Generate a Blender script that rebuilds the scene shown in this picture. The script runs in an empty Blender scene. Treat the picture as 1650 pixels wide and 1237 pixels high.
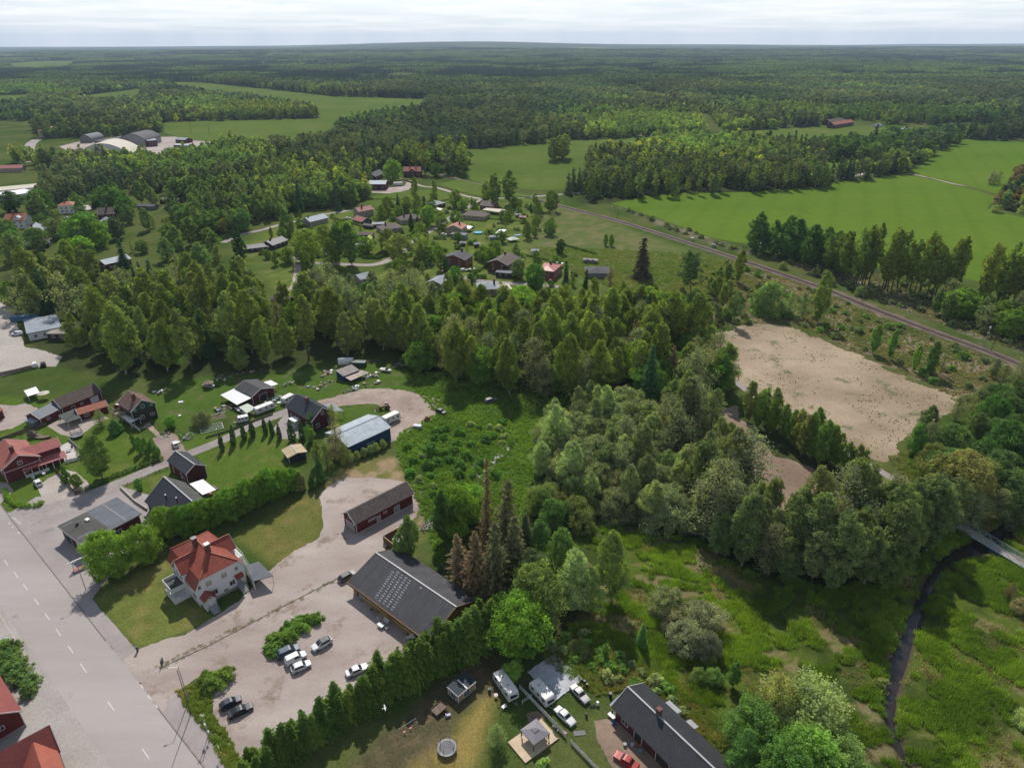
import bpy,bmesh,math,random
import numpy as np
from mathutils import Vector,Matrix
# -- camera, sky, sun, exposure
F_PX,CAM_H = 1100.0,115.0
PITCH = math.atan((618.5 - 68) / F_PX)
ROLL = math.radians(-0.14)
SC = bpy.context.scene
COL = SC.collection
cam = bpy.data.cameras.new("camera")
cam.lens = 36.0 * F_PX / 1650.0
cam.sensor_width = 36.0
cam.sensor_fit = 'HORIZONTAL'
cam.clip_start,cam.clip_end = 1.0,60000.0
camo = bpy.data.objects.new("camera",cam)
camo.matrix_world = (Matrix.Translation((0,0,CAM_H)) @ Matrix.Rotation(math.pi / 2 - PITCH,4,'X')
      @ Matrix.Rotation(ROLL,4,'Z'))
COL.objects.link(camo)
SC.camera = camo
SUN_EL,SUN_AZ = math.radians(46.5),math.radians(-6.0)   # azimuth from +Y towards +X
world = bpy.data.worlds.new("World")
SC.world = world
world.use_nodes = True
wt = world.node_tree
wt.nodes.clear()
def wn(t,**k):
 n = wt.nodes.new(t)
 for a,b in k.items():
  setattr(n,a,b)
 return n
sky = wn('ShaderNodeTexSky',sky_type='NISHITA',sun_disc=False,sun_elevation=SUN_EL,sun_rotation=SUN_AZ,
   air_density=1.0,dust_density=0.3,ozone_density=1.0,altitude=200.0)
tc = wn('ShaderNodeTexCoord')
sep = wn('ShaderNodeSeparateXYZ')
wt.links.new(tc.outputs['Generated'],sep.inputs[0])
mx = wn('ShaderNodeMath',operation='MAXIMUM'); mx.inputs[1].default_value = 0.012
wt.links.new(sep.outputs[2],mx.inputs[0])
addz = wn('ShaderNodeMath',operation='ADD'); addz.inputs[1].default_value = 0.035
wt.links.new(mx.outputs[0],addz.inputs[0])
dx = wn('ShaderNodeMath',operation='DIVIDE'); dy = wn('ShaderNodeMath',operation='DIVIDE')
wt.links.new(sep.outputs[0],dx.inputs[0]); wt.links.new(addz.outputs[0],dx.inputs[1])
wt.links.new(sep.outputs[1],dy.inputs[0]); wt.links.new(addz.outputs[0],dy.inputs[1])
cmb = wn('ShaderNodeCombineXYZ')
wt.links.new(dx.outputs[0],cmb.inputs[0]); wt.links.new(dy.outputs[0],cmb.inputs[1])
nz = wn('ShaderNodeTexNoise'); nz.inputs['Scale'].default_value = 0.5; nz.inputs['Detail'].default_value = 7
nz.inputs['Roughness'].default_value = 0.6
wt.links.new(cmb.outputs[0],nz.inputs['Vector'])
rmp = wn('ShaderNodeValToRGB')
rmp.color_ramp.elements[0].position = 0.36; rmp.color_ramp.elements[0].color = (0,0,0,1)
rmp.color_ramp.elements[1].position = 0.60; rmp.color_ramp.elements[1].color = (0.85,0.85,0.85,1)
wt.links.new(nz.outputs['Fac'],rmp.inputs[0])
low = wn('ShaderNodeMapRange'); low.inputs[1].default_value = 0.0; low.inputs[2].default_value = 0.30
low.inputs[3].default_value = 0.96; low.inputs[4].default_value = 0.0
wt.links.new(sep.outputs[2],low.inputs[0])
pale = wn('ShaderNodeMixRGB'); pale.inputs[2].default_value = (5.6,6.2,6.7,1)
wt.links.new(low.outputs[0],pale.inputs[0]); wt.links.new(sky.outputs[0],pale.inputs[1])
mixc = wn('ShaderNodeMixRGB')
mixc.inputs[2].default_value = (8.0,7.95,7.8,1)
thin = wn('ShaderNodeMapRange'); thin.inputs[1].default_value = 0.08; thin.inputs[2].default_value = 0.7
thin.inputs[3].default_value = 1.0; thin.inputs[4].default_value = 0.3
wt.links.new(sep.outputs[2],thin.inputs[0])
cf = wn('ShaderNodeMath',operation='MULTIPLY')
wt.links.new(rmp.outputs[0],cf.inputs[0]); wt.links.new(thin.outputs[0],cf.inputs[1])
wt.links.new(cf.outputs[0],mixc.inputs[0]); wt.links.new(pale.outputs[0],mixc.inputs[1])
bg = wn('ShaderNodeBackground'); bg.inputs[1].default_value = 0.1
wo = wn('ShaderNodeOutputWorld')
wt.links.new(mixc.outputs[0],bg.inputs[0]); wt.links.new(bg.outputs[0],wo.inputs[0])
sl = bpy.data.lights.new("sun",'SUN')
sl.energy = 4.1; sl.angle = math.radians(0.53); sl.color = (1.0,0.945,0.87)
so = bpy.data.objects.new("sun",sl)
sdir = Vector((math.sin(SUN_AZ) * math.cos(SUN_EL),math.cos(SUN_AZ) * math.cos(SUN_EL),math.sin(SUN_EL)))
so.rotation_euler = sdir.to_track_quat('Z','Y').to_euler()
so.location = sdir * 300
COL.objects.link(so)
SC.view_settings.view_transform = 'Standard'
SC.view_settings.look = 'None'
SC.view_settings.exposure = 0.55
SC.view_settings.gamma = 1.0
SC.cycles.max_bounces = 4; SC.cycles.diffuse_bounces = 3; SC.cycles.glossy_bounces = 2
SC.cycles.transmission_bounces = 3; SC.cycles.transparent_max_bounces = 6; SC.cycles.volume_bounces = 0
SC.cycles.caustics_reflective = False; SC.cycles.caustics_refractive = False
SC.cycles.sample_clamp_indirect = 4.0; SC.cycles.sample_clamp_direct = 6.0
# -- where a thing stands
_c,_s = math.cos(ROLL),math.sin(ROLL)
_cp,_sp = math.cos(PITCH),math.sin(PITCH)
def P(x,y,z=0.0):
 """ground (or height z) position seen at photograph coordinates x, y (1650 wide)"""
 u = (x - 825) / F_PX; v = -(y - 618.5) / F_PX
 u,v = u * _c - v * _s,u * _s + v * _c
 d2 = -_sp + v * _cp
 t = (z - CAM_H) / d2
 return (u * t,(_cp + v * _sp) * t,z)
def Q(*pts):
 out = []
 for p in pts:
  if len(p) == 3 and p[2] == 'w':
   out.append((p[0],p[1]))
  else:
   w = P(*p); out.append((w[0],w[1]))
 return out
def FR(ox,oy,s):
 return lambda x,y,*z: (ox + x / s,oy + y / s,*z)
rnd = random.Random(7)
npr = np.random.RandomState(11)
_tab = np.random.RandomState(3).rand(256,256)
def vn(x,y,s,o=0):
 x = np.asarray(x) / s + 17.3 * o + 1000; y = np.asarray(y) / s + 9.1 * o + 1000
 xi = np.floor(x).astype(int); yi = np.floor(y).astype(int)
 fx = x - xi; fy = y - yi
 fx = fx * fx * (3 - 2 * fx); fy = fy * fy * (3 - 2 * fy)
 a = _tab[xi & 255,yi & 255]; b = _tab[(xi + 1) & 255,yi & 255]
 c = _tab[xi & 255,(yi + 1) & 255]; d = _tab[(xi + 1) & 255,(yi + 1) & 255]
 return (a * (1 - fx) + b * fx) * (1 - fy) + (c * (1 - fx) + d * fx) * fy
def fbm(x,y,s,n=4,o=0):
 t = 0; a = 1; w = 0
 for i in range(n):
  t = t + a * vn(x,y,s / (2.1 ** i),o + i * 3); w += a; a *= 0.55
 return t / w
def sdf(px,py,poly):
 px = np.asarray(px,float); py = np.asarray(py,float)
 d = np.full(px.shape,1e18); ins = np.zeros(px.shape,bool)
 n = len(poly)
 for i in range(n):
  ax,ay = poly[i]; bx,by = poly[(i + 1) % n]
  ex,ey = bx - ax,by - ay
  wx,wy = px - ax,py - ay
  t = np.clip((wx * ex + wy * ey) / (ex * ex + ey * ey + 1e-12),0,1)
  d = np.minimum(d,(wx - ex * t) ** 2 + (wy - ey * t) ** 2)
  c = ((ay > py) != (by > py)) & (px < (bx - ax) * (py - ay) / ((by - ay) if by != ay else 1e-12) + ax)
  ins ^= c
 d = np.sqrt(d)
 return np.where(ins,-d,d)
def inside(x,y,poly):
 ins = False; n = len(poly)
 for i in range(n):
  ax,ay = poly[i]; bx,by = poly[(i + 1) % n]
  if (ay > y) != (by > y) and x < (bx - ax) * (y - ay) / (by - ay) + ax:
   ins = not ins
 return ins
# -- materials
MATS = {}
K_ = 0.70     # surfaces against leaves, for this exposure
def newmat(name):
 m = bpy.data.materials.new(name); m.use_nodes = True
 nt = m.node_tree; nt.nodes.clear()
 o = nt.nodes.new('ShaderNodeOutputMaterial')
 b = nt.nodes.new('ShaderNodeBsdfPrincipled')
 nt.links.new(b.outputs[0],o.inputs[0])
 return m,nt,b
def nd(nt,t,ins=None,**k):
 n = nt.nodes.new(t)
 for a,b in k.items():
  setattr(n,a,b)
 for a,b in (ins or {}).items():
  n.inputs[a].default_value = b
 return n
def col4(c):
 return (c[0],c[1],c[2],1)
def ramp(nt,stops):
 r = nt.nodes.new('ShaderNodeValToRGB')
 e = r.color_ramp.elements
 while len(e) < len(stops):
  e.new(0.5)
 for el,(p,c) in zip(e,stops):
  el.position = p; el.color = col4(c)
 return r
def paint(name,c,rough=0.6,var=0.12,scale=0.6,metal=0.0,spec=0.5,coat=0.0):
 """painted or plain surface with uneven wear"""
 if name in MATS:
  return MATS[name]
 c = [x * K_ for x in c]
 m,nt,b = newmat(name)
 t = nd(nt,'ShaderNodeTexCoord')
 n = nd(nt,'ShaderNodeTexNoise',{'Scale': scale,'Detail': 6.0,'Roughness': 0.65})
 nt.links.new(t.outputs['Object'],n.inputs['Vector'])
 r = ramp(nt,[(0.3,[x * (1 - var) for x in c]),(0.7,[min(1,x * (1 + var)) for x in c])])
 nt.links.new(n.outputs['Fac'],r.inputs[0]); nt.links.new(r.outputs[0],b.inputs['Base Color'])
 b.inputs['Roughness'].default_value = rough; b.inputs['Metallic'].default_value = metal
 b.inputs['Specular IOR Level'].default_value = spec
 if coat:
  b.inputs['Coat Weight'].default_value = coat
 MATS[name] = m
 return m
def planks(name,c,period=0.18,gap=0.6,rough=0.75,var=0.25,horiz=False,metal=0.0,rows=0.0,bump=0.4):
 """boards / seams / tile courses drawn in metres along each face"""
 if name in MATS:
  return MATS[name]
 c = [x * K_ for x in c]
 m,nt,b = newmat(name)
 t = nd(nt,'ShaderNodeUVMap')
 mp = nd(nt,'ShaderNodeMapping')
 nt.links.new(t.outputs[0],mp.inputs[0])
 if not horiz:
  mp.inputs['Rotation'].default_value = (0,0,math.pi / 2)
 br = nd(nt,'ShaderNodeTexBrick',{'Scale': 1.0,'Mortar Size': period * 0.09,'Mortar Smooth': 0.3,'Bias': 0.0,
          'Brick Width': rows if rows else 4.3,'Row Height': period,
          'Color1': col4([x * (1 - var) for x in c]),
          'Color2': col4([min(1,x * (1 + var)) for x in c]),
          'Mortar': col4([x * gap for x in c])})
 nt.links.new(mp.outputs[0],br.inputs['Vector'])
 tc = nd(nt,'ShaderNodeTexCoord')
 n = nd(nt,'ShaderNodeTexNoise',{'Scale': 0.45,'Detail': 7.0,'Roughness': 0.7})
 nt.links.new(tc.outputs['Object'],n.inputs['Vector'])
 r = ramp(nt,[(0.25,(0.62,0.62,0.62)),(0.75,(1.35,1.35,1.35))])
 nt.links.new(n.outputs['Fac'],r.inputs[0])
 mu = nd(nt,'ShaderNodeMixRGB',{0: 0.65},blend_type='MULTIPLY')
 nt.links.new(br.outputs['Color'],mu.inputs[1]); nt.links.new(r.outputs[0],mu.inputs[2])
 nt.links.new(mu.outputs[0],b.inputs['Base Color'])
 bp = nd(nt,'ShaderNodeBump',{'Strength': bump,'Distance': 0.03})
 bp.invert = True
 nt.links.new(br.outputs['Fac'],bp.inputs['Height']); nt.links.new(bp.outputs[0],b.inputs['Normal'])
 b.inputs['Roughness'].default_value = rough; b.inputs['Metallic'].default_value = metal; b.inputs['Specular IOR Level'].default_value = .25
 MATS[name] = m
 return m
def groundmat(name,c1,c2,c3=None,s1=0.12,s2=1.6,rough=0.95,bump=0.25,c3at=0.62,c3s=0.35,mid=(0.38,0.62),stretch=None,spk=0.3,spec=0.2,rows=None):
 """earth, gravel, asphalt, grass: two colours in patches and specks of a third"""
 if name in MATS:
  return MATS[name]
 c1,c2 = [x * K_ for x in c1],[x * K_ for x in c2]
 c3 = c3 and [x * K_ for x in c3]
 m,nt,b = newmat(name)
 t = nd(nt,'ShaderNodeTexCoord')
 vec = t.outputs['Object']
 if stretch:
  mp = nd(nt,'ShaderNodeMapping')
  mp.inputs['Rotation'].default_value = (0,0,stretch[0]); mp.inputs['Scale'].default_value = (stretch[1],1,1)
  nt.links.new(vec,mp.inputs[0]); vec2 = mp.outputs[0]
 else:
  vec2 = vec
 n1 = nd(nt,'ShaderNodeTexNoise',{'Scale': s1,'Detail': 8.0,'Roughness': 0.62})
 nt.links.new(vec2,n1.inputs['Vector'])
 r = ramp(nt,[(mid[0],c1),(mid[1],c2)])
 nt.links.new(n1.outputs['Fac'],r.inputs[0])
 last = r.outputs[0]
 n2 = nd(nt,'ShaderNodeTexNoise',{'Scale': s2,'Detail': 5.0,'Roughness': 0.75})
 nt.links.new(vec,n2.inputs['Vector'])
 if c3 is not None:
  n3 = nd(nt,'ShaderNodeTexNoise',{'Scale': c3s,'Detail': 9.0,'Roughness': 0.75})
  nt.links.new(vec,n3.inputs['Vector'])
  r3 = ramp(nt,[(c3at,(0,0,0)),(c3at + 0.09,(1,1,1))])
  nt.links.new(n3.outputs['Fac'],r3.inputs[0])
  mx = nd(nt,'ShaderNodeMixRGB',{2: col4(c3)})
  nt.links.new(r3.outputs[0],mx.inputs[0]); nt.links.new(last,mx.inputs[1])
  last = mx.outputs[0]
 if rows:
  wv = nd(nt,'ShaderNodeTexWave',{'Scale': rows[1],'Distortion': 1.2,'Detail': 2.0,'Detail Scale': .02})
  mr = nd(nt,'ShaderNodeMapping'); mr.inputs['Rotation'].default_value = (0,0,rows[0]); nt.links.new(vec,mr.inputs[0]); nt.links.new(mr.outputs[0],wv.inputs['Vector'])
  rw_ = ramp(nt,[(0.0,(.92,.93,.92)),(.3,(1,1,1))]); nt.links.new(wv.outputs['Fac'],rw_.inputs[0])
  mw = nd(nt,'ShaderNodeMixRGB',{0: .8},blend_type='MULTIPLY'); nt.links.new(last,mw.inputs[1]); nt.links.new(rw_.outputs[0],mw.inputs[2]); last = mw.outputs[0]
 r2 = ramp(nt,[(0.3,(1 - spk,) * 3),(0.7,(1 + spk,) * 3)])
 nt.links.new(n2.outputs['Fac'],r2.inputs[0])
 mu = nd(nt,'ShaderNodeMixRGB',{0: 0.8},blend_type='MULTIPLY')
 nt.links.new(last,mu.inputs[1]); nt.links.new(r2.outputs[0],mu.inputs[2])
 nt.links.new(mu.outputs[0],b.inputs['Base Color'])
 if bump:
  bp = nd(nt,'ShaderNodeBump',{'Strength': bump,'Distance': 0.25})
  nt.links.new(n2.outputs['Fac'],bp.inputs['Height']); nt.links.new(bp.outputs[0],b.inputs['Normal'])
 b.inputs['Roughness'].default_value = rough; b.inputs['Specular IOR Level'].default_value = spec
 MATS[name] = m
 return m
def leafmat(name,src='object',trans=0.42,var=0.5):
 """leaves: colour from the tree, varied from clump to clump; light passes through them"""
 if name in MATS:
  return MATS[name]
 m = bpy.data.materials.new(name); m.use_nodes = True
 nt = m.node_tree; nt.nodes.clear()
 o = nt.nodes.new('ShaderNodeOutputMaterial')
 if src == 'object':
  oi = nd(nt,'ShaderNodeObjectInfo'); base = oi.outputs['Color']
 else:
  at = nd(nt,'ShaderNodeAttribute',attribute_type='INSTANCER',attribute_name='tcol'); base = at.outputs['Color']
 ta = nd(nt,'ShaderNodeAttribute',attribute_type='GEOMETRY',attribute_name='tint')
 r = ramp(nt,[(0.0,(1 - var,1 - var,1 - var * 0.9)),(1.0,(1 + var * 1.15,1 + var,1 + var * 0.5))])
 nt.links.new(ta.outputs['Fac'],r.inputs[0])
 mu = nd(nt,'ShaderNodeMixRGB',{0: 1.0},blend_type='MULTIPLY')
 nt.links.new(base,mu.inputs[1]); nt.links.new(r.outputs[0],mu.inputs[2])
 df = nd(nt,'ShaderNodeBsdfDiffuse',{'Roughness': 0.8})
 tr = nd(nt,'ShaderNodeBsdfTranslucent')
 nt.links.new(mu.outputs[0],df.inputs[0])
 g = nd(nt,'ShaderNodeMixRGB',{0: 1.0,2: (1.15,1.25,0.55,1)},blend_type='MULTIPLY')
 nt.links.new(mu.outputs[0],g.inputs[1]); nt.links.new(g.outputs[0],tr.inputs[0])
 ms = nd(nt,'ShaderNodeMixShader',{0: trans})
 nt.links.new(df.outputs[0],ms.inputs[1]); nt.links.new(tr.outputs[0],ms.inputs[2])
 nt.links.new(ms.outputs[0],o.inputs[0])
 MATS[name] = m
 return m
# -- mesh builder
def link(o,parent=None):
 COL.objects.link(o)
 if parent is not None:
  o.parent = parent
 return o
def auto_uv(me):
 nl = len(me.loops)
 if not nl:
  return
 co = np.empty(len(me.vertices) * 3); me.vertices.foreach_get('co',co); co = co.reshape(-1,3)
 nr = np.empty(len(me.polygons) * 3); me.polygons.foreach_get('normal',nr); nr = nr.reshape(-1,3)
 lt = np.empty(len(me.polygons),int); me.polygons.foreach_get('loop_total',lt)
 vi = np.empty(nl,int); me.loops.foreach_get('vertex_index',vi)
 n = np.repeat(nr,lt,axis=0)
 u = np.stack([-n[:,1],n[:,0],np.zeros(nl)],1)
 l = np.linalg.norm(u,axis=1)
 flat = l < 0.05
 u[flat] = (1,0,0); l[flat] = 1
 u /= l[:,None]
 v = np.cross(n,u)
 c = co[vi]
 uv = np.stack([(c * u).sum(1),(c * v).sum(1)],1)
 lay = me.uv_layers.new(name='UVMap')
 lay.data.foreach_set('uv',uv.astype(np.float32).ravel())
class MB:
 def __init__(s):
  s.v = []; s.f = []; s.m = []
 def face(s,pts,mi=0):
  k = len(s.v); s.v += [tuple(p) for p in pts]; s.f.append(tuple(range(k,k + len(pts)))); s.m.append(mi); return s
 def solid(s,bot,top,mi=0):
  """closed prism between two loops with the same number of points"""
  k = len(s.v); n = len(bot)
  s.v += [tuple(p) for p in bot] + [tuple(p) for p in top]
  s.f.append(tuple(range(k + n - 1,k - 1,-1))); s.m.append(mi)
  s.f.append(tuple(range(k + n,k + 2 * n))); s.m.append(mi)
  for i in range(n):
   j = (i + 1) % n
   s.f.append((k + i,k + j,k + n + j,k + n + i)); s.m.append(mi)
  return s
 def box(s,x0,x1,y0,y1,z0,z1,mi=0):
  b = [(x0,y0,z0),(x1,y0,z0),(x1,y1,z0),(x0,y1,z0)]
  return s.solid(b,[(a,c,z1) for a,c,_ in b],mi)
 def poly(s,pts,z0,z1,mi=0):
  return s.solid([(p[0],p[1],z0) for p in pts],[(p[0],p[1],z1) for p in pts],mi)
 def slab(s,pts,th,mi=0):
  a,b,c = Vector(pts[0]),Vector(pts[1]),Vector(pts[2])
  n = (b - a).cross(c - a).normalized()
  if n.z < 0:
   n = -n; pts = list(reversed(pts))
  return s.solid([tuple(Vector(p) - n * th) for p in pts],pts,mi)
 def bar(s,p,q,w,h=None,mi=0):
  """square bar between two points"""
  p,q = Vector(p),Vector(q); d = (q - p)
  if d.length < 1e-6:
   return s
  d.normalize(); up = Vector((0,0,1)) if abs(d.z) < 0.95 else Vector((1,0,0))
  a = d.cross(up).normalized() * w / 2; b = a.cross(d).normalized() * (h or w) / 2
  return s.solid([p - a - b,p + a - b,p + a + b,p - a + b],[q - a - b,q + a - b,q + a + b,q - a + b],mi)
 def tube(s,p,q,r0,r1=None,n=8,mi=0):
  p,q = Vector(p),Vector(q); d = (q - p).normalized()
  r1 = r0 if r1 is None else r1
  up = Vector((0,0,1)) if abs(d.z) < 0.95 else Vector((1,0,0))
  a = d.cross(up).normalized(); b = a.cross(d)
  L = []
  for c,r in ((p,r0),(q,r1)):
   L.append([c + (a * math.cos(t) + b * math.sin(t)) * r for t in [2 * math.pi * i / n for i in range(n)]])
  return s.solid(L[0],L[1],mi)
 def loft(s,rings,mi=0,cap=True):
  k = len(s.v); n = len(rings[0])
  for r in rings:
   s.v += [tuple(p) for p in r]
  for i in range(len(rings) - 1):
   for j in range(n):
    a = k + i * n + j; b = k + i * n + (j + 1) % n
    s.f.append((a,b,b + n,a + n)); s.m.append(mi)
  if cap:
   s.f.append(tuple(range(k + n - 1,k - 1,-1))); s.m.append(mi)
   e = k + (len(rings) - 1) * n
   s.f.append(tuple(range(e,e + n))); s.m.append(mi)
  return s
 def build(s,name,mats,parent=None,smooth=False,bevel=0.0,fix=True):
  me = bpy.data.meshes.new(name)
  me.from_pydata(s.v,[],s.f)
  mats = mats if isinstance(mats,(list,tuple)) else [mats]
  for m in mats:
   me.materials.append(m)
  if len(mats) > 1:
   me.polygons.foreach_set('material_index',s.m)
  if fix:
   bm = bmesh.new(); bm.from_mesh(me)
   bmesh.ops.recalc_face_normals(bm,faces=bm.faces)
   if bevel:
    bmesh.ops.remove_doubles(bm,verts=bm.verts,dist=1e-4)
    bmesh.ops.bevel(bm,geom=[e for e in bm.edges],offset=bevel,segments=2,affect='EDGES',profile=0.6,clamp_overlap=True)
   bm.to_mesh(me); bm.free()
  auto_uv(me)
  if smooth:
   me.polygons.foreach_set('use_smooth',[True] * len(me.polygons))
  return link(bpy.data.objects.new(name,me),parent)
def tag(o,label,cat,group=None):
 o['label'] = label; o['category'] = cat
 if group:
  o['group'] = group
 return o
def thing(name,label,cat,loc=(0,0,0),rot=0.0,group=None):
 o = bpy.data.objects.new(name,None)
 o.empty_display_size = 0.5
 o.location = loc if len(loc) == 3 else (loc[0],loc[1],0); o.rotation_euler = (0,0,rot)
 link(o)
 return tag(o,label,cat,group)
def kids(o):
 return [c for c in COL.objects if c.parent == o]
def struct(o,kind='structure'):
 o['kind'] = kind
 return o
CH = {}
def remember(o,*parts):
 CH[o.name] = parts
def dup(root,loc,rot,label=None,group=None,scale=None,sub=None):
 r = root.copy(); COL.objects.link(r); r.location = loc; r.rotation_euler = (0,0,rot)
 if scale is not None:
  r.scale = scale
 if label:
  r['label'] = label
 if group:
  r['group'] = group
 for ch in list(root.children):
  c = ch.copy(); COL.objects.link(c); c.parent = r
  for g in list(ch.children):
   d = g.copy(); COL.objects.link(d); d.parent = c
 return r
def npmesh(name,verts,faces,mats,attr=None,midx=None,smooth=False):
 """mesh from arrays; faces (n,4) or (n,3)"""
 me = bpy.data.meshes.new(name)
 nf,k = faces.shape
 me.vertices.add(len(verts)); me.vertices.foreach_set('co',np.asarray(verts,np.float32).ravel())
 me.loops.add(nf * k); me.loops.foreach_set('vertex_index',faces.astype(np.int32).ravel())
 me.polygons.add(nf); me.polygons.foreach_set('loop_start',np.arange(nf,dtype=np.int32) * k)
 try:
  me.polygons.foreach_set('loop_total',np.full(nf,k,np.int32))
 except Exception:
  pass
 for m in (mats if isinstance(mats,(list,tuple)) else [mats]):
  me.materials.append(m)
 if midx is not None:
  me.polygons.foreach_set('material_index',np.asarray(midx,np.int32))
 for n,(dom,typ,arr) in (attr or {}).items():
  a = me.attributes.new(n,typ,dom)
  a.data.foreach_set('color' if 'COLOR' in typ else ('vector' if 'VECTOR' in typ else 'value'),np.asarray(arr,np.float32).ravel())
 me.polygons.foreach_set('use_smooth',np.full(nf,smooth,bool))
 me.update(calc_edges=True)
 return me
# -- the lie of the land
KERB_A,KERB_B = P(55.8,884),P(330,1237)
LEFT_A,LEFT_B = P(5,982),P(150,1196)
def ext(a,b,t):
 return (a[0] + (b[0] - a[0]) * t,a[1] + (b[1] - a[1]) * t,'w')
RIVER = Q((1650,830),(1600,868),(1560,885),(1520,905),(1495,945),(1475,990),(1452,1060),(1435,1110),(1438,1165),(1465,1237),(1490,1320),(1520,1400))
RIVER_W = [3.4,4.0,4.0,2.6,1.7,1.8,2.4,2.2,1.1,0.7,0.7,0.7]
def poly_dist(x,y,pts,ws=None):
 d = np.full(np.shape(x),1e9)
 for i in range(len(pts) - 1):
  ax,ay = pts[i]; bx,by = pts[i + 1]
  ex,ey = bx - ax,by - ay
  t = np.clip(((x - ax) * ex + (y - ay) * ey) / (ex * ex + ey * ey),0,1)
  dd = np.hypot(x - ax - ex * t,y - ay - ey * t)
  if ws:
   dd = dd - (ws[i] * (1 - t) + ws[i + 1] * t) / 2
  d = np.minimum(d,dd)
 return d
def smst(a,b,x):
 t = np.clip((x - a) / (b - a),0,1)
 return t * t * (3 - 2 * t)
Z = dict(
 marsh=Q((905,1010),(870,930),(960,850),(1060,850),(1120,870),(1200,920),(1350,950),(1480,900),(1540,830),(1800,860),(1900,1300),(1700,1500),(1220,1400),(1190,1237),(1110,1140),(1000,1080)),
 lush=Q((650,600),(760,600),(930,640),(930,720),(860,770),(830,880),(760,960),(700,900),(690,850),(660,780),(640,735),(640,700),(700,668)),
 dry=Q((148,965),(270,900),(320,960),(345,1000),(222,1048)),
 dry2=Q((375,865),(500,795),(515,800),(524,845),(500,880),(440,912)),
 dry3=Q((505,800),(560,745),(640,735),(700,790),(720,850),(660,880),(560,860)),
 yard=Q((480,1330),(700,1100),(800,1050),(870,1110),(800,1120),(740,1160),(730,1237),(720,1330)),
 straw=Q((650,1240),(720,1190),(770,1120),(800,1125),(790,1170),(770,1237),(700,1300)),
 lawn=Q((0,640),(120,640),(260,720),(330,700),(470,690),(480,770),(340,830),(230,830),(0,820)),
 lawn2=Q((320,600),(640,570),(700,610),(760,640),(690,690),(540,700),(420,640),(310,700),(200,660)),
 village=Q((380,400),(480,345),(640,335),(760,300),(880,320),(1000,370),(1110,440),(1100,500),(860,510),(640,520),(470,500)),
 brush=Q((1090,470),(1080,440),(1180,415),(1340,465),(1480,520),(1660,585),(1700,640),(1560,660),(1480,610),(1350,555),(1270,515),(1150,530)),
 northside=Q((1000,335),(1120,375),(1250,420),(1480,510),(1680,580),(1700,500),(1500,460),(1350,430),(1210,410),(1100,380)),
 strip=Q((900,330),(1090,395),(1190,430),(1150,480),(1100,500),(1000,470),(900,430),(850,400),(860,350)),
 rightbank=Q((1430,740),(1700,640),(1900,760),(1800,860),(1540,850)),
)
WOODS = [Q((0,440),(60,560),(120,600),(220,610),(340,606),(480,595),(570,575),(640,590),(700,612),(830,640),(900,660),(1020,660),(1165,640),(1170,600),(1115,560),(1100,520),(860,520),(640,500),(470,500),(400,480),(200,440)),
   Q((870,690),(960,650),(1080,670),(1120,700),(1220,770),(1260,830),(1340,800),(1440,790),(1560,810),(1540,860),(1480,920),(1380,960),(1280,950),(1150,890),(1000,850),(880,790)),
   Q((1200,640),(1240,650),(1400,750),(1380,790),(1300,770),(1200,700)),
   Q((1210,400),(1360,440),(1480,480),(1680,560),(1700,520),(1480,450),(1350,420)),
   Q((930,330),(1060,320),(1340,300),(1340,260),(1100,255),(940,280)),
   Q((700,920),(760,960),(900,1060),(960,960),(900,860),(800,800),(760,850))]
def relief(x,y):
 """height of the ground: level round the village, rolling far away"""
 d = np.hypot(x,y)
 far = smst(2200,9000,d)
 h = far * (fbm(x,y,5200,4,5) - 0.47) * 130
 ridge = smst(9000,14500,d)
 ang = np.degrees(np.arctan2(x,y))
 bump = 95 * np.exp(-((ang + 4) / 9.0) ** 2) + 12 * np.exp(-((ang - 20) / 25.0) ** 2) + 22
 h = h * (1 - ridge) + ridge * (bump + 55 * (fbm(x,y,3800,4,9) - 0.5))
 return h
def bank(x,y):
 d = poly_dist(x,y,RIVER,RIVER_W)
 return d
def ground_z(x,y):
 x = np.asarray(x,float); y = np.asarray(y,float)
 z = relief(x,y)
 near = (y < 180) & (x > 0) & (y > 30)
 if np.any(near):
  d = bank(x,y)
  z = np.where(near,z - 1.7 * (1 - smst(-0.9,1.6,d)),z)
 return z
def hsum(x,y):
 return float(relief(np.array([x]),np.array([y]))[0])
def lerp(a,b,w):
 return a * (1 - w[...,None]) + np.array(b) * w[...,None]
def straw(x,y):
 return smst(0.55,0.63,fbm(x * 0.8 + y * 0.35,y * 1.7,5.5,5,21)) * smst(0.42,0.58,fbm(x,y,26,3,22))
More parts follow.
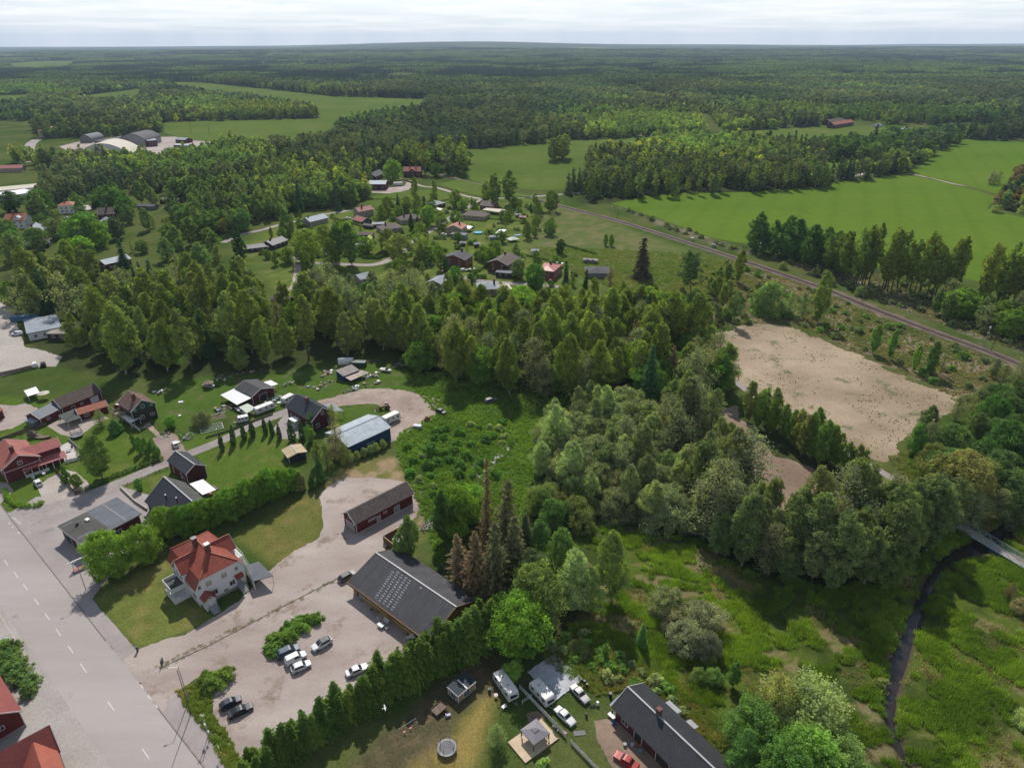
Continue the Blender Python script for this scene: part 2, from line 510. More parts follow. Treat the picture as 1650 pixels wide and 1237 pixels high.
def ground_col(x,y):
 n1 = fbm(x,y,26,4,1); n2 = fbm(x,y,5,4,2); n3 = fbm(x,y,1.6,3,4)
 c = lerp(np.zeros(x.shape + (3,)) + np.array((0.050,0.085,0.020)),(0.085,0.105,0.034),smst(0.35,0.65,n1))
 def zone(k,w=1.5,jit=3.0):
  return smst(w,-w,sdf(x,y,Z[k]) + (n2 - 0.5) * jit)
 near = y < 1100
 if np.any(near):
  w = zone('village',6,8); c = lerp(c,(0.098,0.145,0.030),w * 0.9); c = lerp(c,(0.155,0.165,0.060),w * smst(0.48,0.62,n2) * 0.7); c = lerp(c,(0.065,0.10,0.024),w * smst(0.55,0.62,fbm(x,y,14,3,19)) * 0.7)
  w = zone('lawn',3,3); c = lerp(c,(0.075,0.125,0.022),w); c = lerp(c,(0.125,0.145,0.042),w * smst(0.5,0.7,n2) * 0.7)
  w = zone('lawn2',3,3); c = lerp(c,(0.065,0.115,0.022),w); c = lerp(c,(0.13,0.12,0.06),w * smst(0.56,0.7,n2) * 0.6)
  w = zone('dry'); c = lerp(c,(0.120,0.145,0.038),w); c = lerp(c,(0.20,0.175,0.065),w * smst(0.50,0.68,n2) * 0.65)
  w = zone('dry2'); c = lerp(c,(0.115,0.130,0.036),w); c = lerp(c,(0.18,0.15,0.06),w * smst(0.5,0.68,n2) * 0.7)
  w = zone('dry3'); c = lerp(c,(0.14,0.14,0.05),w); c = lerp(c,(0.27,0.21,0.13),w * smst(0.44,0.62,n2))
  w = zone('lush',3,5); c = lerp(c,(0.055,0.105,0.022),w); c = lerp(c,(0.085,0.125,0.04),w * smst(0.5,0.7,n2) * 0.8)
  w = zone('yard',2,3); c = lerp(c,(0.085,0.080,0.045),w); c = lerp(c,(0.13,0.10,0.06),w * smst(0.5,0.7,n3) * 0.6)
  w = zone('straw',2,4); c = lerp(c,(0.235,0.19,0.065),w * (0.4 + 0.6 * smst(0.35,0.6,n2)))
  w = zone('marsh',5,8)
  c = lerp(c,(0.078,0.112,0.020),w)
  c = lerp(c,(0.045,0.068,0.016),w * smst(0.5,0.62,fbm(x,y,9,4,12)))
  st = straw(x,y)
  c = lerp(c,(0.20,0.165,0.09),w * st * 0.7)
  w = zone('rightbank',5,8); c = lerp(c,(0.07,0.09,0.03),w)
  w = zone('brush',4,6); c = lerp(c,(0.075,0.085,0.035),w); c = lerp(c,(0.19,0.155,0.115),w * smst(0.50,0.62,fbm(x,y,8,4,15)))
  w = zone('northside',4,6); c = lerp(c,(0.095,0.095,0.055),w); c = lerp(c,(0.20,0.17,0.13),w * smst(0.50,0.62,fbm(x,y,7,4,16)))
  w = zone('strip',6,8); c = lerp(c,(0.095,0.125,0.042),w); c = lerp(c,(0.145,0.145,0.068),w * smst(0.48,0.65,n2))
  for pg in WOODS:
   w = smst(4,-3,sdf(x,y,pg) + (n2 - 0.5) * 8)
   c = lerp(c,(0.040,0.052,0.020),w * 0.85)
  d = bank(x,y)
  w = smst(1.4,0.1,d) * (y < 180) * (x > 0)
  c = lerp(c,(0.075,0.060,0.045),w)
 far = smst(1500,3000,np.hypot(x,y))
 nf = fbm(x,y,420,5,31)
 fc = lerp(np.zeros(x.shape + (3,)) + np.array((0.020,0.036,0.016)),(0.045,0.070,0.024),smst(0.42,0.62,nf))
 fc = lerp(fc,(0.13,0.165,0.06),smst(0.665,0.70,fbm(x,y,1500,4,33)) * smst(3500,5000,np.hypot(x,y)))
 fc = lerp(fc,(0.075,0.105,0.04),smst(.65,.67,fbm(x,y,900,4,61)) * .8)
 c = c * (1 - far[...,None]) + fc * far[...,None]
 c = c * (0.80 + 0.40 * n3)[...,None]
 return np.clip(c * K_ * 1.12,0.003,1)
gm,nt,b = newmat('ground')
a_ = nd(nt,'ShaderNodeAttribute',attribute_type='GEOMETRY',attribute_name='soil')
t_ = nd(nt,'ShaderNodeTexCoord')
n_ = nd(nt,'ShaderNodeTexNoise',{'Scale': 1.9,'Detail': 5.0,'Roughness': 0.8})
nt.links.new(t_.outputs['Object'],n_.inputs['Vector'])
r_ = ramp(nt,[(0.28,(0.45,0.48,0.4)),(0.72,(1.6,1.5,1.45))])
nt.links.new(n_.outputs['Fac'],r_.inputs[0])
m_ = nd(nt,'ShaderNodeMixRGB',{0: 0.9},blend_type='MULTIPLY')
nt.links.new(a_.outputs['Color'],m_.inputs[1]); nt.links.new(r_.outputs[0],m_.inputs[2])
nt.links.new(m_.outputs[0],b.inputs['Base Color'])
bp_ = nd(nt,'ShaderNodeBump',{'Strength': 0.5,'Distance': 0.35})
nt.links.new(n_.outputs['Fac'],bp_.inputs['Height']); nt.links.new(bp_.outputs[0],b.inputs['Normal'])
b.inputs['Roughness'].default_value = 1.0; b.inputs['Specular IOR Level'].default_value = 0.0
def grid(x0,x1,y0,y1,st,hole=None,pad=0):
 xs = np.arange(x0,x1 + st * 0.5,st); ys = np.arange(y0,y1 + st * 0.5,st)
 X,Y = np.meshgrid(xs,ys,indexing='ij')
 nx,ny = X.shape
 i,j = np.meshgrid(np.arange(nx - 1),np.arange(ny - 1),indexing='ij')
 a = i * ny + j
 F = np.stack([a,a + ny,a + ny + 1,a + 1],-1).reshape(-1,4)
 if hole:
  cx = X[:-1,:-1].ravel() + st / 2; cy = Y[:-1,:-1].ravel() + st / 2
  F = F[~((cx > hole[0]) & (cx < hole[1]) & (cy > hole[2]) & (cy < hole[3]))]
 return X.ravel(),Y.ravel(),F
VV = []; FF = []; CC = []; off = 0
levels = [(-240,240,32,360,0.8,None),(-1200,1200,-280,1160,4.0,(-240,240,32,360)),
   (-4000,4000,-1360,4080,32.0,(-1200,1200,-280,1160)),
   (-20000,20000,-9000,22360,320.0,(-4000,4000,-1360,4080))]
for (x0,x1,y0,y1,st,hole) in levels:
 h = (hole[0] + st,hole[1] - st,hole[2] + st,hole[3] - st) if hole else None
 X,Y,F = grid(x0,x1,y0,y1,st,h)
 zz = ground_z(X,Y)
 if hole:      # the coarser sheet runs a little under the edge of the finer one
  zz = zz - np.where((X > hole[0]) & (X < hole[1]) & (Y > hole[2]) & (Y < hole[3]),st * 0.03,0)
 VV.append(np.stack([X,Y,zz],1)); FF.append(F + off); off += len(X)
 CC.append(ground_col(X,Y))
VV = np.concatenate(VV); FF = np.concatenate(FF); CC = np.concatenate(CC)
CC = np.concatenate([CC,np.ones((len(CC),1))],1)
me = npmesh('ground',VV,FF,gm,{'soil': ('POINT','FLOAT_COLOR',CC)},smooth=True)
struct(link(bpy.data.objects.new('ground',me)))
# -- sheets that lie on the ground
def sheet(name,poly,z,mat,cell=0.6,jit=0.0,js=2.5,flat=True):
 xs = [p[0] for p in poly]; ys = [p[1] for p in poly]
 X,Y,F = grid(min(xs) - cell * 2,max(xs) + cell * 2,min(ys) - cell * 2,max(ys) + cell * 2,cell)
 def fld(x,y):
  s = sdf(x,y,poly)
  return s + ((fbm(x,y,js,4,7) - 0.5) * 2 * jit if jit else 0)
 s = fld(X,Y)
 e = 0.05
 gx = (fld(X + e,Y) - s) / e; gy = (fld(X,Y + e) - s) / e
 g2 = np.maximum(gx * gx + gy * gy,0.25)
 fc = s[F]
 keep = (fc.min(1) < 0) & (fc.mean(1) < cell * 0.35)
 F = F[keep]
 used = np.zeros(len(X),int); np.add.at(used,F.ravel(),1)
 edge = (used > 0) & (used < 4)
 mv = np.where(edge,np.clip(s,-cell * 0.8,cell * 0.8),0)
 X = X - mv * gx / g2; Y = Y - mv * gy / g2
 ids = np.where(used > 0)[0]; remap = np.full(len(X),-1); remap[ids] = np.arange(len(ids))
 V = np.stack([X[ids],Y[ids],np.full(len(ids),z) + (0 if flat else relief(X[ids],Y[ids]))],1)
 me = npmesh(name,V,remap[F],mat,smooth=True)
 return struct(link(bpy.data.objects.new(name,me)))
def smooth_line(pts,n=6):
 out = []
 for i in range(len(pts) - 1):
  p0 = pts[max(i - 1,0)]; p1 = pts[i]; p2 = pts[i + 1]; p3 = pts[min(i + 2,len(pts) - 1)]
  for k in range(n):
   t = k / n
   out.append(tuple(0.5 * ((2 * p1[a]) + (-p0[a] + p2[a]) * t + (2 * p0[a] - 5 * p1[a] + 4 * p2[a] - p3[a]) * t * t + (-p0[a] + 3 * p1[a] - 3 * p2[a] + p3[a]) * t ** 3) for a in (0,1)))
 out.append(tuple(pts[-1][:2]))
 return out
def ribbon(name,pts,w,z,mat,jit=0.0,ws=None,th=None,kind=True,n=6):
 L = smooth_line(pts,n); m = len(L)
 V = []; F = []
 for i,(x,y) in enumerate(L):
  ax,ay = L[max(i - 1,0)]; bx,by = L[min(i + 1,m - 1)]
  dx,dy = bx - ax,by - ay; l = math.hypot(dx,dy) or 1
  wi = w if ws is None else np.interp(i / n,range(len(ws)),ws)
  ja = (rnd.random() - 0.5) * jit; jb = (rnd.random() - 0.5) * jit
  V.append((x + dy / l * (wi / 2 + ja),y - dx / l * (wi / 2 + ja),z))
  V.append((x - dy / l * (wi / 2 + jb),y + dx / l * (wi / 2 + jb),z))
  if i:
   k = 2 * i; F.append((k - 2,k,k + 1,k - 1))
 me = npmesh(name,np.array(V),np.array(F),mat)
 o = link(bpy.data.objects.new(name,me))
 return struct(o) if kind else o
asph = groundmat('asphalt',(0.325,0.292,0.272),(0.41,0.37,0.348),(0.25,0.222,0.205),s1=0.06,s2=2.5,bump=0.05,c3at=0.62,c3s=0.12,stretch=(math.radians(42),0.16),spk=0.07)
asph2 = groundmat('old_asphalt',(0.30,0.262,0.25),(0.37,0.33,0.315),(0.23,0.20,0.19),s1=0.09,s2=1.8,bump=0.08,c3at=0.58,c3s=0.10,spk=0.10)
gravel = groundmat('gravel',(0.30,0.24,0.21),(0.46,0.395,0.35),(0.245,0.185,0.145),s1=0.075,s2=2.2,bump=0.3,c3at=0.55,c3s=0.11,spk=0.16,mid=(0.34,0.66),stretch=(math.radians(-45),.4))
street = groundmat('street_surface',(0.27,0.235,0.22),(0.36,0.32,0.30),(0.20,0.17,0.155),s1=0.1,s2=1.5,bump=0.1,c3at=0.62,c3s=0.2)
dirt = groundmat('bare_dirt',(0.25,0.185,0.14),(0.36,0.28,0.22),(0.15,0.115,0.08),s1=0.16,s2=1.3,bump=0.35)
sand = groundmat('sandy_earth',(0.25,0.187,0.12),(0.41,0.32,0.222),(0.115,0.13,0.05),s1=0.03,s2=0.9,bump=0.3,c3at=0.555,c3s=0.11,spk=0.2,mid=(.36,.64))
redsand = groundmat('reddish_earth',(0.20,0.14,0.10),(0.30,0.22,0.16),(0.17,0.12,0.08),s1=0.05,s2=0.9,bump=0.3,c3at=0.62,c3s=0.12)
crop = groundmat('young_crop',(0.084,0.156,0.018),(0.114,0.182,0.024),(0.096,0.136,0.022),s1=0.006,s2=0.12,bump=0.1,c3at=0.58,c3s=0.012,spk=.12,spec=0,stretch=(.5,.12),rows=(math.radians(25),.014))
crop2 = groundmat('pale_crop',(0.084,0.132,0.026),(0.112,0.158,0.036),(0.128,0.152,0.046),s1=0.006,s2=0.1,bump=0.1,c3at=0.56,c3s=0.012,spk=.15,spec=0)
ballast = groundmat('ballast',(0.125,0.09,0.072),(0.20,0.15,0.125),(0.09,0.065,0.05),s1=0.15,s2=1.8,bump=0.5)
line_white = paint('road_paint',(0.62,0.59,0.55),0.7,0.2,3.0)
line_yel = paint('worn_line',(0.50,0.43,0.33),0.8,0.25,1.2)
kerbm = paint('kerb_stone',(0.22,0.185,0.165),0.85,0.3,2.0)
kx = KERB_B[0] - KERB_A[0]; ky = KERB_B[1] - KERB_A[1]
road_poly = [ext(KERB_A,KERB_B,-1.2)[:2],ext(KERB_A,KERB_B,1.7)[:2],ext(LEFT_A,LEFT_B,2.6)[:2],ext(LEFT_A,LEFT_B,-2.2)[:2]]
sheet('road',road_poly,0.030,asph,1.0)
pav = Q((-160,800),(0,828),(15,826),(60,800),(100,800),(130,796),(190,772),(196,783),(250,800),(262,826),(200,900),(148,965),(222,1050),(245,1075),(262,1075),(300,1105),(286,1118),(330,1176),(352,1215),(372,1250),(420,1330)) + [ext(KERB_A,KERB_B,1.5)[:2],ext(KERB_A,KERB_B,-0.9)[:2]]
sheet('pavement',pav,0.018,asph2,0.7,0.25)
pav2 = [ext(LEFT_A,LEFT_B,-2.0)[:2],ext(LEFT_A,LEFT_B,2.2)[:2]] + Q((150,1330),(40,1330),(-40,1237),(-160,1100),(-260,950))
sheet('pavement',pav2,0.018,groundmat('light_asphalt',(0.33,0.30,0.275),(0.40,0.365,0.335),(0.27,0.245,0.22),s1=0.09,s2=2.0,bump=0.08,c3s=0.2),1.0)
def kerb(a,b,name='kerb'):
 m = MB(); m.bar((a[0],a[1],0.06),(b[0],b[1],0.06),0.16,0.16)
 struct(m.build(name,kerbm))
for t0,t1 in ((-0.6,0.02),(0.025,0.508),(0.79,1.6)):
 kerb(ext(KERB_A,KERB_B,t0),ext(KERB_A,KERB_B,t1))
mb = MB()
d0,d1 = P(72.3,987.6),P(230,1218)
ux,uy = KERB_B[0] - KERB_A[0],KERB_B[1] - KERB_A[1]; ul = math.hypot(ux,uy); ux /= ul; uy /= ul
def dash(mb,a,L,w,z=0.042):
 mb.face([(a[0] - uy * w / 2,a[1] + ux * w / 2,z),(a[0] + uy * w / 2,a[1] - ux * w / 2,z),
    (a[0] + ux * L + uy * w / 2,a[1] + uy * L - ux * w / 2,z),(a[0] + ux * L - uy * w / 2,a[1] + uy * L + ux * w / 2,z)])
for (px,py) in ((7,902),(22.5,921),(37.5,940.5),(55.5,964),(72.3,987.6),(90.3,1013),(109.7,1040),(129.5,1069),(174,1130),(229,1205.5),(284,1285),(-12,878),(-30,856)):
 dash(mb,P(px,py),3.0 if py != 1069 else 3.4,0.16)
for (px,py) in ((226,1102),(238,1119),(251,1136)):
 dash(mb,P(px,py),1.5,0.16)
for i in range(5):
 p = P(19.5 + i * 2.6,834.0 + i * 2.2); q = P(24.5 + i * 2.6,833.2 + i * 2.2)
 mb.face([(p[0],p[1],.042),(p[0] + .05,p[1] - .30,.042),(q[0] + .05,q[1] - .30,.042),(q[0],q[1],.042)])
for (px,py) in ((14,842),(20,848),(29,857)):
 dash(mb,P(px,py),0.9,0.2)
struct(mb.build('road_marking',line_white,fix=False))
mb = MB()
p = ext(LEFT_A,LEFT_B,-1.5); dash(mb,p,95,0.14,0.043)
struct(mb.build('road_marking',line_yel,fix=False))
yard = Q((197,1064),(222,1048),(262,1030),(300,1020),(330,1004),(352,990),(400,955),(420,934),(445,908),(482,884),(512,868),(522,845),(514,802),(528,785),(556,770),(592,768),(628,772),(655,778),(664,790),(676,812),(674,832),(650,850),(625,870),(618,900),(600,930),(670,1045),(700,1060),(560,1150),(440,1230),(380,1262),(368,1185),(344,1150),(336,1120),(372,1092),(366,1078),(330,1084),(300,1104),(284,1112),(262,1150),(240,1125))
sheet('gravel_yard',yard,0.024,gravel,0.6,0.8,3.0)
sm = Q((40,838),(100,815),(160,793),(196,777),(268,746),(330,721),(354,711),(413,683),(463,663),(500,655),(515,652))
ribbon('side_street',sm,4.2,0.034,street,0.25,ws=[8,7,6,4.6,4.2,4.2,4.0,4.0,4.5,5.0,5.0])
sheet('track',Q((496,650),(535,641),(585,626),(625,625),(660,632),(710,643),(722,655),(700,674),(670,688),(650,703),(628,713),(606,706),(606,678),(632,665),(628,656),(600,650),(560,652),(535,657),(500,664)),0.028,groundmat('tan_gravel',(0.27,0.205,0.165),(0.42,0.34,0.285),(0.20,0.16,0.10),s1=0.1,s2=1.6,c3at=0.56,c3s=0.16,spk=.2,mid=(.34,.66)),0.7,1.3,4)
sheet('courtyard',Q((455,672),(470,660),(488,664),(490,690),(502,700),(478,706),(452,708),(440,690)),0.028,street,0.5,0.4)
sheet('driveway',Q((78,770),(106,757),(122,760),(140,775),(152,798),(126,808),(76,818),(60,785)),0.026,groundmat('pale_asphalt',(0.38,0.33,0.29),(0.45,0.40,0.355),(0.30,0.25,0.21),s1=.12,s2=1.6,bump=.1),0.5,0.2)
sheet('footpath',Q((-30,768),(10,778),(22,790),(12,800),(0,812),(-40,800)),0.022,asph2,0.6,0.2)
sheet('courtyard',Q((-60,640),(20,655),(40,650),(62,660),(40,680),(20,690),(-40,700)),0.02,gravel,0.7,1.0)
sheet('gravel_path',Q((225,690),(240,690),(262,712),(282,735),(296,722),(284,700),(262,694),(275,715),(248,690),(240,680)),0.02,dirt,0.5,0.5)
sheet('driveway',Q((246,706),(268,702),(290,712),(300,728),(268,745),(256,728)),0.023,groundmat('brick_paving',(0.25,0.19,0.165),(0.31,0.25,0.22),None,s2=3),0.5,0.3)
sheet('patio',Q((76,686),(96,676),(140,672),(165,668),(176,674),(150,686),(132,700),(116,704),(98,700)),0.03,groundmat('patio_slabs',(0.33,0.28,0.24),(0.40,0.34,0.29),None,s2=2.5),0.5)
sheet('asphalt_yard',Q((-200,440),(0,486),(22,488),(30,498),(26,520),(40,560),(60,562),(100,575),(90,590),(50,592),(0,608),(-150,660),(-300,600)),0.02,groundmat('pale_yard',(0.36,0.32,0.285),(0.44,0.40,0.355),(0.30,0.26,0.23),s1=.05,s2=1.2,bump=.1),1.0,0.5)
sheet('sand_field',Q((1128,552),(1140,542),(1165,535),(1215,522),(1255,522),(1290,531),(1330,552),(1375,568),(1440,600),(1490,622),(1552,640),(1530,665),(1470,700),(1440,730),(1418,742),(1390,735),(1330,708),(1280,680),(1230,650),(1195,625),(1170,605),(1140,590),(1125,575)),0.02,sand,0.8,3.4,5)
sheet('dirt_patch',Q((1060,660),(1100,655),(1145,652),(1185,655),(1192,672),(1215,700),(1250,735),(1310,755),(1370,790),(1340,805),(1290,790),(1262,830),(1240,850),(1215,800),(1170,740),(1110,700)),0.02,redsand,0.8,2.6,5)
ribbon('gravel_path',Q((1150,592),(1180,612),(1225,645),(1290,690),(1350,722),(1415,757),(1470,790),(1522,826)),2.6,0.03,street,0.3)
ribbon('gravel_path',Q((1640,905),(1720,960),(1850,1040)),2.6,0.03,street,0.3)
sheet('dirt_patch',Q((956,1160),(985,1158),(1010,1170),(1040,1200),(1080,1237),(1110,1290),(1040,1300),(990,1237),(962,1195)),0.02,redsand,0.5,0.6,3)
sheet('dirt_patch',Q((850,1150),(865,1146),(880,1153),(868,1166),(852,1164)),0.02,redsand,0.4,0.4,2)
S = {}
def st(name,pts,w,m=street):
 ribbon(name,Q(*pts),w,0.03,m,0.4)
st('street',((460,407),(480,418),(505,424),(558,426),(605,426),(640,412),(662,395),(680,380),(706,364),(740,342),(770,326),(782,320),(820,319),(870,316),(905,313),(935,311)),5.0)
st('street',((360,391),(390,378),(420,371),(449,363),(482,356),(520,346),(545,342),(600,333)),4.5)
st('street',((782,321),(760,318),(735,312),(705,303),(680,300),(660,293),(640,287)),4.0,gravel)
st('street',((735,444),(760,450),(800,455),(850,458),(900,462)),4.2)
st('driveway',((480,424),(478,450),(470,466),(452,468)),4.0,gravel)
sheet('farmyard',Q((595,306),(650,300),(656,294),(640,288),(614,286),(625,284),(665,292),(660,306),(630,312),(600,311)),0.03,gravel,1.2,1.0,6)
st('farm_track',((935,311),(985,306),(1050,300)),4.0,gravel)
st('farm_track',((1325,287),(1345,288),(1375,284),(1400,278),(1440,270)),5.0,gravel)
st('farm_track',((1460,279),(1500,287),(1540,297),(1600,306),(1660,318)),3.0,gravel)
st('farm_track',((1030,218),(1080,223),(1120,228)),5.0,gravel)
sheet('industrial_yard',Q((95,236),(140,226),(230,222),(300,220),(360,232),(330,244),(290,250),(262,258),(240,246),(200,250),(120,250)),0.06,gravel,4.0,3.0,20)
st('street',((40,262),(45,245),(50,232),(60,225)),12.0)
RAIL = Q((690,277),(737,289),(780,300),(853,318),(906,333),(998,357),(1100,389),(1190,418),(1320,463),(1400,495),(1490,530),(1607,573),(1720,622),(1850,690))
ribbon('railway_bed',RAIL,6.4,0.10,ballast,0.9)
SL = smooth_line(RAIL,10)
mr = MB(); ms = MB(); acc = 0
for i in range(len(SL) - 1):
 a,c = SL[i],SL[i + 1]; dx,dy = c[0] - a[0],c[1] - a[1]; l = math.hypot(dx,dy) or 1
 nx,ny = -dy / l,dx / l
 for s in (-0.75,0.75):
  mr.bar((a[0] + nx * s,a[1] + ny * s,0.32),(c[0] + nx * s,c[1] + ny * s,0.32),0.09,0.14)
 t = acc
 while t < l and a[1] < 520:
  x,y = a[0] + dx * t / l,a[1] + dy * t / l
  ms.bar((x - nx * 1.3,y - ny * 1.3,0.17),(x + nx * 1.3,y + ny * 1.3,0.17),0.26,0.16); t += 0.9
 acc = t - l
struct(mr.build('railway_rails',paint('rail_steel',(0.30,0.22,0.18),0.32,0.2,1.0,metal=0.7),fix=False))
struct(ms.build('railway_sleepers',paint('sleeper',(0.11,0.085,0.07),0.9,0.3),fix=False))
FIELDS = {}
def field(n,pts,m,cell,jit=3,js=25):
 pg = Q(*pts); FIELDS[n] = pg
 sheet('field',pg,0.05 + 0.03 * len(FIELDS),m,cell,jit,js)
field('main',((985,328),(1060,312),(1200,310),(1340,300),(1345,293),(1400,290),(1460,281),(1520,294),(1580,309),(1604,318),(1590,336),(1650,352),(1900,380),(1900,470),(1650,470),(1500,440),(1360,422),(1250,402),(1150,385),(1060,352)),crop,3.0)
field('upper',((740,243),(840,234),(930,226),(1075,220),(1180,214),(1260,207),(1340,203),(1420,203),(1500,222),(1440,240),(1330,235),(1260,228),(1150,226),(1090,226),(1000,245),(945,262),(925,305),(870,307),(800,302),(760,292),(742,270)),crop2,4.0)
field('right',((1462,278),(1490,262),(1520,240),(1548,225),(1750,232),(1900,300),(1650,306),(1604,312),(1540,296)),crop,4.0)
field('mid',((1090,226),(1160,222),(1240,222),(1345,225),(1460,222),(1452,250),(1400,272),(1330,290),(1328,250),(1230,236)),crop,4.0)
field('west',((262,198),(330,196,0),(450,193),(540,190),(540,207,14),(500,222,12),(430,232,8),(360,230),(300,226),(265,214)),crop2,6.0)
field('northwest',((262,132),(330,134),(430,144),(540,156),(690,160),(676,170,14),(600,177,14),(535,190,14),(500,165,14),(380,150,14),(290,142,10)),crop2,10.0)
field('far_left',((120,157),(170,150),(232,143),(222,158,10),(150,162,10)),crop2,10.0)
field('left_edge',((-80,158),(50,152),(40,164,10),(-80,172,10)),crop2,10.0)
field('distant',((10,103),(60,99),(120,98),(110,106,12),(30,109,12)),crop2,25.0,10,100)
field('farm_meadow',((600,316),(640,310),(700,305),(760,320),(700,330),(620,335),(585,332)),crop2,2.0)
field('farm_meadow2',((700,297),(740,290),(800,305),(860,318),(780,318),(740,310)),crop2,2.0)
wm,nt,b = newmat('river_water')
b.inputs['Base Color'].default_value = (0.020,0.017,0.014,1); b.inputs['Roughness'].default_value = 0.12; b.inputs['Specular IOR Level'].default_value = 0.3
n = nd(nt,'ShaderNodeTexNoise',{'Scale': 2.2,'Detail': 3.0}); bp = nd(nt,'ShaderNodeBump',{'Strength': 0.25,'Distance': 0.06})
nt.links.new(n.outputs['Fac'],bp.inputs['Height']); nt.links.new(bp.outputs[0],b.inputs['Normal'])
ribbon('river',RIVER,6,-1.05,wm,0,ws=[w + 2.6 for w in RIVER_W])
sm2 = groundmat('stream_stones',(0.20,0.19,0.18),(0.52,0.50,0.48),(0.08,0.08,0.06),s1=0.6,s2=3,mid=(0.45,0.55))
sheet('stream',Q((822,706),(828,712),(818,730),(806,745),(790,748),(776,752),(782,775),(772,778),(764,756),(766,738),(790,742),(806,728)),0.03,sm2,0.4,1.2,3)
# -- trees
leaf_o = leafmat('leaves','object')
leaf_i = leafmat('leaves_of_wood','inst')
needle_o = leafmat('needles','object',0.28,0.45)
needle_i = leafmat('needles_of_wood','inst',0.28,0.45)
bark = paint('bark',(0.085,0.066,0.05),0.95,0.35,2.0)
birch_bark = paint('birch_bark',(0.42,0.40,0.36),0.85,0.35,2.5)
pine_bark = paint('pine_bark',(0.17,0.095,0.055),0.95,0.3,1.0)
def cards(cen,rad,n,size,rs,out=0.7,flat=1.0,down=0.0,tint=None,elong=1.0):
 """n leaves round each centre: corner positions and tint"""
 k = len(cen)
 d = rs.normal(size=(k,n,3)); d /= np.linalg.norm(d,axis=2,keepdims=True)
 r = rs.rand(k,n,1) ** 0.45
 off = d * r * rad[:,None,None]; off[...,2] *= flat
 p = (cen[:,None,:] + off).reshape(-1,3)
 nrm = (d * out + rs.normal(size=(k,n,3)) * 0.6 + np.array((0,0,0.45))).reshape(-1,3)
 nrm /= np.linalg.norm(nrm,axis=1,keepdims=True)
 a = rs.normal(size=p.shape); a[:,2] -= down
 a -= (a * nrm).sum(1,keepdims=True) * nrm; a /= np.linalg.norm(a,axis=1,keepdims=True)
 b = np.cross(nrm,a)
 s = size * (0.6 + 0.8 * rs.rand(len(p),1))
 al = s * 0.5 * elong; bl = s * 0.5
 V = np.stack([p - a * al,p + b * bl * 0.8,p + a * al,p - b * bl * 0.8],1)
 t = np.repeat(rs.rand(k) if tint is None else tint,n) * 0.75 + rs.rand(k * n) * 0.25
 return V.reshape(-1,3),t
def tubes(segs,n=6):
 V = []; F = []
 for p,q,r0,r1 in segs:
  p = np.array(p,float); q = np.array(q,float); d = q - p; d /= np.linalg.norm(d) + 1e-9
  u = np.array((0,0,1.0)) if abs(d[2]) < 0.9 else np.array((1.0,0,0))
  a = np.cross(d,u); a /= np.linalg.norm(a); b = np.cross(a,d); k = len(V)
  for c,r in ((p,r0),(q,r1)):
   for i in range(n):
    t = 2 * math.pi * i / n; V.append(c + (a * math.cos(t) + b * math.sin(t)) * r)
  for i in range(n):
   j = (i + 1) % n; F.append((k + i,k + j,k + n + j,k + n + i))
 return np.array(V),np.array(F)
PROF = {   # crown radius against height inside the crown
 'oval': lambda t: (np.sin(np.clip(t,0,1) ** 0.75 * math.pi) ** 0.65),
 'narrow': lambda t: np.minimum(1,(t * 2.6) ** 0.6) * np.maximum(0,1 - t ** 2.8) ** 0.7,
 'round': lambda t: np.sqrt(np.maximum(0,1 - (2 * t - 0.95) ** 2)),
 'dome': lambda t: np.sqrt(np.maximum(0,1 - t ** 2)) * (0.85 + 0.15 * np.minimum(1,t * 4)),
 'cone': lambda t: np.maximum(0,1 - t) ** 0.85,
 'pine': lambda t: np.sqrt(np.maximum(0,1 - (1.7 * t - 0.85) ** 2)),
 'column': lambda t: np.minimum(1,(t * 7) ** 0.5) * np.maximum(0,1 - t ** 1.8) ** 0.75,
}
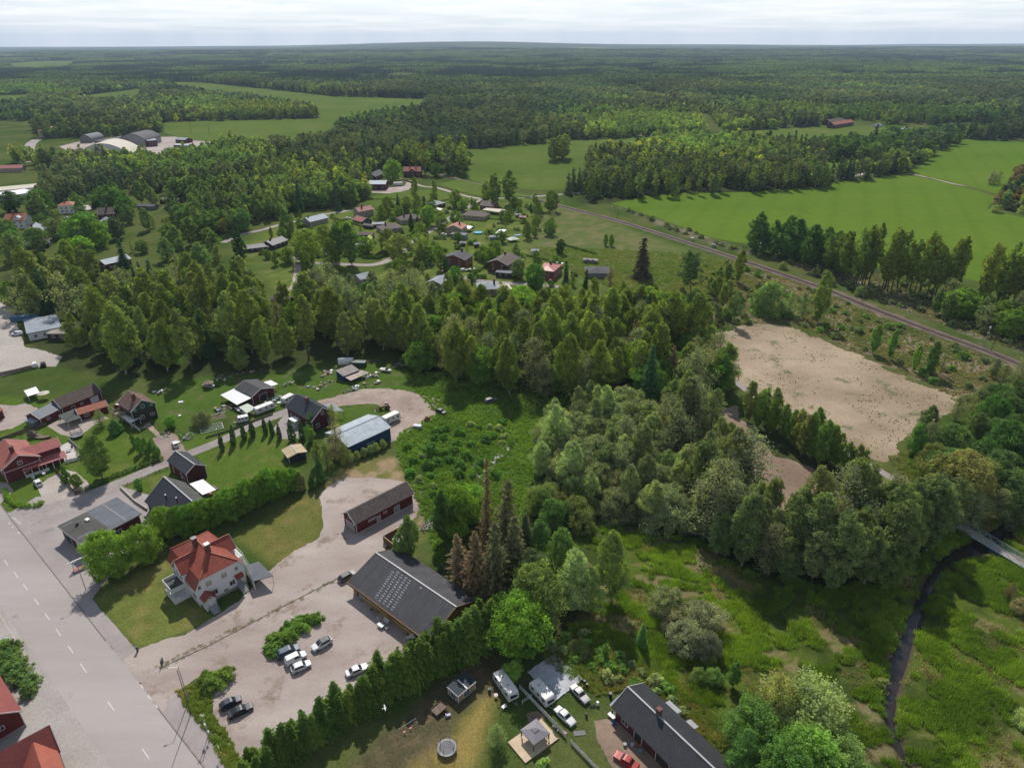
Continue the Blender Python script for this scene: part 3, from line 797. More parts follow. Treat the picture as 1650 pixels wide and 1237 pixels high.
def grow(kind,rs,h,r,t0,prof,ncl,nl,leaf,rcl,bk,limbs=14,out=0.7,hollow=0.55,down=0.0,flat=0.8,lean=0.0,multi=1,elong=1.0):
 """returns crown arrays and trunk arrays"""
 f = PROF[prof]
 cen = []; rr = []
 lob = rs.rand(9) * 6.28
 while len(cen) < ncl:
  t = rs.rand(); R = float(f(np.array(t))) * r
  if rs.rand() > (R / r) ** 0.8 + 0.12:
   continue
  a = rs.rand() * 6.283
  q = (hollow + (1 - hollow) * rs.rand()) if rs.rand() < 0.8 else rs.rand()
  g = math.sin(1.3 * a + 9 * t + lob[2]) + math.sin(2.1 * a - 13 * t + lob[3]) + math.sin(3.3 * a + 17 * t + lob[4])
  if g < -1.05 and q > .45 and prof != 'column':
   continue
  R *= 1 + 0.05 * g
  R *= 1 + 0.16 * math.sin(2 * a + lob[0] + 5 * t) + 0.13 * math.sin(3 * a + lob[1] - 7 * t)
  x = math.cos(a) * R * q; y = math.sin(a) * R * q
  z = h * (t0 + (1 - t0) * t)
  cen.append((x,y,z)); rr.append(rcl * (0.6 + 0.7 * rs.rand()) * (0.55 + 0.45 * R / r))
 cen = np.array(cen); rr = np.array(rr)
 V,T = cards(cen,rr,nl,leaf,rs,out,flat,down,elong=elong)
 segs = []
 for m in range(multi):
  a = rs.rand() * 6.28; sp = 0 if multi == 1 else r * 0.35
  bx,by = (0,0) if multi == 1 else (math.cos(a) * sp * 0.3,math.sin(a) * sp * 0.3)
  tx,ty = (rs.normal() * 0.02 * h,rs.normal() * 0.02 * h) if multi == 1 else (math.cos(a) * sp * 1.6,math.sin(a) * sp * 1.6)
  r0 = 0.010 * h + 0.05 if multi == 1 else 0.007 * h + 0.03
  prev = np.array((bx,by,-0.3)); N = 5
  for i in range(1,N + 1):
   t = i / N; p = np.array((bx + (tx - bx) * t + rs.normal() * 0.08,by + (ty - by) * t + rs.normal() * 0.08,h * 0.92 * t))
   segs.append((prev,p,r0 * (1 - (i - 1) / N) + 0.02,r0 * (1 - i / N) + 0.02)); prev = p
 idx = rs.permutation(len(cen))[:limbs]
 for i in idx:
  c = cen[i]; zb = max(h * t0 * 0.7,c[2] - (abs(c[0]) + abs(c[1])) * 0.7 - 0.4)
  segs.append(((0,0,zb),tuple(c),0.003 * h + 0.02,0.012))
 TV,TF = tubes(segs,5)
 return V,T,TV,TF
def grow_spruce(rs,h,r,leaf,tiers,per,nl,t0=0.04,droop=0.35,ragged=0.25):
 V = []; T = []
 for i in range(tiers):
  t = (i + rs.rand() * 0.6) / tiers
  z = h * (t0 + (1 - t0) * t); R = r * (1 - t) ** 0.8 * (1 + ragged * (rs.rand() - 0.5)) + 0.12
  m = max(3,int(per * (0.35 + 0.65 * (1 - t))))
  a0 = rs.rand() * 6.28
  for j in range(m):
   a = a0 + j * 6.283 / m + rs.normal() * 0.15
   L = R * (0.75 + 0.4 * rs.rand())
   k = max(2,int(nl * L / r))
   s = (np.arange(k) + 0.5 + rs.rand(k) * 0.4) / k
   px = np.cos(a) * L * s; py = np.sin(a) * L * s; pz = z - droop * L * s ** 1.3
   p = np.stack([px,py,pz],1) + rs.normal(size=(k,3)) * leaf * 0.22
   u = np.array((math.cos(a),math.sin(a),-droop)); w = np.array((-math.sin(a),math.cos(a),0))
   u = u + rs.normal(size=(k,3)) * 0.25; w = w + rs.normal(size=(k,3)) * 0.35
   sz = leaf * (0.7 + 0.6 * rs.rand(k,1)) * (1.15 - 0.5 * s[:,None])
   q = np.stack([p - u * sz * 0.6,p + w * sz * 0.45,p + u * sz * 0.75 + np.array((0,0,-0.12)) * sz,p - w * sz * 0.45],1)
   V.append(q.reshape(-1,3)); T.append(np.clip(rs.rand() * 0.5 + s * 0.35 + rs.rand(k) * 0.15,0,1))
 V = np.concatenate(V); T = np.concatenate(T)
 TV,TF = tubes([((0,0,-0.3),(0,0,h * 0.5),0.012 * h + 0.05,0.008 * h + 0.02),((0,0,h * 0.5),(0,0,h * 0.99),0.008 * h + 0.02,0.01)],5)
 return V,T,TV,TF
def q_(n,q):
 return max(3,int(n * q))
KINDS = {
 'birch':  lambda rs,q: grow('birch',rs,16,3.1,0.07,'narrow',q_(300,q ** .5),q_(44,q ** .5),0.28 / q ** .46,.85,birch_bark,10,down=1.2,elong=1.25),
 'aspen':  lambda rs,q: grow('aspen',rs,20,2.9,0.20,'narrow',q_(260,q ** .5),q_(40,q ** .5),0.30 / q ** .46,.8,bark,10),
 'round':  lambda rs,q: grow('round',rs,11,4.5,0.06,'round',q_(340,q ** .5),q_(48,q ** .5),0.31 / q ** .46,1.0,bark,12,out=1.0),
 'oval':   lambda rs,q: grow('oval',rs,14,4.0,0.04,'oval',q_(340,q ** .5),q_(46,q ** .5),0.30 / q ** .46,.95,bark,12,out=0.9),
 'willow': lambda rs,q: grow('willow',rs,6,4.0,0.0,'dome',q_(190,q ** .5),q_(66,q ** .5),0.25 / q ** .42,1.0,bark,10,hollow=0.75,multi=4,out=0.8),
 'sparse': lambda rs,q: grow('sparse',rs,13,3.6,0.08,'oval',q_(150,q ** .5),q_(26,q ** .5),0.28 / q ** .42,1.3,bark,60,hollow=0.35),
 'bush':   lambda rs,q: grow('bush',rs,1.8,1.25,0.0,'dome',q_(40,q ** .5),q_(36,q ** .5),0.24 / q ** .42,0.5,bark,4,hollow=0.6,multi=3),
 'thuja':  lambda rs,q: grow('thuja',rs,5.0,0.8,0.0,'column',q_(260,q ** .5),q_(26,q ** .5),0.17 / q ** .42,0.17,bark,2,hollow=0.8,out=1.2,down=1.0),
 'pine':   lambda rs,q: grow('pine',rs,17,3.3,0.30,'pine',q_(110,q ** .5),q_(60,q ** .5),0.36 / q ** .42,1.2,pine_bark,16,hollow=0.5,flat=0.6),
 'spruce': lambda rs,q: grow_spruce(rs,16,3.0,0.70 / q ** .42,q_(38,q ** .4),q_(14,q ** .3),q_(10,q ** .3)),
 'firhedge': lambda rs,q: grow_spruce(rs,9,2.3,0.46,34,17,11,0.0,0.15,0.4),
 'dead':   lambda rs,q: grow_spruce(rs,16,3.3,0.62,36,13,9,0.05,0.15,0.8),
}
NATIVE = dict(birch=16,aspen=20,round=11,oval=14,willow=6,sparse=13,bush=1.8,thuja=5,pine=17,spruce=16,firhedge=9,dead=16)
BARK = dict(birch=birch_bark,pine=pine_bark)
NEEDLE = ('spruce','firhedge','pine','thuja','dead')
PN = dict(birch='birch_tree',aspen='aspen_tree',round='broadleaf_tree',oval='leafy_tree',willow='willow_bush',sparse='thin_tree',
   bush='shrub',thuja='columnar_conifer',pine='pine_tree',spruce='spruce_tree',firhedge='spruce_tree',dead='withered_spruce')
CAT = dict(birch='birch',aspen='aspen',round='tree',oval='tree',willow='willow',sparse='tree',bush='bush',thuja='conifer',
   pine='pine',spruce='spruce',firhedge='spruce',dead='dead tree')
_cache = {}
def crownmesh(kind,v,q,mode):
 """mode 'parts': crown and trunk meshes; 'one': both in one mesh; 'inst': the same for a wood"""
 key = (kind,v,q,mode)
 if key in _cache:
  return _cache[key]
 rs = np.random.RandomState(sum(map(ord,kind)) * 7 + v * 13)
 V,T,TV,TF = KINDS[kind](rs,q)
 if q < 0.2:
  TV,TF = tubes([((0,0,-0.3),(0,0,NATIVE[kind] * 0.8),NATIVE[kind] * 0.015 + 0.05,0.03)],4)
 F = np.arange(len(V)).reshape(-1,4)
 lm = (needle_o if kind in NEEDLE else leaf_o) if mode != 'inst' else (needle_i if kind in NEEDLE else leaf_i)
 bk = BARK.get(kind,bark)
 if mode == 'parts':
  cm = npmesh('crown',V,F,lm,{'tint': ('FACE','FLOAT',T)})
  tm = npmesh('trunk',TV,TF,bk,smooth=True)
  _cache[key] = (cm,tm)
 else:
  V2 = np.concatenate([V,TV]); F2 = np.concatenate([F,TF + len(V)])
  mi = np.concatenate([np.zeros(len(F)),np.ones(len(TF))])
  _cache[key] = npmesh(PN[kind],V2,F2,[lm,bk],{'tint': ('FACE','FLOAT',np.concatenate([T,np.zeros(len(TF))]))},mi)
 return _cache[key]
PAL = dict(birch=(0.084,0.108,0.028),aspen=(0.102,0.120,0.030),round=(0.064,0.104,0.021),oval=(0.070,0.096,0.025),willow=(0.105,0.135,0.068),
   sparse=(0.105,0.112,0.070),bush=(0.070,0.125,0.030),thuja=(0.030,0.062,0.018),pine=(0.050,0.068,0.034),spruce=(0.022,0.048,0.020),
   firhedge=(0.030,0.072,0.018),dead=(0.080,0.062,0.038))
LIME = (0.115,0.190,0.022); GREY = (0.098,0.112,0.062); OCHRE = (0.112,0.106,0.040); BROWN = (0.086,0.066,0.040)
DARK = (0.035,0.072,0.022); OLIVE = (0.085,0.100,0.036); FRESH = (0.076,0.126,0.022); PALE = (0.135,0.165,0.075)
def shade(c,v=0.16):
 k = GAIN * (1 + (rnd.random() - 0.5) * 2 * v); w = (rnd.random() - 0.5) * v * 0.8
 return (min(1,c[0] * k * (1 + w)),c[1] * k,c[2] * k * (1 - w),1)
GAIN = 2.7
TREES = []
def tree(kind,x,y,h,w=1.0,col=None,label=None,group=None,z=0.0,world_=False,own=False):
 p = (x,y) if world_ else P(x,y,z)[:2]
 TREES.append(dict(kind=kind,x=p[0],y=p[1],h=h,w=w,col=col or PAL[kind],label=label,group=group,own=own))
def place_tree(t):
 kind = t['kind']; d = math.hypot(t['x'],t['y'])
 s = t['h'] / NATIVE[kind]
 px = t['h'] * F_PX / math.hypot(d,CAM_H)
 v = rnd.randrange(6 if kind in ('birch','round','oval','spruce','willow') else 3)
 sc = (s * t['w'] * (0.92 + 0.16 * rnd.random()),s * t['w'] * (0.92 + 0.16 * rnd.random()),s)
 z = float(bank_z(t['x'],t['y']))
 rot = rnd.random() * 6.283; lx,ly = rnd.gauss(0,.035),rnd.gauss(0,.035)
 lab = t['label']; col = shade(t['col'])
 if (d < 330 or t['own']) and kind != 'bush':
  cm,tm = crownmesh(kind,v,1.0 if d < 330 else 0.5,'parts')
  r = thing(PN[kind],lab,CAT[kind],(t['x'],t['y'],z),rot,t['group'])
  r.scale = sc; r.rotation_euler = (lx,ly,rot)
  c = link(bpy.data.objects.new('crown',cm),r); c.color = col
  link(bpy.data.objects.new('trunk',tm),r)
 else:
  q = 1.0 if d < 330 else (0.45 if d < 560 else 0.22)
  me = crownmesh(kind,v,q,'one')
  r = bpy.data.objects.new(PN[kind],me); link(r); r.location = (t['x'],t['y'],z); r.rotation_euler = (lx,ly,rot); r.scale = sc
  r.color = col; tag(r,lab,CAT[kind],t['group'])
 return r
def bank_z(x,y):
 if y < 180 and x > 0:
  return min(0.0,float(ground_z(np.array([x]),np.array([y]))[0]))
 return 0.0
KEEP = []      # places where nothing may grow: (polygon, margin)
def scatter(poly,n,mix,label,group,avoid=(),sep=3.0,hvar=0.25,edge=0.0):
 """fill a wood; mix = [(weight, kind, height, width, colour, own label)]"""
 xs = [p[0] for p in poly]; ys = [p[1] for p in poly]
 got = []; tries = 0
 tot = sum(m[0] for m in mix)
 while len(got) < n and tries < n * 40:
  tries += 1
  x = rnd.uniform(min(xs),max(xs)); y = rnd.uniform(min(ys),max(ys))
  if not inside(x,y,poly) or any(inside(x,y,a) for a in avoid):
   continue
  if any((x - a) ** 2 + (y - b) ** 2 < sep * sep for a,b in got):
   continue
  if any((x - a) ** 2 + (y - b) ** 2 < r * r for a,b,r in KEEP):
   continue
  got.append((x,y))
  u = rnd.random() * tot; i = 0
  while u > mix[i][0]:
   u -= mix[i][0]; i += 1
  m = mix[i]
  tree(m[1],x,y,m[2] * (1 + (rnd.random() - 0.5) * 2 * hvar),m[3],m[4],(m[5] if len(m) > 5 else None) or label % NOUN[m[1]],(group % (NOUN[m[1]] + 's')) if '%' in group else group,world_=True)
NOUN = dict(birch='birch',aspen='aspen',round='broad-leaved tree',oval='leafy tree',willow='grey-green willow',sparse='thin-leaved tree',bush='shrub',thuja='columnar conifer',
   pine='pine',spruce='dark spruce',firhedge='spruce',dead='brown withered spruce')
def wood(name,kind,pts,v=0,q=0.12,mesh=None,cols=None,kindtag='stuff',hs=None,lab='wood'):
 if not len(pts):
  return
 me = mesh or crownmesh(kind,v,q,'inst')
 src = bpy.data.objects.new(me.name + '_pattern',me)
 pts = np.asarray(pts,float); n = len(pts)
 pm = bpy.data.meshes.new(name)
 pm.vertices.add(n); pm.vertices.foreach_set('co',pts.astype(np.float32).ravel())
 if hs is None:
  hs = np.ones((n,2))
 sc = np.stack([hs[:,0] * hs[:,1],hs[:,0] * hs[:,1],hs[:,0]],1)
 a = pm.attributes.new('size','FLOAT_VECTOR','POINT'); a.data.foreach_set('vector',sc.astype(np.float32).ravel())
 ro = np.zeros((n,3)); ro[:,2] = npr.rand(n) * 6.283
 a = pm.attributes.new('turn','FLOAT_VECTOR','POINT'); a.data.foreach_set('vector',ro.astype(np.float32).ravel())
 cc = np.concatenate([np.asarray(cols) * GAIN,np.ones((n,1))],1)
 a = pm.attributes.new('tcol','FLOAT_COLOR','POINT'); a.data.foreach_set('color',cc.astype(np.float32).ravel())
 o = link(bpy.data.objects.new(name,pm))
 g = bpy.data.node_groups.new(name,'GeometryNodeTree')
 g.interface.new_socket('Geometry',in_out='INPUT',socket_type='NodeSocketGeometry')
 g.interface.new_socket('Geometry',in_out='OUTPUT',socket_type='NodeSocketGeometry')
 gi = g.nodes.new('NodeGroupInput'); go = g.nodes.new('NodeGroupOutput')
 ip = g.nodes.new('GeometryNodeInstanceOnPoints')
 ob = g.nodes.new('GeometryNodeObjectInfo'); ob.inputs['Object'].default_value = src; ob.inputs['As Instance'].default_value = True
 s1 = g.nodes.new('GeometryNodeInputNamedAttribute'); s1.data_type = 'FLOAT_VECTOR'; s1.inputs['Name'].default_value = 'size'
 s2 = g.nodes.new('GeometryNodeInputNamedAttribute'); s2.data_type = 'FLOAT_VECTOR'; s2.inputs['Name'].default_value = 'turn'
 L = g.links.new
 L(gi.outputs[0],ip.inputs['Points']); L(ob.outputs['Geometry'],ip.inputs['Instance'])
 L(s1.outputs['Attribute'],ip.inputs['Scale']); L(s2.outputs['Attribute'],ip.inputs['Rotation'])
 L(ip.outputs[0],go.inputs[0])
 md = o.modifiers.new('grow','NODES'); md.node_group = g
 struct(o,kindtag)
 return o
# -- materials of the buildings
redwood = planks('falu_red_boards',(0.150,0.026,0.026),0.16,0.55)
darkred = planks('dark_red_boards',(0.100,0.024,0.028),0.16,0.55)
brick = planks('red_brick',(0.22,0.075,0.055),0.08,0.8,rows=0.25,horiz=True,bump=0.2)
darkbrick = planks('brown_brick',(0.13,0.06,0.045),0.08,0.8,rows=0.25,horiz=True,bump=0.2)
beigewall = paint('beige_render',(0.34,0.29,0.20),0.9,0.12)
greywall = planks('grey_boards',(0.22,0.21,0.19),0.16,0.6)
greenwall = planks('green_boards',(0.03,0.085,0.055),0.16,0.55)
brownwall = planks('dark_brown_boards',(0.050,0.036,0.030),0.16,0.55)
blackwall = planks('black_boards',(0.035,0.030,0.032),0.16,0.55)
bluewall = planks('blue_sheeting',(0.014,0.055,0.115),0.20,0.7)
navywall = planks('navy_boards',(0.03,0.05,0.085),0.16,0.6)
yellowwall = paint('yellow_wall',(0.46,0.27,0.045),0.85,0.1)
whitewall = paint('white_render',(0.72,0.72,0.70),0.85,0.06)
whitewood = planks('white_boards',(0.68,0.68,0.66),0.16,0.75,var=0.05)
trim = paint('white_trim',(0.68,0.67,0.64),0.6,0.08)
greytrim = paint('grey_trim',(0.32,0.32,0.32),0.6,0.1)
tilered = planks('red_roof_tiles',(0.34,0.075,0.045),0.36,0.42,rows=0.30,horiz=True,bump=0.9,rough=0.55,var=0.14)
tilered2 = planks('pinkish_roof_tiles',(0.36,0.10,0.075),0.36,0.5,rows=0.30,horiz=True,bump=0.7,rough=0.6,var=0.12)
tileorange = planks('orange_roof_tiles',(0.42,0.135,0.07),0.36,0.5,rows=0.30,horiz=True,bump=0.7,rough=0.6,var=0.15)
tilebrown = planks('brown_roof_tiles',(0.105,0.072,0.058),0.36,0.45,rows=0.30,horiz=True,bump=0.8,rough=0.7,var=0.3)
tilegrey = planks('weathered_roof_tiles',(0.13,0.10,0.088),0.36,0.42,rows=0.30,horiz=True,bump=0.9,rough=0.7,var=0.3)
pinkmetal = planks('pink_metal_roof',(0.42,0.13,0.115),0.5,0.7,var=0.08,rough=0.5,bump=0.6)
blackmetal = planks('black_metal_roof',(0.030,0.033,0.042),0.45,0.55,var=0.12,rough=0.6,horiz=True,bump=0.8)
blackseam = planks('black_seamed_roof',(0.034,0.038,0.050),0.40,0.5,var=0.12,rough=0.5,bump=0.8)
felt = planks('dark_roof_felt',(0.062,0.062,0.068),0.9,0.8,var=0.12,rough=0.8,bump=0.15)
greyfelt = planks('grey_roof_felt',(0.115,0.125,0.145),1.0,0.85,var=0.08,rough=0.75,bump=0.1)
mossfelt = planks('mossy_roof',(0.080,0.090,0.080),0.55,0.7,var=0.3,rough=0.9,bump=0.3)
tinroof = planks('light_tin_roof',(0.40,0.455,0.50),0.62,0.86,var=0.05,rough=0.7,bump=0.3)
greytin = planks('grey_tin_roof',(0.26,0.29,0.33),0.5,0.8,var=0.07,rough=0.7,bump=0.4)
rustyroof = planks('old_corrugated_roof',(0.30,0.26,0.23),0.5,0.75,var=0.2,rough=0.8,bump=0.4)
yellowroof = planks('pale_yellow_roof',(0.46,0.36,0.22),0.5,0.85,var=0.06,rough=0.7,bump=0.2)
whitesheet = paint('white_sheet',(0.74,0.74,0.72),0.55,0.05,0.4)
creamroof = paint('cream_roof',(0.50,0.45,0.36),0.8,0.12,0.2)
concrete = paint('concrete',(0.30,0.29,0.27),0.9,0.2,0.8)
rawwood = planks('raw_timber',(0.40,0.28,0.16),0.14,0.75,var=0.15)
oldwood = planks('weathered_timber',(0.17,0.125,0.095),0.14,0.6,var=0.3)
brownfence = planks('brown_fence_boards',(0.19,0.085,0.05),0.14,0.6,var=0.25)
palewood = planks('new_deck_boards',(0.60,0.47,0.32),0.14,0.82,var=0.07,horiz=True)
chimbrick = planks('chimney_brick',(0.16,0.07,0.06),0.09,0.8,rows=0.25,horiz=True,bump=0.2)
blackpaint = paint('black_paint',(0.022,0.022,0.024),0.5,0.2)
darkgrey = paint('dark_grey_plastic',(0.06,0.062,0.065),0.6,0.2)
steel = paint('galvanised_steel',(0.42,0.43,0.44),0.45,0.1,1.0,metal=0.6)
glass,nt,b = newmat('window_glass')
b.inputs['Base Color'].default_value = (0.018,0.024,0.030,1); b.inputs['Roughness'].default_value = 0.12
b.inputs['Specular IOR Level'].default_value = 0.15
greenglass,nt,b = newmat('reflecting_glass')
b.inputs['Base Color'].default_value = (0.045,0.075,0.075,1); b.inputs['Roughness'].default_value = 0.05
b.inputs['Specular IOR Level'].default_value = 0.9
blind = paint('window_blind',(0.38,0.33,0.26),0.8,0.1)
def window(par,x,y,z,w,h,side,panes=True,frame=None,pm=None,mull=1,name='window'):
 """side: f (faces -y), b (+y), l (-x), r (+x); x, y is the wall point at the window's middle"""
 fr = frame or trim
 ax = (1,0) if side in 'fb' else (0,1)
 no = dict(f=(0,-1),b=(0,1),l=(-1,0),r=(1,0))[side]
 m = MB()
 def bx(u0,u1,z0,z1,d0,d1,mb):
  xs = sorted([x + ax[0] * u0 + no[0] * d0,x + ax[0] * u1 + no[0] * d1]) if ax[0] else sorted([x + no[0] * d0,x + no[0] * d1])
  ys = sorted([y + ax[1] * u0 + no[1] * d0,y + ax[1] * u1 + no[1] * d1]) if ax[1] else sorted([y + no[1] * d0,y + no[1] * d1])
  mb.box(xs[0],xs[1],ys[0],ys[1],z0,z1)
 t = 0.11
 bx(-w / 2 - t,w / 2 + t,z - t,z,0.0,0.07,m); bx(-w / 2 - t,w / 2 + t,z + h,z + h + t,0,0.07,m)
 bx(-w / 2 - t,-w / 2,z,z + h,0,0.06,m); bx(w / 2,w / 2 + t,z,z + h,0,0.06,m)
 for i in range(mull):
  u = -w / 2 + w * (i + 1) / (mull + 1)
  bx(u - 0.035,u + 0.035,z,z + h,0,0.05,m)
 if h > 1.0 and mull and name == 'window':
  bx(-w / 2,w / 2,z + h * 0.66,z + h * 0.66 + 0.05,0,0.045,m)
 if panes:
  o = m.build(name,fr,par)
  g = MB(); bx(-w / 2,w / 2,z,z + h,0.0,0.03,g)
  g.build('pane',pm or glass,o,fix=False)
 else:
  k = len(m.f); bx(-w / 2,w / 2,z,z + h,0.0,0.03,m)
  for i in range(k,len(m.f)):
   m.m[i] = 1
  o = m.build(name,[fr,pm or glass],par)
 return o
def door(par,x,y,z,w,h,side,mat=None,name='door'):
 ax = (1,0) if side in 'fb' else (0,1); no = dict(f=(0,-1),b=(0,1),l=(-1,0),r=(1,0))[side]
 m = MB()
 def bx(u0,u1,z0,z1,d1,mi):
  xs = sorted([x + ax[0] * u0,x + ax[0] * u1 + no[0] * d1]); ys = sorted([y + ax[1] * u0,y + ax[1] * u1 + no[1] * d1])
  m.box(xs[0],xs[1],ys[0],ys[1],z0,z1,mi)
 bx(-w / 2,w / 2,z,z + h,0.05,0)
 for u in (-w / 2 - 0.1,w / 2):
  bx(u,u + 0.1,z,z + h,0.08,1)
 bx(-w / 2 - 0.1,w / 2 + 0.1,z + h,z + h + 0.1,0.08,1)
 return m.build(name,[mat or greytrim,trim],par)
def gable_wall(m,L,D,e,r,rp=0.5,o=0.35,mi=0,z0=-0.3):
 """walls inside the roof outline [0,L]x[0,D]; ridge along x at y = rp*D"""
 sl1 = (r - e) / (rp * D); sl2 = (r - e) / ((1 - rp) * D)
 y0,y1 = o,D - o; x0,x1 = o,L - o
 t = 0.14
 prof = [(y0,z0),(y1,z0),(y1,e + sl2 * o - t),(rp * D,r - t),(y0,e + sl1 * o - t)]
 m.solid([(x0,a,b) for a,b in prof],[(x1,a,b) for a,b in prof],mi)
def gable_roof(m,L,D,e,r,rp=0.5,th=0.16,mi=0):
 m.slab([(0,0,e),(L,0,e),(L,rp * D,r),(0,rp * D,r)],th,mi)
 m.slab([(0,rp * D + 0.002,r - 0.002),(L,rp * D + 0.002,r - 0.002),(L,D,e),(0,D,e)],th,mi)
def barge(m,L,D,e,r,rp=0.5,mi=0,ends='lr'):
 for x in ([-0.03] if 'l' in ends else []) + ([L + 0.03] if 'r' in ends else []):
  m.bar((x,-0.02,e - 0.06),(x,rp * D,r - 0.04),0.07,0.24,mi)
  m.bar((x,D + 0.02,e - 0.06),(x,rp * D,r - 0.04),0.07,0.24,mi)
def hip_roof(m,L,D,e,r,th=0.16,mi=0,run=None):
 a = run if run is not None else D / 2
 a = min(a,L / 2 - 0.05)
 p = [(0,0,e),(L,0,e),(L,D,e),(0,D,e)]; q = [(a,D / 2,r),(L - a,D / 2,r)]
 m.slab([p[0],p[1],q[1],q[0]],th,mi); m.slab([p[2],p[3],q[0],q[1]],th,mi)
 m.slab([p[3],p[0],q[0]],th,mi); m.slab([p[1],p[2],q[1]],th,mi)
def house(name,label,cat,A,B,D,e,r=None,kind='gable',wall=redwood,roof=tilebrown,rp=0.5,o=0.4,chim=(),wins=(),doors=(),
   corner=True,detail=True,world=None,L=None,group=None,base=True,ridgecap=None,tm=None,bargem=None):
 """A, B: photograph coordinates (with height) of the ends of the eave towards the camera"""
 if world:
  a,ang,L = world
 else:
  pa,pb = P(*A),P(*B); ang = math.atan2(pb[1] - pa[1],pb[0] - pa[0]); a = (pa[0],pa[1])
  L = L or math.hypot(pb[0] - pa[0],pb[1] - pa[1])
 r = e + 2 if r is None else r
 t = thing(name,label,cat,(a[0],a[1],0),ang,group)
 tm = tm or trim
 m = MB()
 if kind == 'gable':
  gable_wall(m,L,D,e,r,rp,o)
 else:
  m.box(o,L - o,o,D - o,-0.3,(min(e,r) if kind == 'shed' else e) - 0.12)
  if kind == 'shed':
   m = MB(); sl = (r - e) / D
   pr = [(o,-0.3),(D - o,-0.3),(D - o,e + sl * (D - o) - 0.14),(o,e + sl * o - 0.14)]
   m.solid([(o,p,q) for p,q in pr],[(L - o,p,q) for p,q in pr])
 m.build('wall',wall,t)
 m = MB()
 if kind == 'gable':
  gable_roof(m,L,D,e,r,rp)
 elif kind == 'hip':
  hip_roof(m,L,D,e,r)
 elif kind == 'shed':
  m.slab([(0,0,e),(L,0,e),(L,D,r),(0,D,r)],0.16)
 else:
  m.box(0,L,0,D,e - 0.12,e + 0.10)
 ro = m.build('roof',roof,t)
 if kind in ('gable',) and detail:
  for en in 'lr':
   m = MB(); barge(m,L,D,e,r,rp,ends=en); m.build('bargeboard',bargem or tm,ro)
 if kind == 'flat' and detail:
  m = MB(); h0,h1 = e - 0.16,e + 0.16
  m.box(-0.05,L + 0.05,-0.07,-0.003,h0,h1); m.box(-0.05,L + 0.05,D + 0.003,D + 0.07,h0,h1)
  m.box(-0.07,-0.003,0,D,h0,h1); m.box(L + 0.003,L + 0.07,0,D,h0,h1); m.build('fascia',tm,ro)
 if ridgecap:
  m = MB(); m.bar((0,rp * D,r + 0.03),(L,rp * D,r + 0.03),0.34,0.10); m.build('ridge_cap',ridgecap,ro)
 for (u,v,w,h) in chim:
  m = MB(); m.box(u - w / 2,u + w / 2,v - w / 2,v + w / 2,e * 0.9,h); m.box(u - w / 2 - 0.06,u + w / 2 + 0.06,v - w / 2 - 0.06,v + w / 2 + 0.06,h,h + 0.12)
  m.build('chimney',chimbrick,ro)
 if corner and detail and math.hypot(a[0],a[1]) < 300:
  w = 0.13
  for x in (o - 0.02,L - o + 0.02 - w):
   for y in (o - 0.02,D - o + 0.02 - w):
    zt = (e - 0.15) if kind != 'shed' else (e + (r - e) * (0 if y < D / 2 else 1) - 0.25)
    m = MB(); m.box(x,x + w,y,y + w,-0.1,zt); m.build('corner_board',tm,t)
 for wn_ in wins:
  side,u,z,w,h = wn_[:5]; k = wn_[5] if len(wn_) > 5 else {}
  x,y = dict(f=(u,o),b=(u,D - o),l=(o,u),r=(L - o,u))[side]
  window(t,x,y,z,w,h,side,panes=detail,**k)
 for d in doors:
  side,u,w,h = d[:4]; mt = d[4] if len(d) > 4 else None; nm = d[5] if len(d) > 5 else 'door'
  x,y = dict(f=(u,o),b=(u,D - o),l=(o,u),r=(L - o,u))[side]
  door(t,x,y,0.0,w,h,side,mt,nm)
 return t
def row(side,L,n,z,w=1.1,h=1.2,m0=1.2,**k):
 return [(side,m0 + (L - 2 * m0) * (i + 0.5) / n,z,w,h,k) for i in range(n)]
def slabthing(name,label,cat,pts,th,mat,posts=True,pm=None,part='roof',group=None,plen=None):
 """a flat roof or sheet given by its corners (photograph coordinates with height), on posts"""
 W = [P(*p) for p in pts]
 cx = sum(p[0] for p in W) / len(W); cy = sum(p[1] for p in W) / len(W)
 t = thing(name,label,cat,(cx,cy,0),0,group)
 m = MB(); m.slab([(p[0] - cx,p[1] - cy,p[2]) for p in W],th)
 m.build(part,mat,t)
 if posts:
  for p in W:
   x,y = (p[0] - cx) * 0.94,(p[1] - cy) * 0.94
   m = MB(); m.box(x - .06,x + .06,y - .06,y + .06,0,p[2] - th); m.build('post',pm or trim,t)
 return t
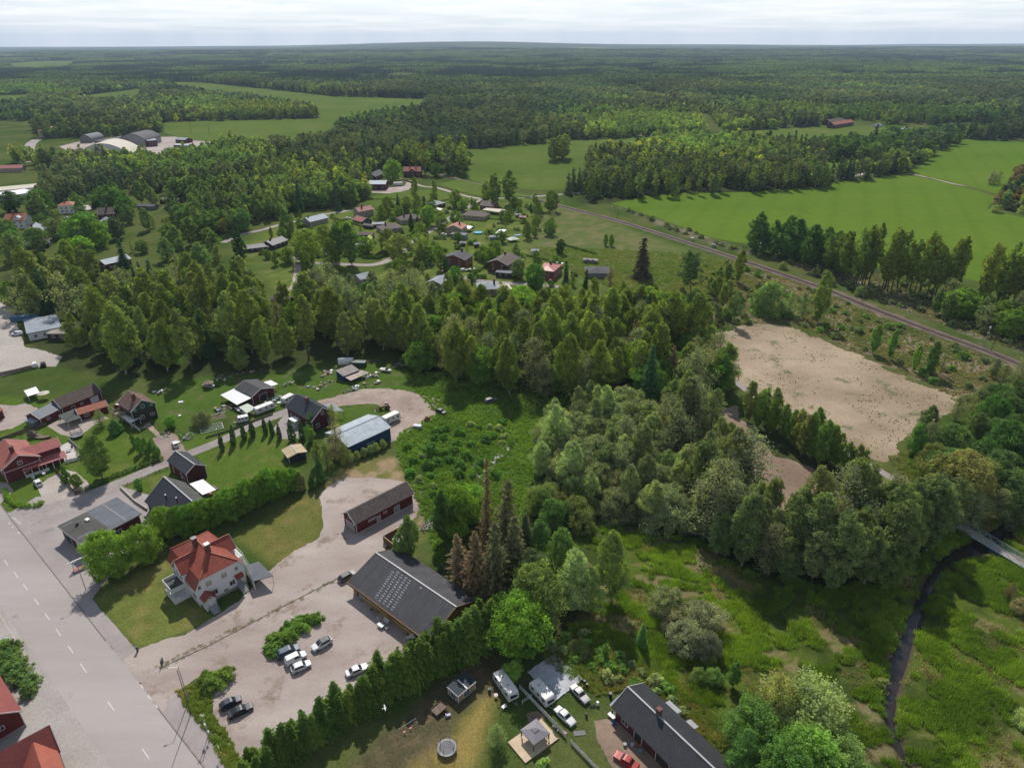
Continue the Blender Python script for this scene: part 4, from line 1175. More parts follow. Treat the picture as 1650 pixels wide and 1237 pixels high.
# -- vehicles
def carpaint(n,c,r=0.28,metal=0.0):
 return paint('car_paint_' + n,c,.42,0.03,0.5,metal=metal * .3,spec=.22)
tyre = paint('tyre_rubber',(0.018,0.018,0.018),0.85,0.2)
rim = paint('wheel_rim',(0.38,0.39,0.40),0.35,0.05,metal=0.7)
redlamp = paint('tail_lamp_red',(0.30,0.012,0.012),0.25,0.05)
clearlamp = paint('head_lamp_glass',(0.40,0.42,0.44),0.15,0.05)
STY = {  # length, width, height, belt, bonnet end, screen top, roof end, tail end, bonnet height, tail height
 'hatch': (4.05,1.75,1.50,0.92,0.95,1.65,3.35,3.95,0.86,0.95),
 'small': (3.70,1.66,1.50,0.92,0.80,1.45,3.05,3.62,0.86,0.95),
 'sedan': (4.65,1.80,1.43,0.90,1.20,1.95,3.25,3.95,0.84,0.92),
 'boxy':  (4.75,1.76,1.43,0.90,1.35,1.95,3.25,3.75,0.84,0.88),
 'estate': (4.75,1.82,1.48,0.92,1.20,1.95,4.10,4.65,0.84,0.95),
 'suv':   (4.40,1.85,1.66,1.05,1.05,1.70,3.70,4.25,1.00,1.08),
 'van':   (4.40,1.80,1.82,1.10,0.85,1.60,4.15,4.38,1.00,1.12),
 'mpv':   (4.75,1.88,1.75,1.05,0.90,1.80,4.25,4.70,1.00,1.08),
}
def car(style,mat,pos,ang,label,group=None,roofmat=None,name='parked_car',cat='car',bmat=None):
 L,W,H,bz,xb,xs,xr,xt,hb,ht = STY[style]
 t = thing(name,label,cat,pos if len(pos) == 3 else (pos[0],pos[1],0.03),ang,group)
 w = W / 2; g = 0.20
 def ring(x,wb,wt,zt,z0=g):
  return [(x,-wb * 0.9,z0),(x,-wb,z0 + 0.25),(x,-wb,zt - 0.22),(x,-wt,zt),(x,wt,zt),(x,wb,zt - 0.22),(x,wb,z0 + 0.25),(x,wb * 0.9,z0)]
 X = L / 2
 m = MB()
 st = [(0.0,.72,.60,hb - .16,g + .12),(0.12,.88,.76,hb - .08,g),(0.5,.96,.84,hb - 0.02,g),(xb,1,.90,hb + .03,g),(xs,1,.92,bz + .03,g),
   (L * .55,1,.92,bz + .04,g),(xr,1,.91,bz + .03,g),(xt if style in ('sedan','boxy') else L - .35,.97,.88,ht,g),(L - .10,.90,.80,ht - .03,g),(L,.80,.70,ht - .16,g + .12)]
 st.sort(key=lambda s: s[0])
 m.loft([ring(X - x,w * a,w * b,zt,z0) for x,a,b,zt,z0 in st])
 rf = 1 if roofmat else 0
 rw = w * 0.76; bw = w * 0.93
 def cr(x,hw,z):
  return [(X - x,-hw,z),(X - x,hw,z)]
 def quadring(x0,z0,w0):
  return (X - x0,z0,w0)
 rt = H
 secs = [(xb + .02,bw * .92,hb),(xs,rw * .95,rt - .05),(xs + .35,rw,rt),(xr - .3,rw,rt - .01),(xr,rw * .95,rt - .06),(xt if style in ('sedan','boxy') else xt,bw * .90,ht)]
 tops = secs
 k = []
 for x,hw,z in tops:
  zb = bz - .05
  k.append([(X - x,-max(hw,bw * .90) if z < bz + .1 else -bw * .985,min(zb,z - .02)),(X - x,-hw,z),(X - x,hw,z),(X - x,(max(hw,bw * .90) if z < bz + .1 else bw * .985),min(zb,z - .02))])
 m.loft(k,mi=0)
 if roofmat:
  m.loft([[(X - x,-hw * .98,z + .004),(X - x,hw * .98,z + .004),(X - x,hw * .98,z + .03),(X - x,-hw * .98,z + .03)] for x,hw,z in secs[1:5]],mi=1)
 m.build('body',[mat,roofmat] if roofmat else mat,t,smooth=False,bevel=0.0)
 e = 0.012
 def glassquad(nm,pts):
  n = (Vector(pts[1]) - Vector(pts[0])).cross(Vector(pts[2]) - Vector(pts[0])).normalized()
  c = sum((Vector(p) for p in pts),Vector()) / 4
  if n.dot(c - Vector((0,0,H * .5))) < 0:
   n = -n
  q = [tuple(c + (Vector(p) - c) * .93 + n * e) for p in pts]
  gm_ = MB(); gm_.solid([tuple(Vector(p) - n * .02) for p in q],q); gm_.build(nm,glass,t)
 a,b_,c_,d_ = secs[0],secs[1],secs[4],secs[5]
 glassquad('windscreen',[(X - a[0] - .06,-a[1] * .97,a[2] + .04),(X - a[0] - .06,a[1] * .97,a[2] + .04),(X - b_[0],b_[1],b_[2]),(X - b_[0],-b_[1],b_[2])])
 if style != 'van' or True:
  glassquad('rear_window',[(X - d_[0] + .06,-d_[1] * .95,d_[2] + .05),(X - d_[0] + .06,d_[1] * .95,d_[2] + .05),(X - c_[0],c_[1],c_[2]),(X - c_[0],-c_[1],c_[2])])
 for s in (-1,1):
  x0,x1 = a[0] + .35,(d_[0] - .30 if style != 'van' else xs + 1.0)
  x3,x2 = xs + .12,(xr - .05 if style != 'van' else xs + 1.0)
  glassquad('side_window',[(X - x0,s * bw * .965,bz + .03),(X - x1,s * bw * .965,bz + .03),(X - x2,s * (rw + .015),rt - .12),(X - x3,s * (rw + .015),rt - .12)])
 r = 0.32 if H < 1.6 else 0.35
 for sx,x in ((1,X - .82),(-1,-X + .86)):
  for s in (-1,1):
   m = MB(); m.tube((x,s * (w - .20),r),(x,s * (w + .005),r),r,r,14)
   o = m.build('wheel',tyre,t); m = MB(); m.tube((x,s * (w + .004),r),(x,s * (w + .02),r),r * .62,r * .55,10); m.build('rim',rim,o)
 for s in (-1,1):
  m = MB(); m.box(X - .16,X - .015,s * w * .72 - .17,s * w * .72 + .17,hb - .30,hb - .16); m.build('headlight',clearlamp,t)
  m = MB(); m.box(-X + .0,-X + .12,s * w * .76 - .12,s * w * .76 + .12,ht - .34,ht - .12); m.build('tail_light',redlamp,t)
 return t
def heading(a,b):
 p,q = P(*a),P(*b); return math.atan2(q[1] - p[1],q[0] - p[0])
def mid(a,b):
 p,q = P(*a),P(*b); return ((p[0] + q[0]) / 2,(p[1] + q[1]) / 2)
def caravan(pos,ang,label,L=5.6,W=2.2,H=2.5,mat=None,group=None,stripe=None,front='slope'):
 t = thing('caravan',label,'caravan',pos,ang,group)
 mat = mat or paint('caravan_white',(0.68,0.67,0.63),0.45,0.06,0.5)
 m = MB(); X = L / 2; w = W / 2
 prof = [(-X + .05,.5),(X - .25,.45),(X,.9),(X - .02,1.5),(X - .35,H - .12),(X - .6,H),(-X + .4,H),(-X + .12,H - .15),(-X,1.4)]
 m.loft([[(x,-w,z) for x,z in prof],[(x * .995,-w + .0,z) for x,z in prof],[(x,w,z) for x,z in prof]])
 m.build('body',mat,t,bevel=0.05)
 m = MB(); m.slab([(-X + .45,-w + .1,H + .02),(X - .65,-w + .1,H + .02),(X - .65,w - .1,H + .02),(-X + .45,w - .1,H + .02)],.04)
 ro = m.build('roof_panel',mat,t)
 for x in (-X * .35,X * .3):
  m = MB(); m.box(x - .22,x + .22,-.25,.22,H,H + .09); m.build('roof_hatch',clearlamp,ro,bevel=.02)
 for s in (-1,1):
  for x,ww in ((-X * .6,.75),(X * .05,.6),(X * .62,.8)):
   m = MB(); m.box(x - ww / 2,x + ww / 2,*sorted((s * w,s * (w + .03))),1.45,2.02); m.build('window',glass,t)
  m = MB(); m.tube((-.1,s * (w - .18),.32),(-.1,s * (w + .01),.32),.32,.32,12); m.build('wheel',tyre,t)
 m = MB(); m.box(X - .06,X + .0,-w * .72,w * .72,1.35,1.85)
 m.slab([(X - .02,-w * .7,1.52),(X - .02,w * .7,1.52),(X - .27,w * .7,2.12),(X - .27,-w * .7,2.12)],.03); m.build('front_window',glass,t)
 m = MB(); m.bar((X - .3,-.5,.5),(X + 1.2,0,.5),.09); m.bar((X - .3,.5,.5),(X + 1.2,0,.5),.09); m.tube((X + 1.05,0,.05),(X + 1.05,0,.7),.05,.05,8)
 m.build('drawbar',steel,t)
 if stripe:
  m = MB()
  for s in (-1,1):
   m.box(-X + .3,X - .4,*sorted((s * w,s * (w + .012))),1.05,1.2)
  m.build('stripe',stripe,t)
 return t
def boat(pos,ang,label,L=4.6,W=1.9,mat=None,inner=None):
 t = thing('motor_boat',label,'boat',pos,ang)
 mat = mat or paint('boat_white',(0.72,0.72,0.70),0.35,0.05)
 X = L / 2; m = MB(); R = []
 for f,wf,k in ((-1,.82,.45),(-.5,1,.40),(.1,1,.38),(.55,.75,.42),(.85,.38,.52),(1,.06,.62)):
  w = W / 2 * wf; R.append([(X * f,0,k * .8),(X * f,-w * .75,k + .15),(X * f,-w,1.0 + .15 * max(0,f)),(X * f,w,1.0 + .15 * max(0,f)),(X * f,w * .75,k + .15)])
 m.loft(R); m.build('hull',mat,t,smooth=False)
 m = MB(); m.slab([(-X * .85,-W * .34,1.02),(X * .1,-W * .36,1.02),(X * .1,W * .36,1.02),(-X * .85,W * .34,1.02)],.02); m.build('cockpit',inner or greytrim,t)
 m = MB(); m.loft([[(X * .05,-W * .4,1.02),(X * .05,W * .4,1.02),(X * .0,W * .36,1.4),(X * .0,-W * .36,1.4)],[(X * .45,-W * .3,1.05),(X * .45,W * .3,1.05),(X * .16,W * .3,1.42),(X * .16,-W * .3,1.42)]]); m.build('windscreen',glass,t)
 m = MB(); m.box(-X * .6,X * .5,-.5,-.4,.3,.45); m.box(-X * .6,X * .5,.4,.5,.3,.45); m.tube((-.3,-.7,.28),(-.3,.7,.28),.06); m.bar((X * .5,0,.4),(X * 1.2,0,.45),.1)
 m.tube((-.3,-.85,.28),(-.3,-.7,.28),.28,.28,12); m.tube((-.3,.7,.28),(-.3,.85,.28),.28,.28,12); m.build('trailer',darkgrey,t)
 return t
def tarp_mesh(W,H,nx,ny,amp,seed,th=0.0):
 rs = np.random.RandomState(seed)
 xs = np.linspace(-W / 2,W / 2,nx); ys = np.linspace(-H / 2,H / 2,ny)
 X,Y = np.meshgrid(xs,ys,indexing='ij')
 Zz = 0.10 + amp * (fbm(X + 50 * seed,Y * 1.4,1.3,4,seed) ) + amp * .5 * fbm(X * 2 + Y,Y,.5,3,seed + 3)
 X2 = X + .12 * (fbm(Y * 2,X,.9,3,seed) - .5) * 2; Y2 = Y + .25 * (fbm(X,Y * 2,1.5,3,seed + 1) - .5) * 2
 i,j = np.meshgrid(np.arange(nx - 1),np.arange(ny - 1),indexing='ij'); a = i * ny + j
 F = np.stack([a,a + ny,a + ny + 1,a + 1],-1).reshape(-1,4)
 return np.stack([X2.ravel(),Y2.ravel(),Zz.ravel()],1),F
def trampoline(pos,r,label,net=True,squash=False):
 t = thing('trampoline',label,'trampoline',pos)
 n = 24; m = MB()
 for i in range(n):
  a,b = 6.2832 * i / n,6.2832 * (i + 1) / n
  m.bar((r * math.cos(a),r * math.sin(a),.85),(r * math.cos(b),r * math.sin(b),.85),.07)
 m.build('frame',steel,t)
 m = MB()
 c = [(r * .82 * math.cos(6.2832 * i / n),r * .82 * math.sin(6.2832 * i / n)) for i in range(n)]
 m.poly(c,.83,.85); m.build('mat',paint('jump_mat',(0.16,0.16,0.17),.8,.1),t)
 m = MB()
 for i in range(n):
  a,b = 6.2832 * i / n,6.2832 * (i + 1) / n
  m.slab([(r * .80 * math.cos(a),r * .80 * math.sin(a),.89),(r * 1.02 * math.cos(a),r * 1.02 * math.sin(a),.89),(r * 1.02 * math.cos(b),r * 1.02 * math.sin(b),.89),(r * .80 * math.cos(b),r * .80 * math.sin(b),.89)],.03)
 m.build('edge_pad',paint('pad',(0.20,0.21,0.23),.6,.1),t)
 for i in range(6):
  a = 6.2832 * i / 6 + .3; m = MB(); m.tube((r * math.cos(a),r * math.sin(a),0),(r * math.cos(a),r * math.sin(a),.85),.03,.03,6); m.build('leg',steel,t)
  if net:
   m = MB(); m.tube((r * 1.02 * math.cos(a),r * 1.02 * math.sin(a),.85),(r * .98 * math.cos(a),r * .98 * math.sin(a),2.6),.045,.045,6); m.build('net_pole',blackpaint,t)
 if net:
  m = MB()
  for i in range(48):
   a,b = 6.2832 * i / 48,6.2832 * (i + 1) / 48; q = r * .86
   m.bar((q * math.cos(a),q * math.sin(a),.9),(q * math.cos(a),q * math.sin(a),2.4),.012)
   for z in (1.4,1.9,2.4):
    m.bar((q * math.cos(a),q * math.sin(a),z),(q * math.cos(b),q * math.sin(b),z),.012 if z < 2.3 else .035)
  m.build('safety_net',blackpaint,t)
 return t
def lamp_post(pos,h,label,ang=0.0,arm=1.0,group=None,wood=False,head=True):
 t = thing('street_lamp',label,'street lamp',pos,ang,group)
 m = MB(); m.tube((0,0,-.2),(0,0,h),.10,.06,8); m.build('pole',oldwood if wood else steel,t)
 if head:
  m = MB(); m.tube((0,0,h - .05),(arm,0,h + .15),.035,.035,6); m.build('arm',steel,t)
  m = MB(); m.solid([(arm - .1,-.13,h + .05),(arm + .5,-.11,h + .08),(arm + .5,.11,h + .08),(arm - .1,.13,h + .05)],[(arm - .1,-.10,h + .2),(arm + .5,-.08,h + .2),(arm + .5,.08,h + .2),(arm - .1,.10,h + .2)])
  m.build('lamp_head',trim,t,bevel=.02)
 return t
def fence(pts,h,label,style='picket',mat=None,name='fence',cat='fence',step=0.16,group=None,z0=0.0):
 W = [P(*p)[:2] if len(p) != 3 or p[2] != 'w' else p[:2] for p in pts]
 ox,oy = W[0]
 t = thing(name,label,cat,(ox,oy,0),0,group)
 mat = mat or trim; m = MB(); mp = MB()
 for i in range(len(W) - 1):
  a = (W[i][0] - ox,W[i][1] - oy); b = (W[i + 1][0] - ox,W[i + 1][1] - oy)
  dx,dy = b[0] - a[0],b[1] - a[1]; l = math.hypot(dx,dy)
  if l < .01:
   continue
  for k in range(int(l // 2) + 1):
   f = min(1,k * 2.0 / l); mp.box(a[0] + dx * f - .05,a[0] + dx * f + .05,a[1] + dy * f - .05,a[1] + dy * f + .05,z0,h + .05)
  if style in ('picket','board'):
   for z in (h * .3,h * .8):
    m.bar((a[0],a[1],z0 + z),(b[0],b[1],z0 + z),.04,.08)
   n = int(l / step)
   for k in range(n):
    f = (k + .5) / n; x,y = a[0] + dx * f,a[1] + dy * f; wd = step * (.55 if style == 'picket' else .94) / 2
    ux,uy = dx / l * wd,dy / l * wd; hh = h * (1 + .02 * ((k * 7) % 3))
    m.slab([(x - ux,y - uy,z0 + .05),(x + ux,y + uy,z0 + .05),(x + ux,y + uy,hh),(x - ux,y - uy,hh)],.03)
  elif style == 'rail':
   for z in (h * .45,h * .9):
    m.bar((a[0],a[1],z0 + z),(b[0],b[1],z0 + z),.05,.10)
  elif style == 'wall':
   nx,ny = -dy / l * .11,dx / l * .11
   m.solid([(a[0] - nx,a[1] - ny,-.1),(b[0] - nx,b[1] - ny,-.1),(b[0] + nx,b[1] + ny,-.1),(a[0] + nx,a[1] + ny,-.1)],
     [(a[0] - nx,a[1] - ny,h),(b[0] - nx,b[1] - ny,h),(b[0] + nx,b[1] + ny,h),(a[0] + nx,a[1] + ny,h)])
 if style != 'wall':
  mp.build('fence_post',mat,t)
 m.build('fence_panel' if style != 'wall' else 'coping',mat,t)
 return t
def hedge(pts,h,w,label,col=None,name='hedge',cat='hedge',leaf=0.22,dens=60,top=1.0,group=None):
 W = [P(*p)[:2] for p in pts]; ox,oy = W[0]
 rs = np.random.RandomState(len(label)); cen = []; rr = []
 for i in range(len(W) - 1):
  a = W[i]; b = W[i + 1]; l = math.hypot(b[0] - a[0],b[1] - a[1])
  n = max(6,int(l * h * (4 + 5 * w)))
  for k in range(n):
   f = rs.rand(); z = h * (.1 + .85 * rs.rand()); s = (rs.rand() - .5) * w * .8
   dx,dy = (b[0] - a[0]) / l,(b[1] - a[1]) / l
   cen.append((a[0] - ox + (b[0] - a[0]) * f - dy * s,a[1] - oy + (b[1] - a[1]) * f + dx * s,z)); rr.append(.28 + .12 * rs.rand())
 V,T = cards(np.array(cen),np.array(rr),int(dens * .35),leaf,rs,1.0,.9)
 F = np.arange(len(V)).reshape(-1,4)
 me = npmesh(name,V,F,leaf_o,{'tint': ('FACE','FLOAT',T)})
 o = link(bpy.data.objects.new(name,me)); o.location = (ox,oy,0); o.color = shade(col or PAL['round'])
 tag(o,label,cat,group)
 return o
def simple(name,label,cat,pos,ang,builder,group=None):
 """a thing of several parts: builder(t) adds them"""
 t = thing(name,label,cat,pos,ang,group); builder(t); return t
def single(name,label,cat,m,mat,pos,ang=0.0,group=None,**k):
 o = m.build(name,mat,None,**k); o.location = (pos[0],pos[1],pos[2] if len(pos) > 2 else 0); o.rotation_euler = (0,0,ang)
 return tag(o,label,cat,group)
def parasol(pos,r,label,mat,h=2.3):
 t = thing('parasol',label,'parasol',pos)
 m = MB(); n = 8
 for i in range(n):
  a,b = 6.2832 * i / n,6.2832 * (i + 1) / n
  m.slab([(0,0,h + .45),(r * math.cos(a),r * math.sin(a),h),(r * math.cos(b),r * math.sin(b),h)],.03)
 m.build('canopy',mat,t); m = MB(); m.tube((0,0,0),(0,0,h + .4),.03); m.build('pole',steel,t)
 return t
def table(pos,ang,label,w,d,mat,h=.74):
 t = thing('garden_table',label,'table',pos,ang)
 m = MB(); m.box(-w / 2,w / 2,-d / 2,d / 2,h - .05,h); m.build('tabletop',mat,t)
 for x in (-w / 2 + .08,w / 2 - .08):
  for y in (-d / 2 + .08,d / 2 - .08):
   m = MB(); m.box(x - .04,x + .04,y - .04,y + .04,0,h - .05); m.build('leg',mat,t)
 return t
def chair(pos,ang,label,mat,group=None,w=.52):
 t = thing('garden_chair',label,'chair',pos,ang,group)
 m = MB(); m.box(-w / 2,w / 2,-.25,.25,.40,.45); m.build('seat',mat,t)
 m = MB(); m.slab([(-w / 2,.24,.45),(w / 2,.24,.45),(w / 2,.34,.95),(-w / 2,.34,.95)],.04); m.build('backrest',mat,t)
 for s in (-1,1):
  m = MB(); m.box(s * w / 2 - .03,s * w / 2 + .03,-.24,.28,.62,.66); m.build('armrest',mat,t)
  for y in (-.22,.22):
   m = MB(); m.box(s * (w / 2 - .03) - .025,s * (w / 2 - .03) + .025,y - .025,y + .025,0,.64 if y < 0 else .42); m.build('leg',mat,t)
 return t
def barrel(pos,label,mat,r=.29,h=.88,group=None):
 m = MB(); n = 12
 R = [[(q * math.cos(6.2832 * i / n),q * math.sin(6.2832 * i / n),z) for i in range(n)] for q,z in ((r * .95,0),(r,.05),(r,h * .33),(r * 1.04,h * .35),(r,h * .37),(r,h * .66),(r * 1.04,h * .68),(r,h * .70),(r,h - .03),(r * .93,h),(r * .9,h - .03))]
 m.loft(R)
 return single('barrel',label,'barrel',m,mat,pos,0,group)
# -- the white villa
def villa():
 A = P(314.9,954.3,5.2)
 z7 = FR(240,840,7.733)
 B = P(*z7(1213,548),5.2)
 ang = math.atan2(B[1] - A[1],B[0] - A[0]); W = math.hypot(B[0] - A[0],B[1] - A[1]); D = 15.6
 t = thing('villa','two-storey white rendered villa with broken red tiled roof and two brick chimneys','house',(A[0],A[1],0),ang)
 e,bz,rz,bx = 5.2,7.7,10.6,1.55
 o = .45; m = MB()
 pr = [(o,-.3),(W - o,-.3),(W - o,e + .25),(W - bx - .15,bz - .2),(bx + .15,bz - .2),(o,e + .25)]
 m.solid([(x,o,z) for x,z in pr],[(x,D - o,z) for x,z in pr])
 m.build('wall',whitewall,t)
 m = MB(); m.box(o - .05,W - o + .05,o - .05,D - o + .05,-.3,.75); m.build('plinth',concrete,t)
 m = MB(); c = W / 2; hy = 4.1
 for s in (0,1):
  f = (lambda x: x) if s == 0 else (lambda x: W - x)
  m.slab([(f(0),0,e),(f(0),D,e),(f(bx),D,bz),(f(bx),0,bz)],.15)
  m.slab([(f(bx),0,bz),(f(bx),D,bz),(f(c),D - hy,rz),(f(c),hy,rz)],.15)
 m.slab([(bx - .1,-.05,bz - .02),(W - bx + .1,-.05,bz - .02),(c,hy,rz)],.15)
 m.slab([(W - bx + .1,D + .05,bz - .02),(bx - .1,D + .05,bz - .02),(c,D - hy,rz)],.15)
 y0,y1,ym = 5.3,10.8,8.05
 for s in (0,1):
  f = (lambda x: x) if s == 0 else (lambda x: W - x)
  gx = -.55
  m.slab([(f(gx),y0,7.0),(f(c),y0,7.0),(f(c),ym,9.75),(f(gx),ym,9.75)],.14)
  m.slab([(f(gx),y1,7.0),(f(c),y1,7.0),(f(c),ym,9.75),(f(gx),ym,9.75)],.14)
 ro = m.build('roof',tilered,t)
 m = MB()
 m.bar((c,hy,rz + .05),(c,D - hy,rz + .05),.25,.14)
 for a,b_ in (((bx - .1,0,bz + .04),(c,hy,rz + .05)),((W - bx + .1,0,bz + .04),(c,hy,rz + .05)),((bx - .1,D,bz + .04),(c,D - hy,rz + .05)),((W - bx + .1,D,bz + .04),(c,D - hy,rz + .05)),((-.5,ym,9.8),(c - 1.2,ym,9.8)),((W + .5,ym,9.8),(c + 1.2,ym,9.8))):
  m.bar(a,b_,.22,.12)
 m.build('ridge_tiles',tileorange,ro)
 m = MB()
 for x in (-.02,W + .02):
  s = 1 if x < 1 else -1
  m.bar((x,-.04,e - .05),(x + s * bx,-.04,bz - .06),.06,.22)
 for x in (-.58,W + .58):
  for yy in (y0,y1):
   q = MB(); q.bar((x,yy,6.95),(x,ym,9.7),.06,.22); q.build('bargeboard',trim,ro)
 m.build('bargeboard',trim,ro)
 for (x,y,w,h,mt) in ((c + .1,4.6,1.0,12.6,chimbrick),(c - .9,9.2,1.0,12.3,chimbrick)):
  m = MB(); m.box(x - w / 2,x + w / 2,y - w / 2,y + w / 2,8.5,h); q = m.build('chimney',mt,ro)
  m = MB(); m.box(x - w / 2 - .09,x + w / 2 + .09,y - w / 2 - .09,y + w / 2 + .09,h,h + .14); m.build('chimney_cap',whitesheet if y < 6 else concrete,q)
 m = MB()
 for s in (0,1):
  f = (lambda x: x) if s == 0 else (lambda x: W - x)
  pr = [(y0 + .35,0 if s == 0 else 4.0),(y1 - .35,0 if s == 0 else 4.0),(y1 - .35,7.15),(ym,9.6),(y0 + .35,7.15)]
  m.solid([(f(-.12),y,z) for y,z in pr],[(f(2.5),y,z) for y,z in pr])
 m.build('cross_gable_wall',whitewall,t)
 for x,z,w,h in ((3.3,4.75,1.25,1.35),(6.9,4.75,1.25,1.35)):
  window(t,x,o,z,w,h,'f',pm=blind)
 for x,z,w,h in ((1.15,5.0,.55,1.0),(9.9,5.0,.55,1.0),(4.1,1.7,1.3,1.3),(8.3,1.7,1.2,1.2),(6.6,.95,.9,.5)):
  window(t,x,o,z,w,h,'f')
 for y,z,w,h in ((2.6,1.8,1.6,1.3),(13.2,1.8,1.3,1.3),(2.8,4.0,.9,.9)):
  window(t,o,y,z,w,h,'l')
 for y,z in ((7.1,4.7),(9.0,4.7)):
  window(t,-.12,y,z,1.0,1.6,'l')
 for y in (3,13):
  window(t,W - o,y,1.8,1.3,1.3,'r')
 window(t,W + .12,ym,5.6,1.4,1.3,'r')
 m = MB(); vx = -3.3
 m.box(vx,.3,5.6,10.6,3.35,3.6); m.box(vx + .1,.3,5.7,10.5,-.2,.9)
 q = m.build('veranda_floor',whitewall,t)
 m = MB(); m.box(vx + .25,0,5.85,10.35,3.6,3.63); m.build('balcony_covering',mossfelt,q)
 m = MB()
 m.box(vx,vx + .14,5.6,10.6,3.6,4.45); m.box(vx + .14,.2,5.6,5.74,3.6,4.45); m.box(vx + .14,.2,10.46,10.6,3.6,4.45)
 m.box(vx + .05,vx + .17,7.2,10.55,.9,1.8); m.box(vx + .2,vx + 1.4,5.65,5.77,.9,1.8)
 m.build('veranda_parapet',whitewood,t)
 for x,y in ((vx + .12,5.75),(vx + .12,10.45),(vx + .12,8.1),(-.1,5.75)):
  m = MB(); m.box(x - .11,x + .11,y - .11,y + .11,.9,3.36); m.build('veranda_post',trim,t)
 m = MB(); m.box(.9,3.3,-1.7,o + .1,-.2,3.0)
 m.solid([(.9,-1.7,3.0),(3.3,-1.7,3.0),(2.1,-1.7,3.95)],[(.9,o,3.0),(3.3,o,3.0),(2.1,o,3.95)])
 q = m.build('porch',whitewood,t)
 m = MB(); m.slab([(.6,-2.0,2.85),(.6,o,2.85),(2.1,o,4.1),(2.1,-2.0,4.1)],.12); m.slab([(3.6,-2.0,2.85),(3.6,o,2.85),(2.1,o,4.1),(2.1,-2.0,4.1)],.12); m.build('porch_roof',tilered,q)
 window(q,2.1,-1.7,3.02,.4,.4,'f',mull=0)
 door(q,2.1,-1.7,1.1,1.0,1.75,'f',whitewood)
 m = MB()
 for i in range(7):
  m.box(1.5,2.9,-1.75 - (i + 1) * .30,-1.74 - i * .30,-.1,1.1 - i * .155)
 for x in (1.42,2.98):
  m.bar((x,-1.8,2.0),(x,-3.8,.9),.06); m.bar((x,-1.9,1.4),(x,-3.8,.3),.05)
  for y in (-1.85,-2.8,-3.8):
   m.bar((x,y,0),(x,y,2.05 + (y + 1.8) * .55),.06)
 m.build('steps',greytrim,t)
 door(t,9.9,o,1.1,1.0,2.0,'f',greytrim)
 m = MB(); m.slab([(9.0,-.85,3.35),(10.9,-.85,3.35),(10.9,.45,3.95),(9.0,.45,3.95)],.10); m.build('door_canopy',tilered,t)
 m = MB()
 m.box(9.2,10.6,-.9,o,-.1,1.1)
 for i in range(5):
  m.box(9.2,10.6,-.9 - (i + 1) * .3,-.89 - i * .3,-.1,.9 - i * .18)
 for x in (9.17,10.63):
  m.bar((x,-.2,2.0),(x,-.9,2.0),.06); m.bar((x,-.9,2.0),(x,-2.4,1.1),.06); m.bar((x,-.9,.9),(x,-.9,2.0),.06); m.bar((x,-2.4,0),(x,-2.4,1.1),.06)
 m.build('side_steps',greytrim,t)
 m = MB()
 m.box(W + .1,W + 1.9,6.0,10.4,3.3,3.5)
 for i in range(12):
  m.box(W + .6,W + 1.8,5.95 - (i + 1) * .32,5.95 - i * .32,3.2 - i * .26,3.26 - i * .26)
 for x in (W + .1,W + 1.9):
  m.bar((x,6,3.5),(x,6,4.4),.07); m.bar((x,10.4,0),(x,10.4,4.4),.1)
 m.bar((W + 1.9,6,4.4),(W + 1.9,10.4,4.4),.08); m.bar((W + 1.85,6,4.3),(W + 1.85,2.1,1.2),.08,.5)
 m.build('outside_stair',whitewood,t)
 return t
VILLA = villa()
def carport():
 t = slabthing('carport','open carport with flat grey felt roof beside the white villa','carport',
     [(396,911,2.9),(408,936,2.9),(440,927,2.9),(416.5,904,2.9)],.18,greyfelt,pm=whitewood)
 a,b_ = P(396,911,2.9),P(408,936,2.9)
 m = MB(); cx,cy = t.location.x,t.location.y
 d = (Vector((b_[0] - a[0],b_[1] - a[1],0))).normalized() * .1; n = Vector((-d.y,d.x,0))
 p0,p1 = Vector((a[0] - cx,a[1] - cy,0)) * .95,Vector((b_[0] - cx,b_[1] - cy,0)) * .95
 m.solid([p0 - n,p1 - n,p1 + n,p0 + n],[Vector((p.x,p.y,2.7)) for p in (p0 - n,p1 - n,p1 + n,p0 + n)])
 m.build('side_wall',whitewood,t)
carport()
# -- long red barn with weathered tiles
zb = FR(520,760,8.25)
barn = house('barn','long dark red wooden barn with weathered tiled roof on the gravel yard','barn',zb(430,705,3.6),zb(1220,290,3.6),6.6,3.6,6.0,wall=redwood,roof=tilegrey,o=.45,
    wins=[('f',4.6,2.0,.55,.45),('f',5.4,2.0,.55,.45),('f',6.2,2.0,.55,.45),('f',9.6,2.0,.9,.5),('l',3.3,3.7,.7,.9)],
    doors=[('f',7.4,1.0,2.2),('f',13.4,1.7,2.3,greytrim,'double_door'),('l',3.3,3.6,2.5,greytrim,'garage_door')])
m = MB(); m.box(.4,18.9,.36,.44,.05,.25); m.build('skirting',trim,barn)
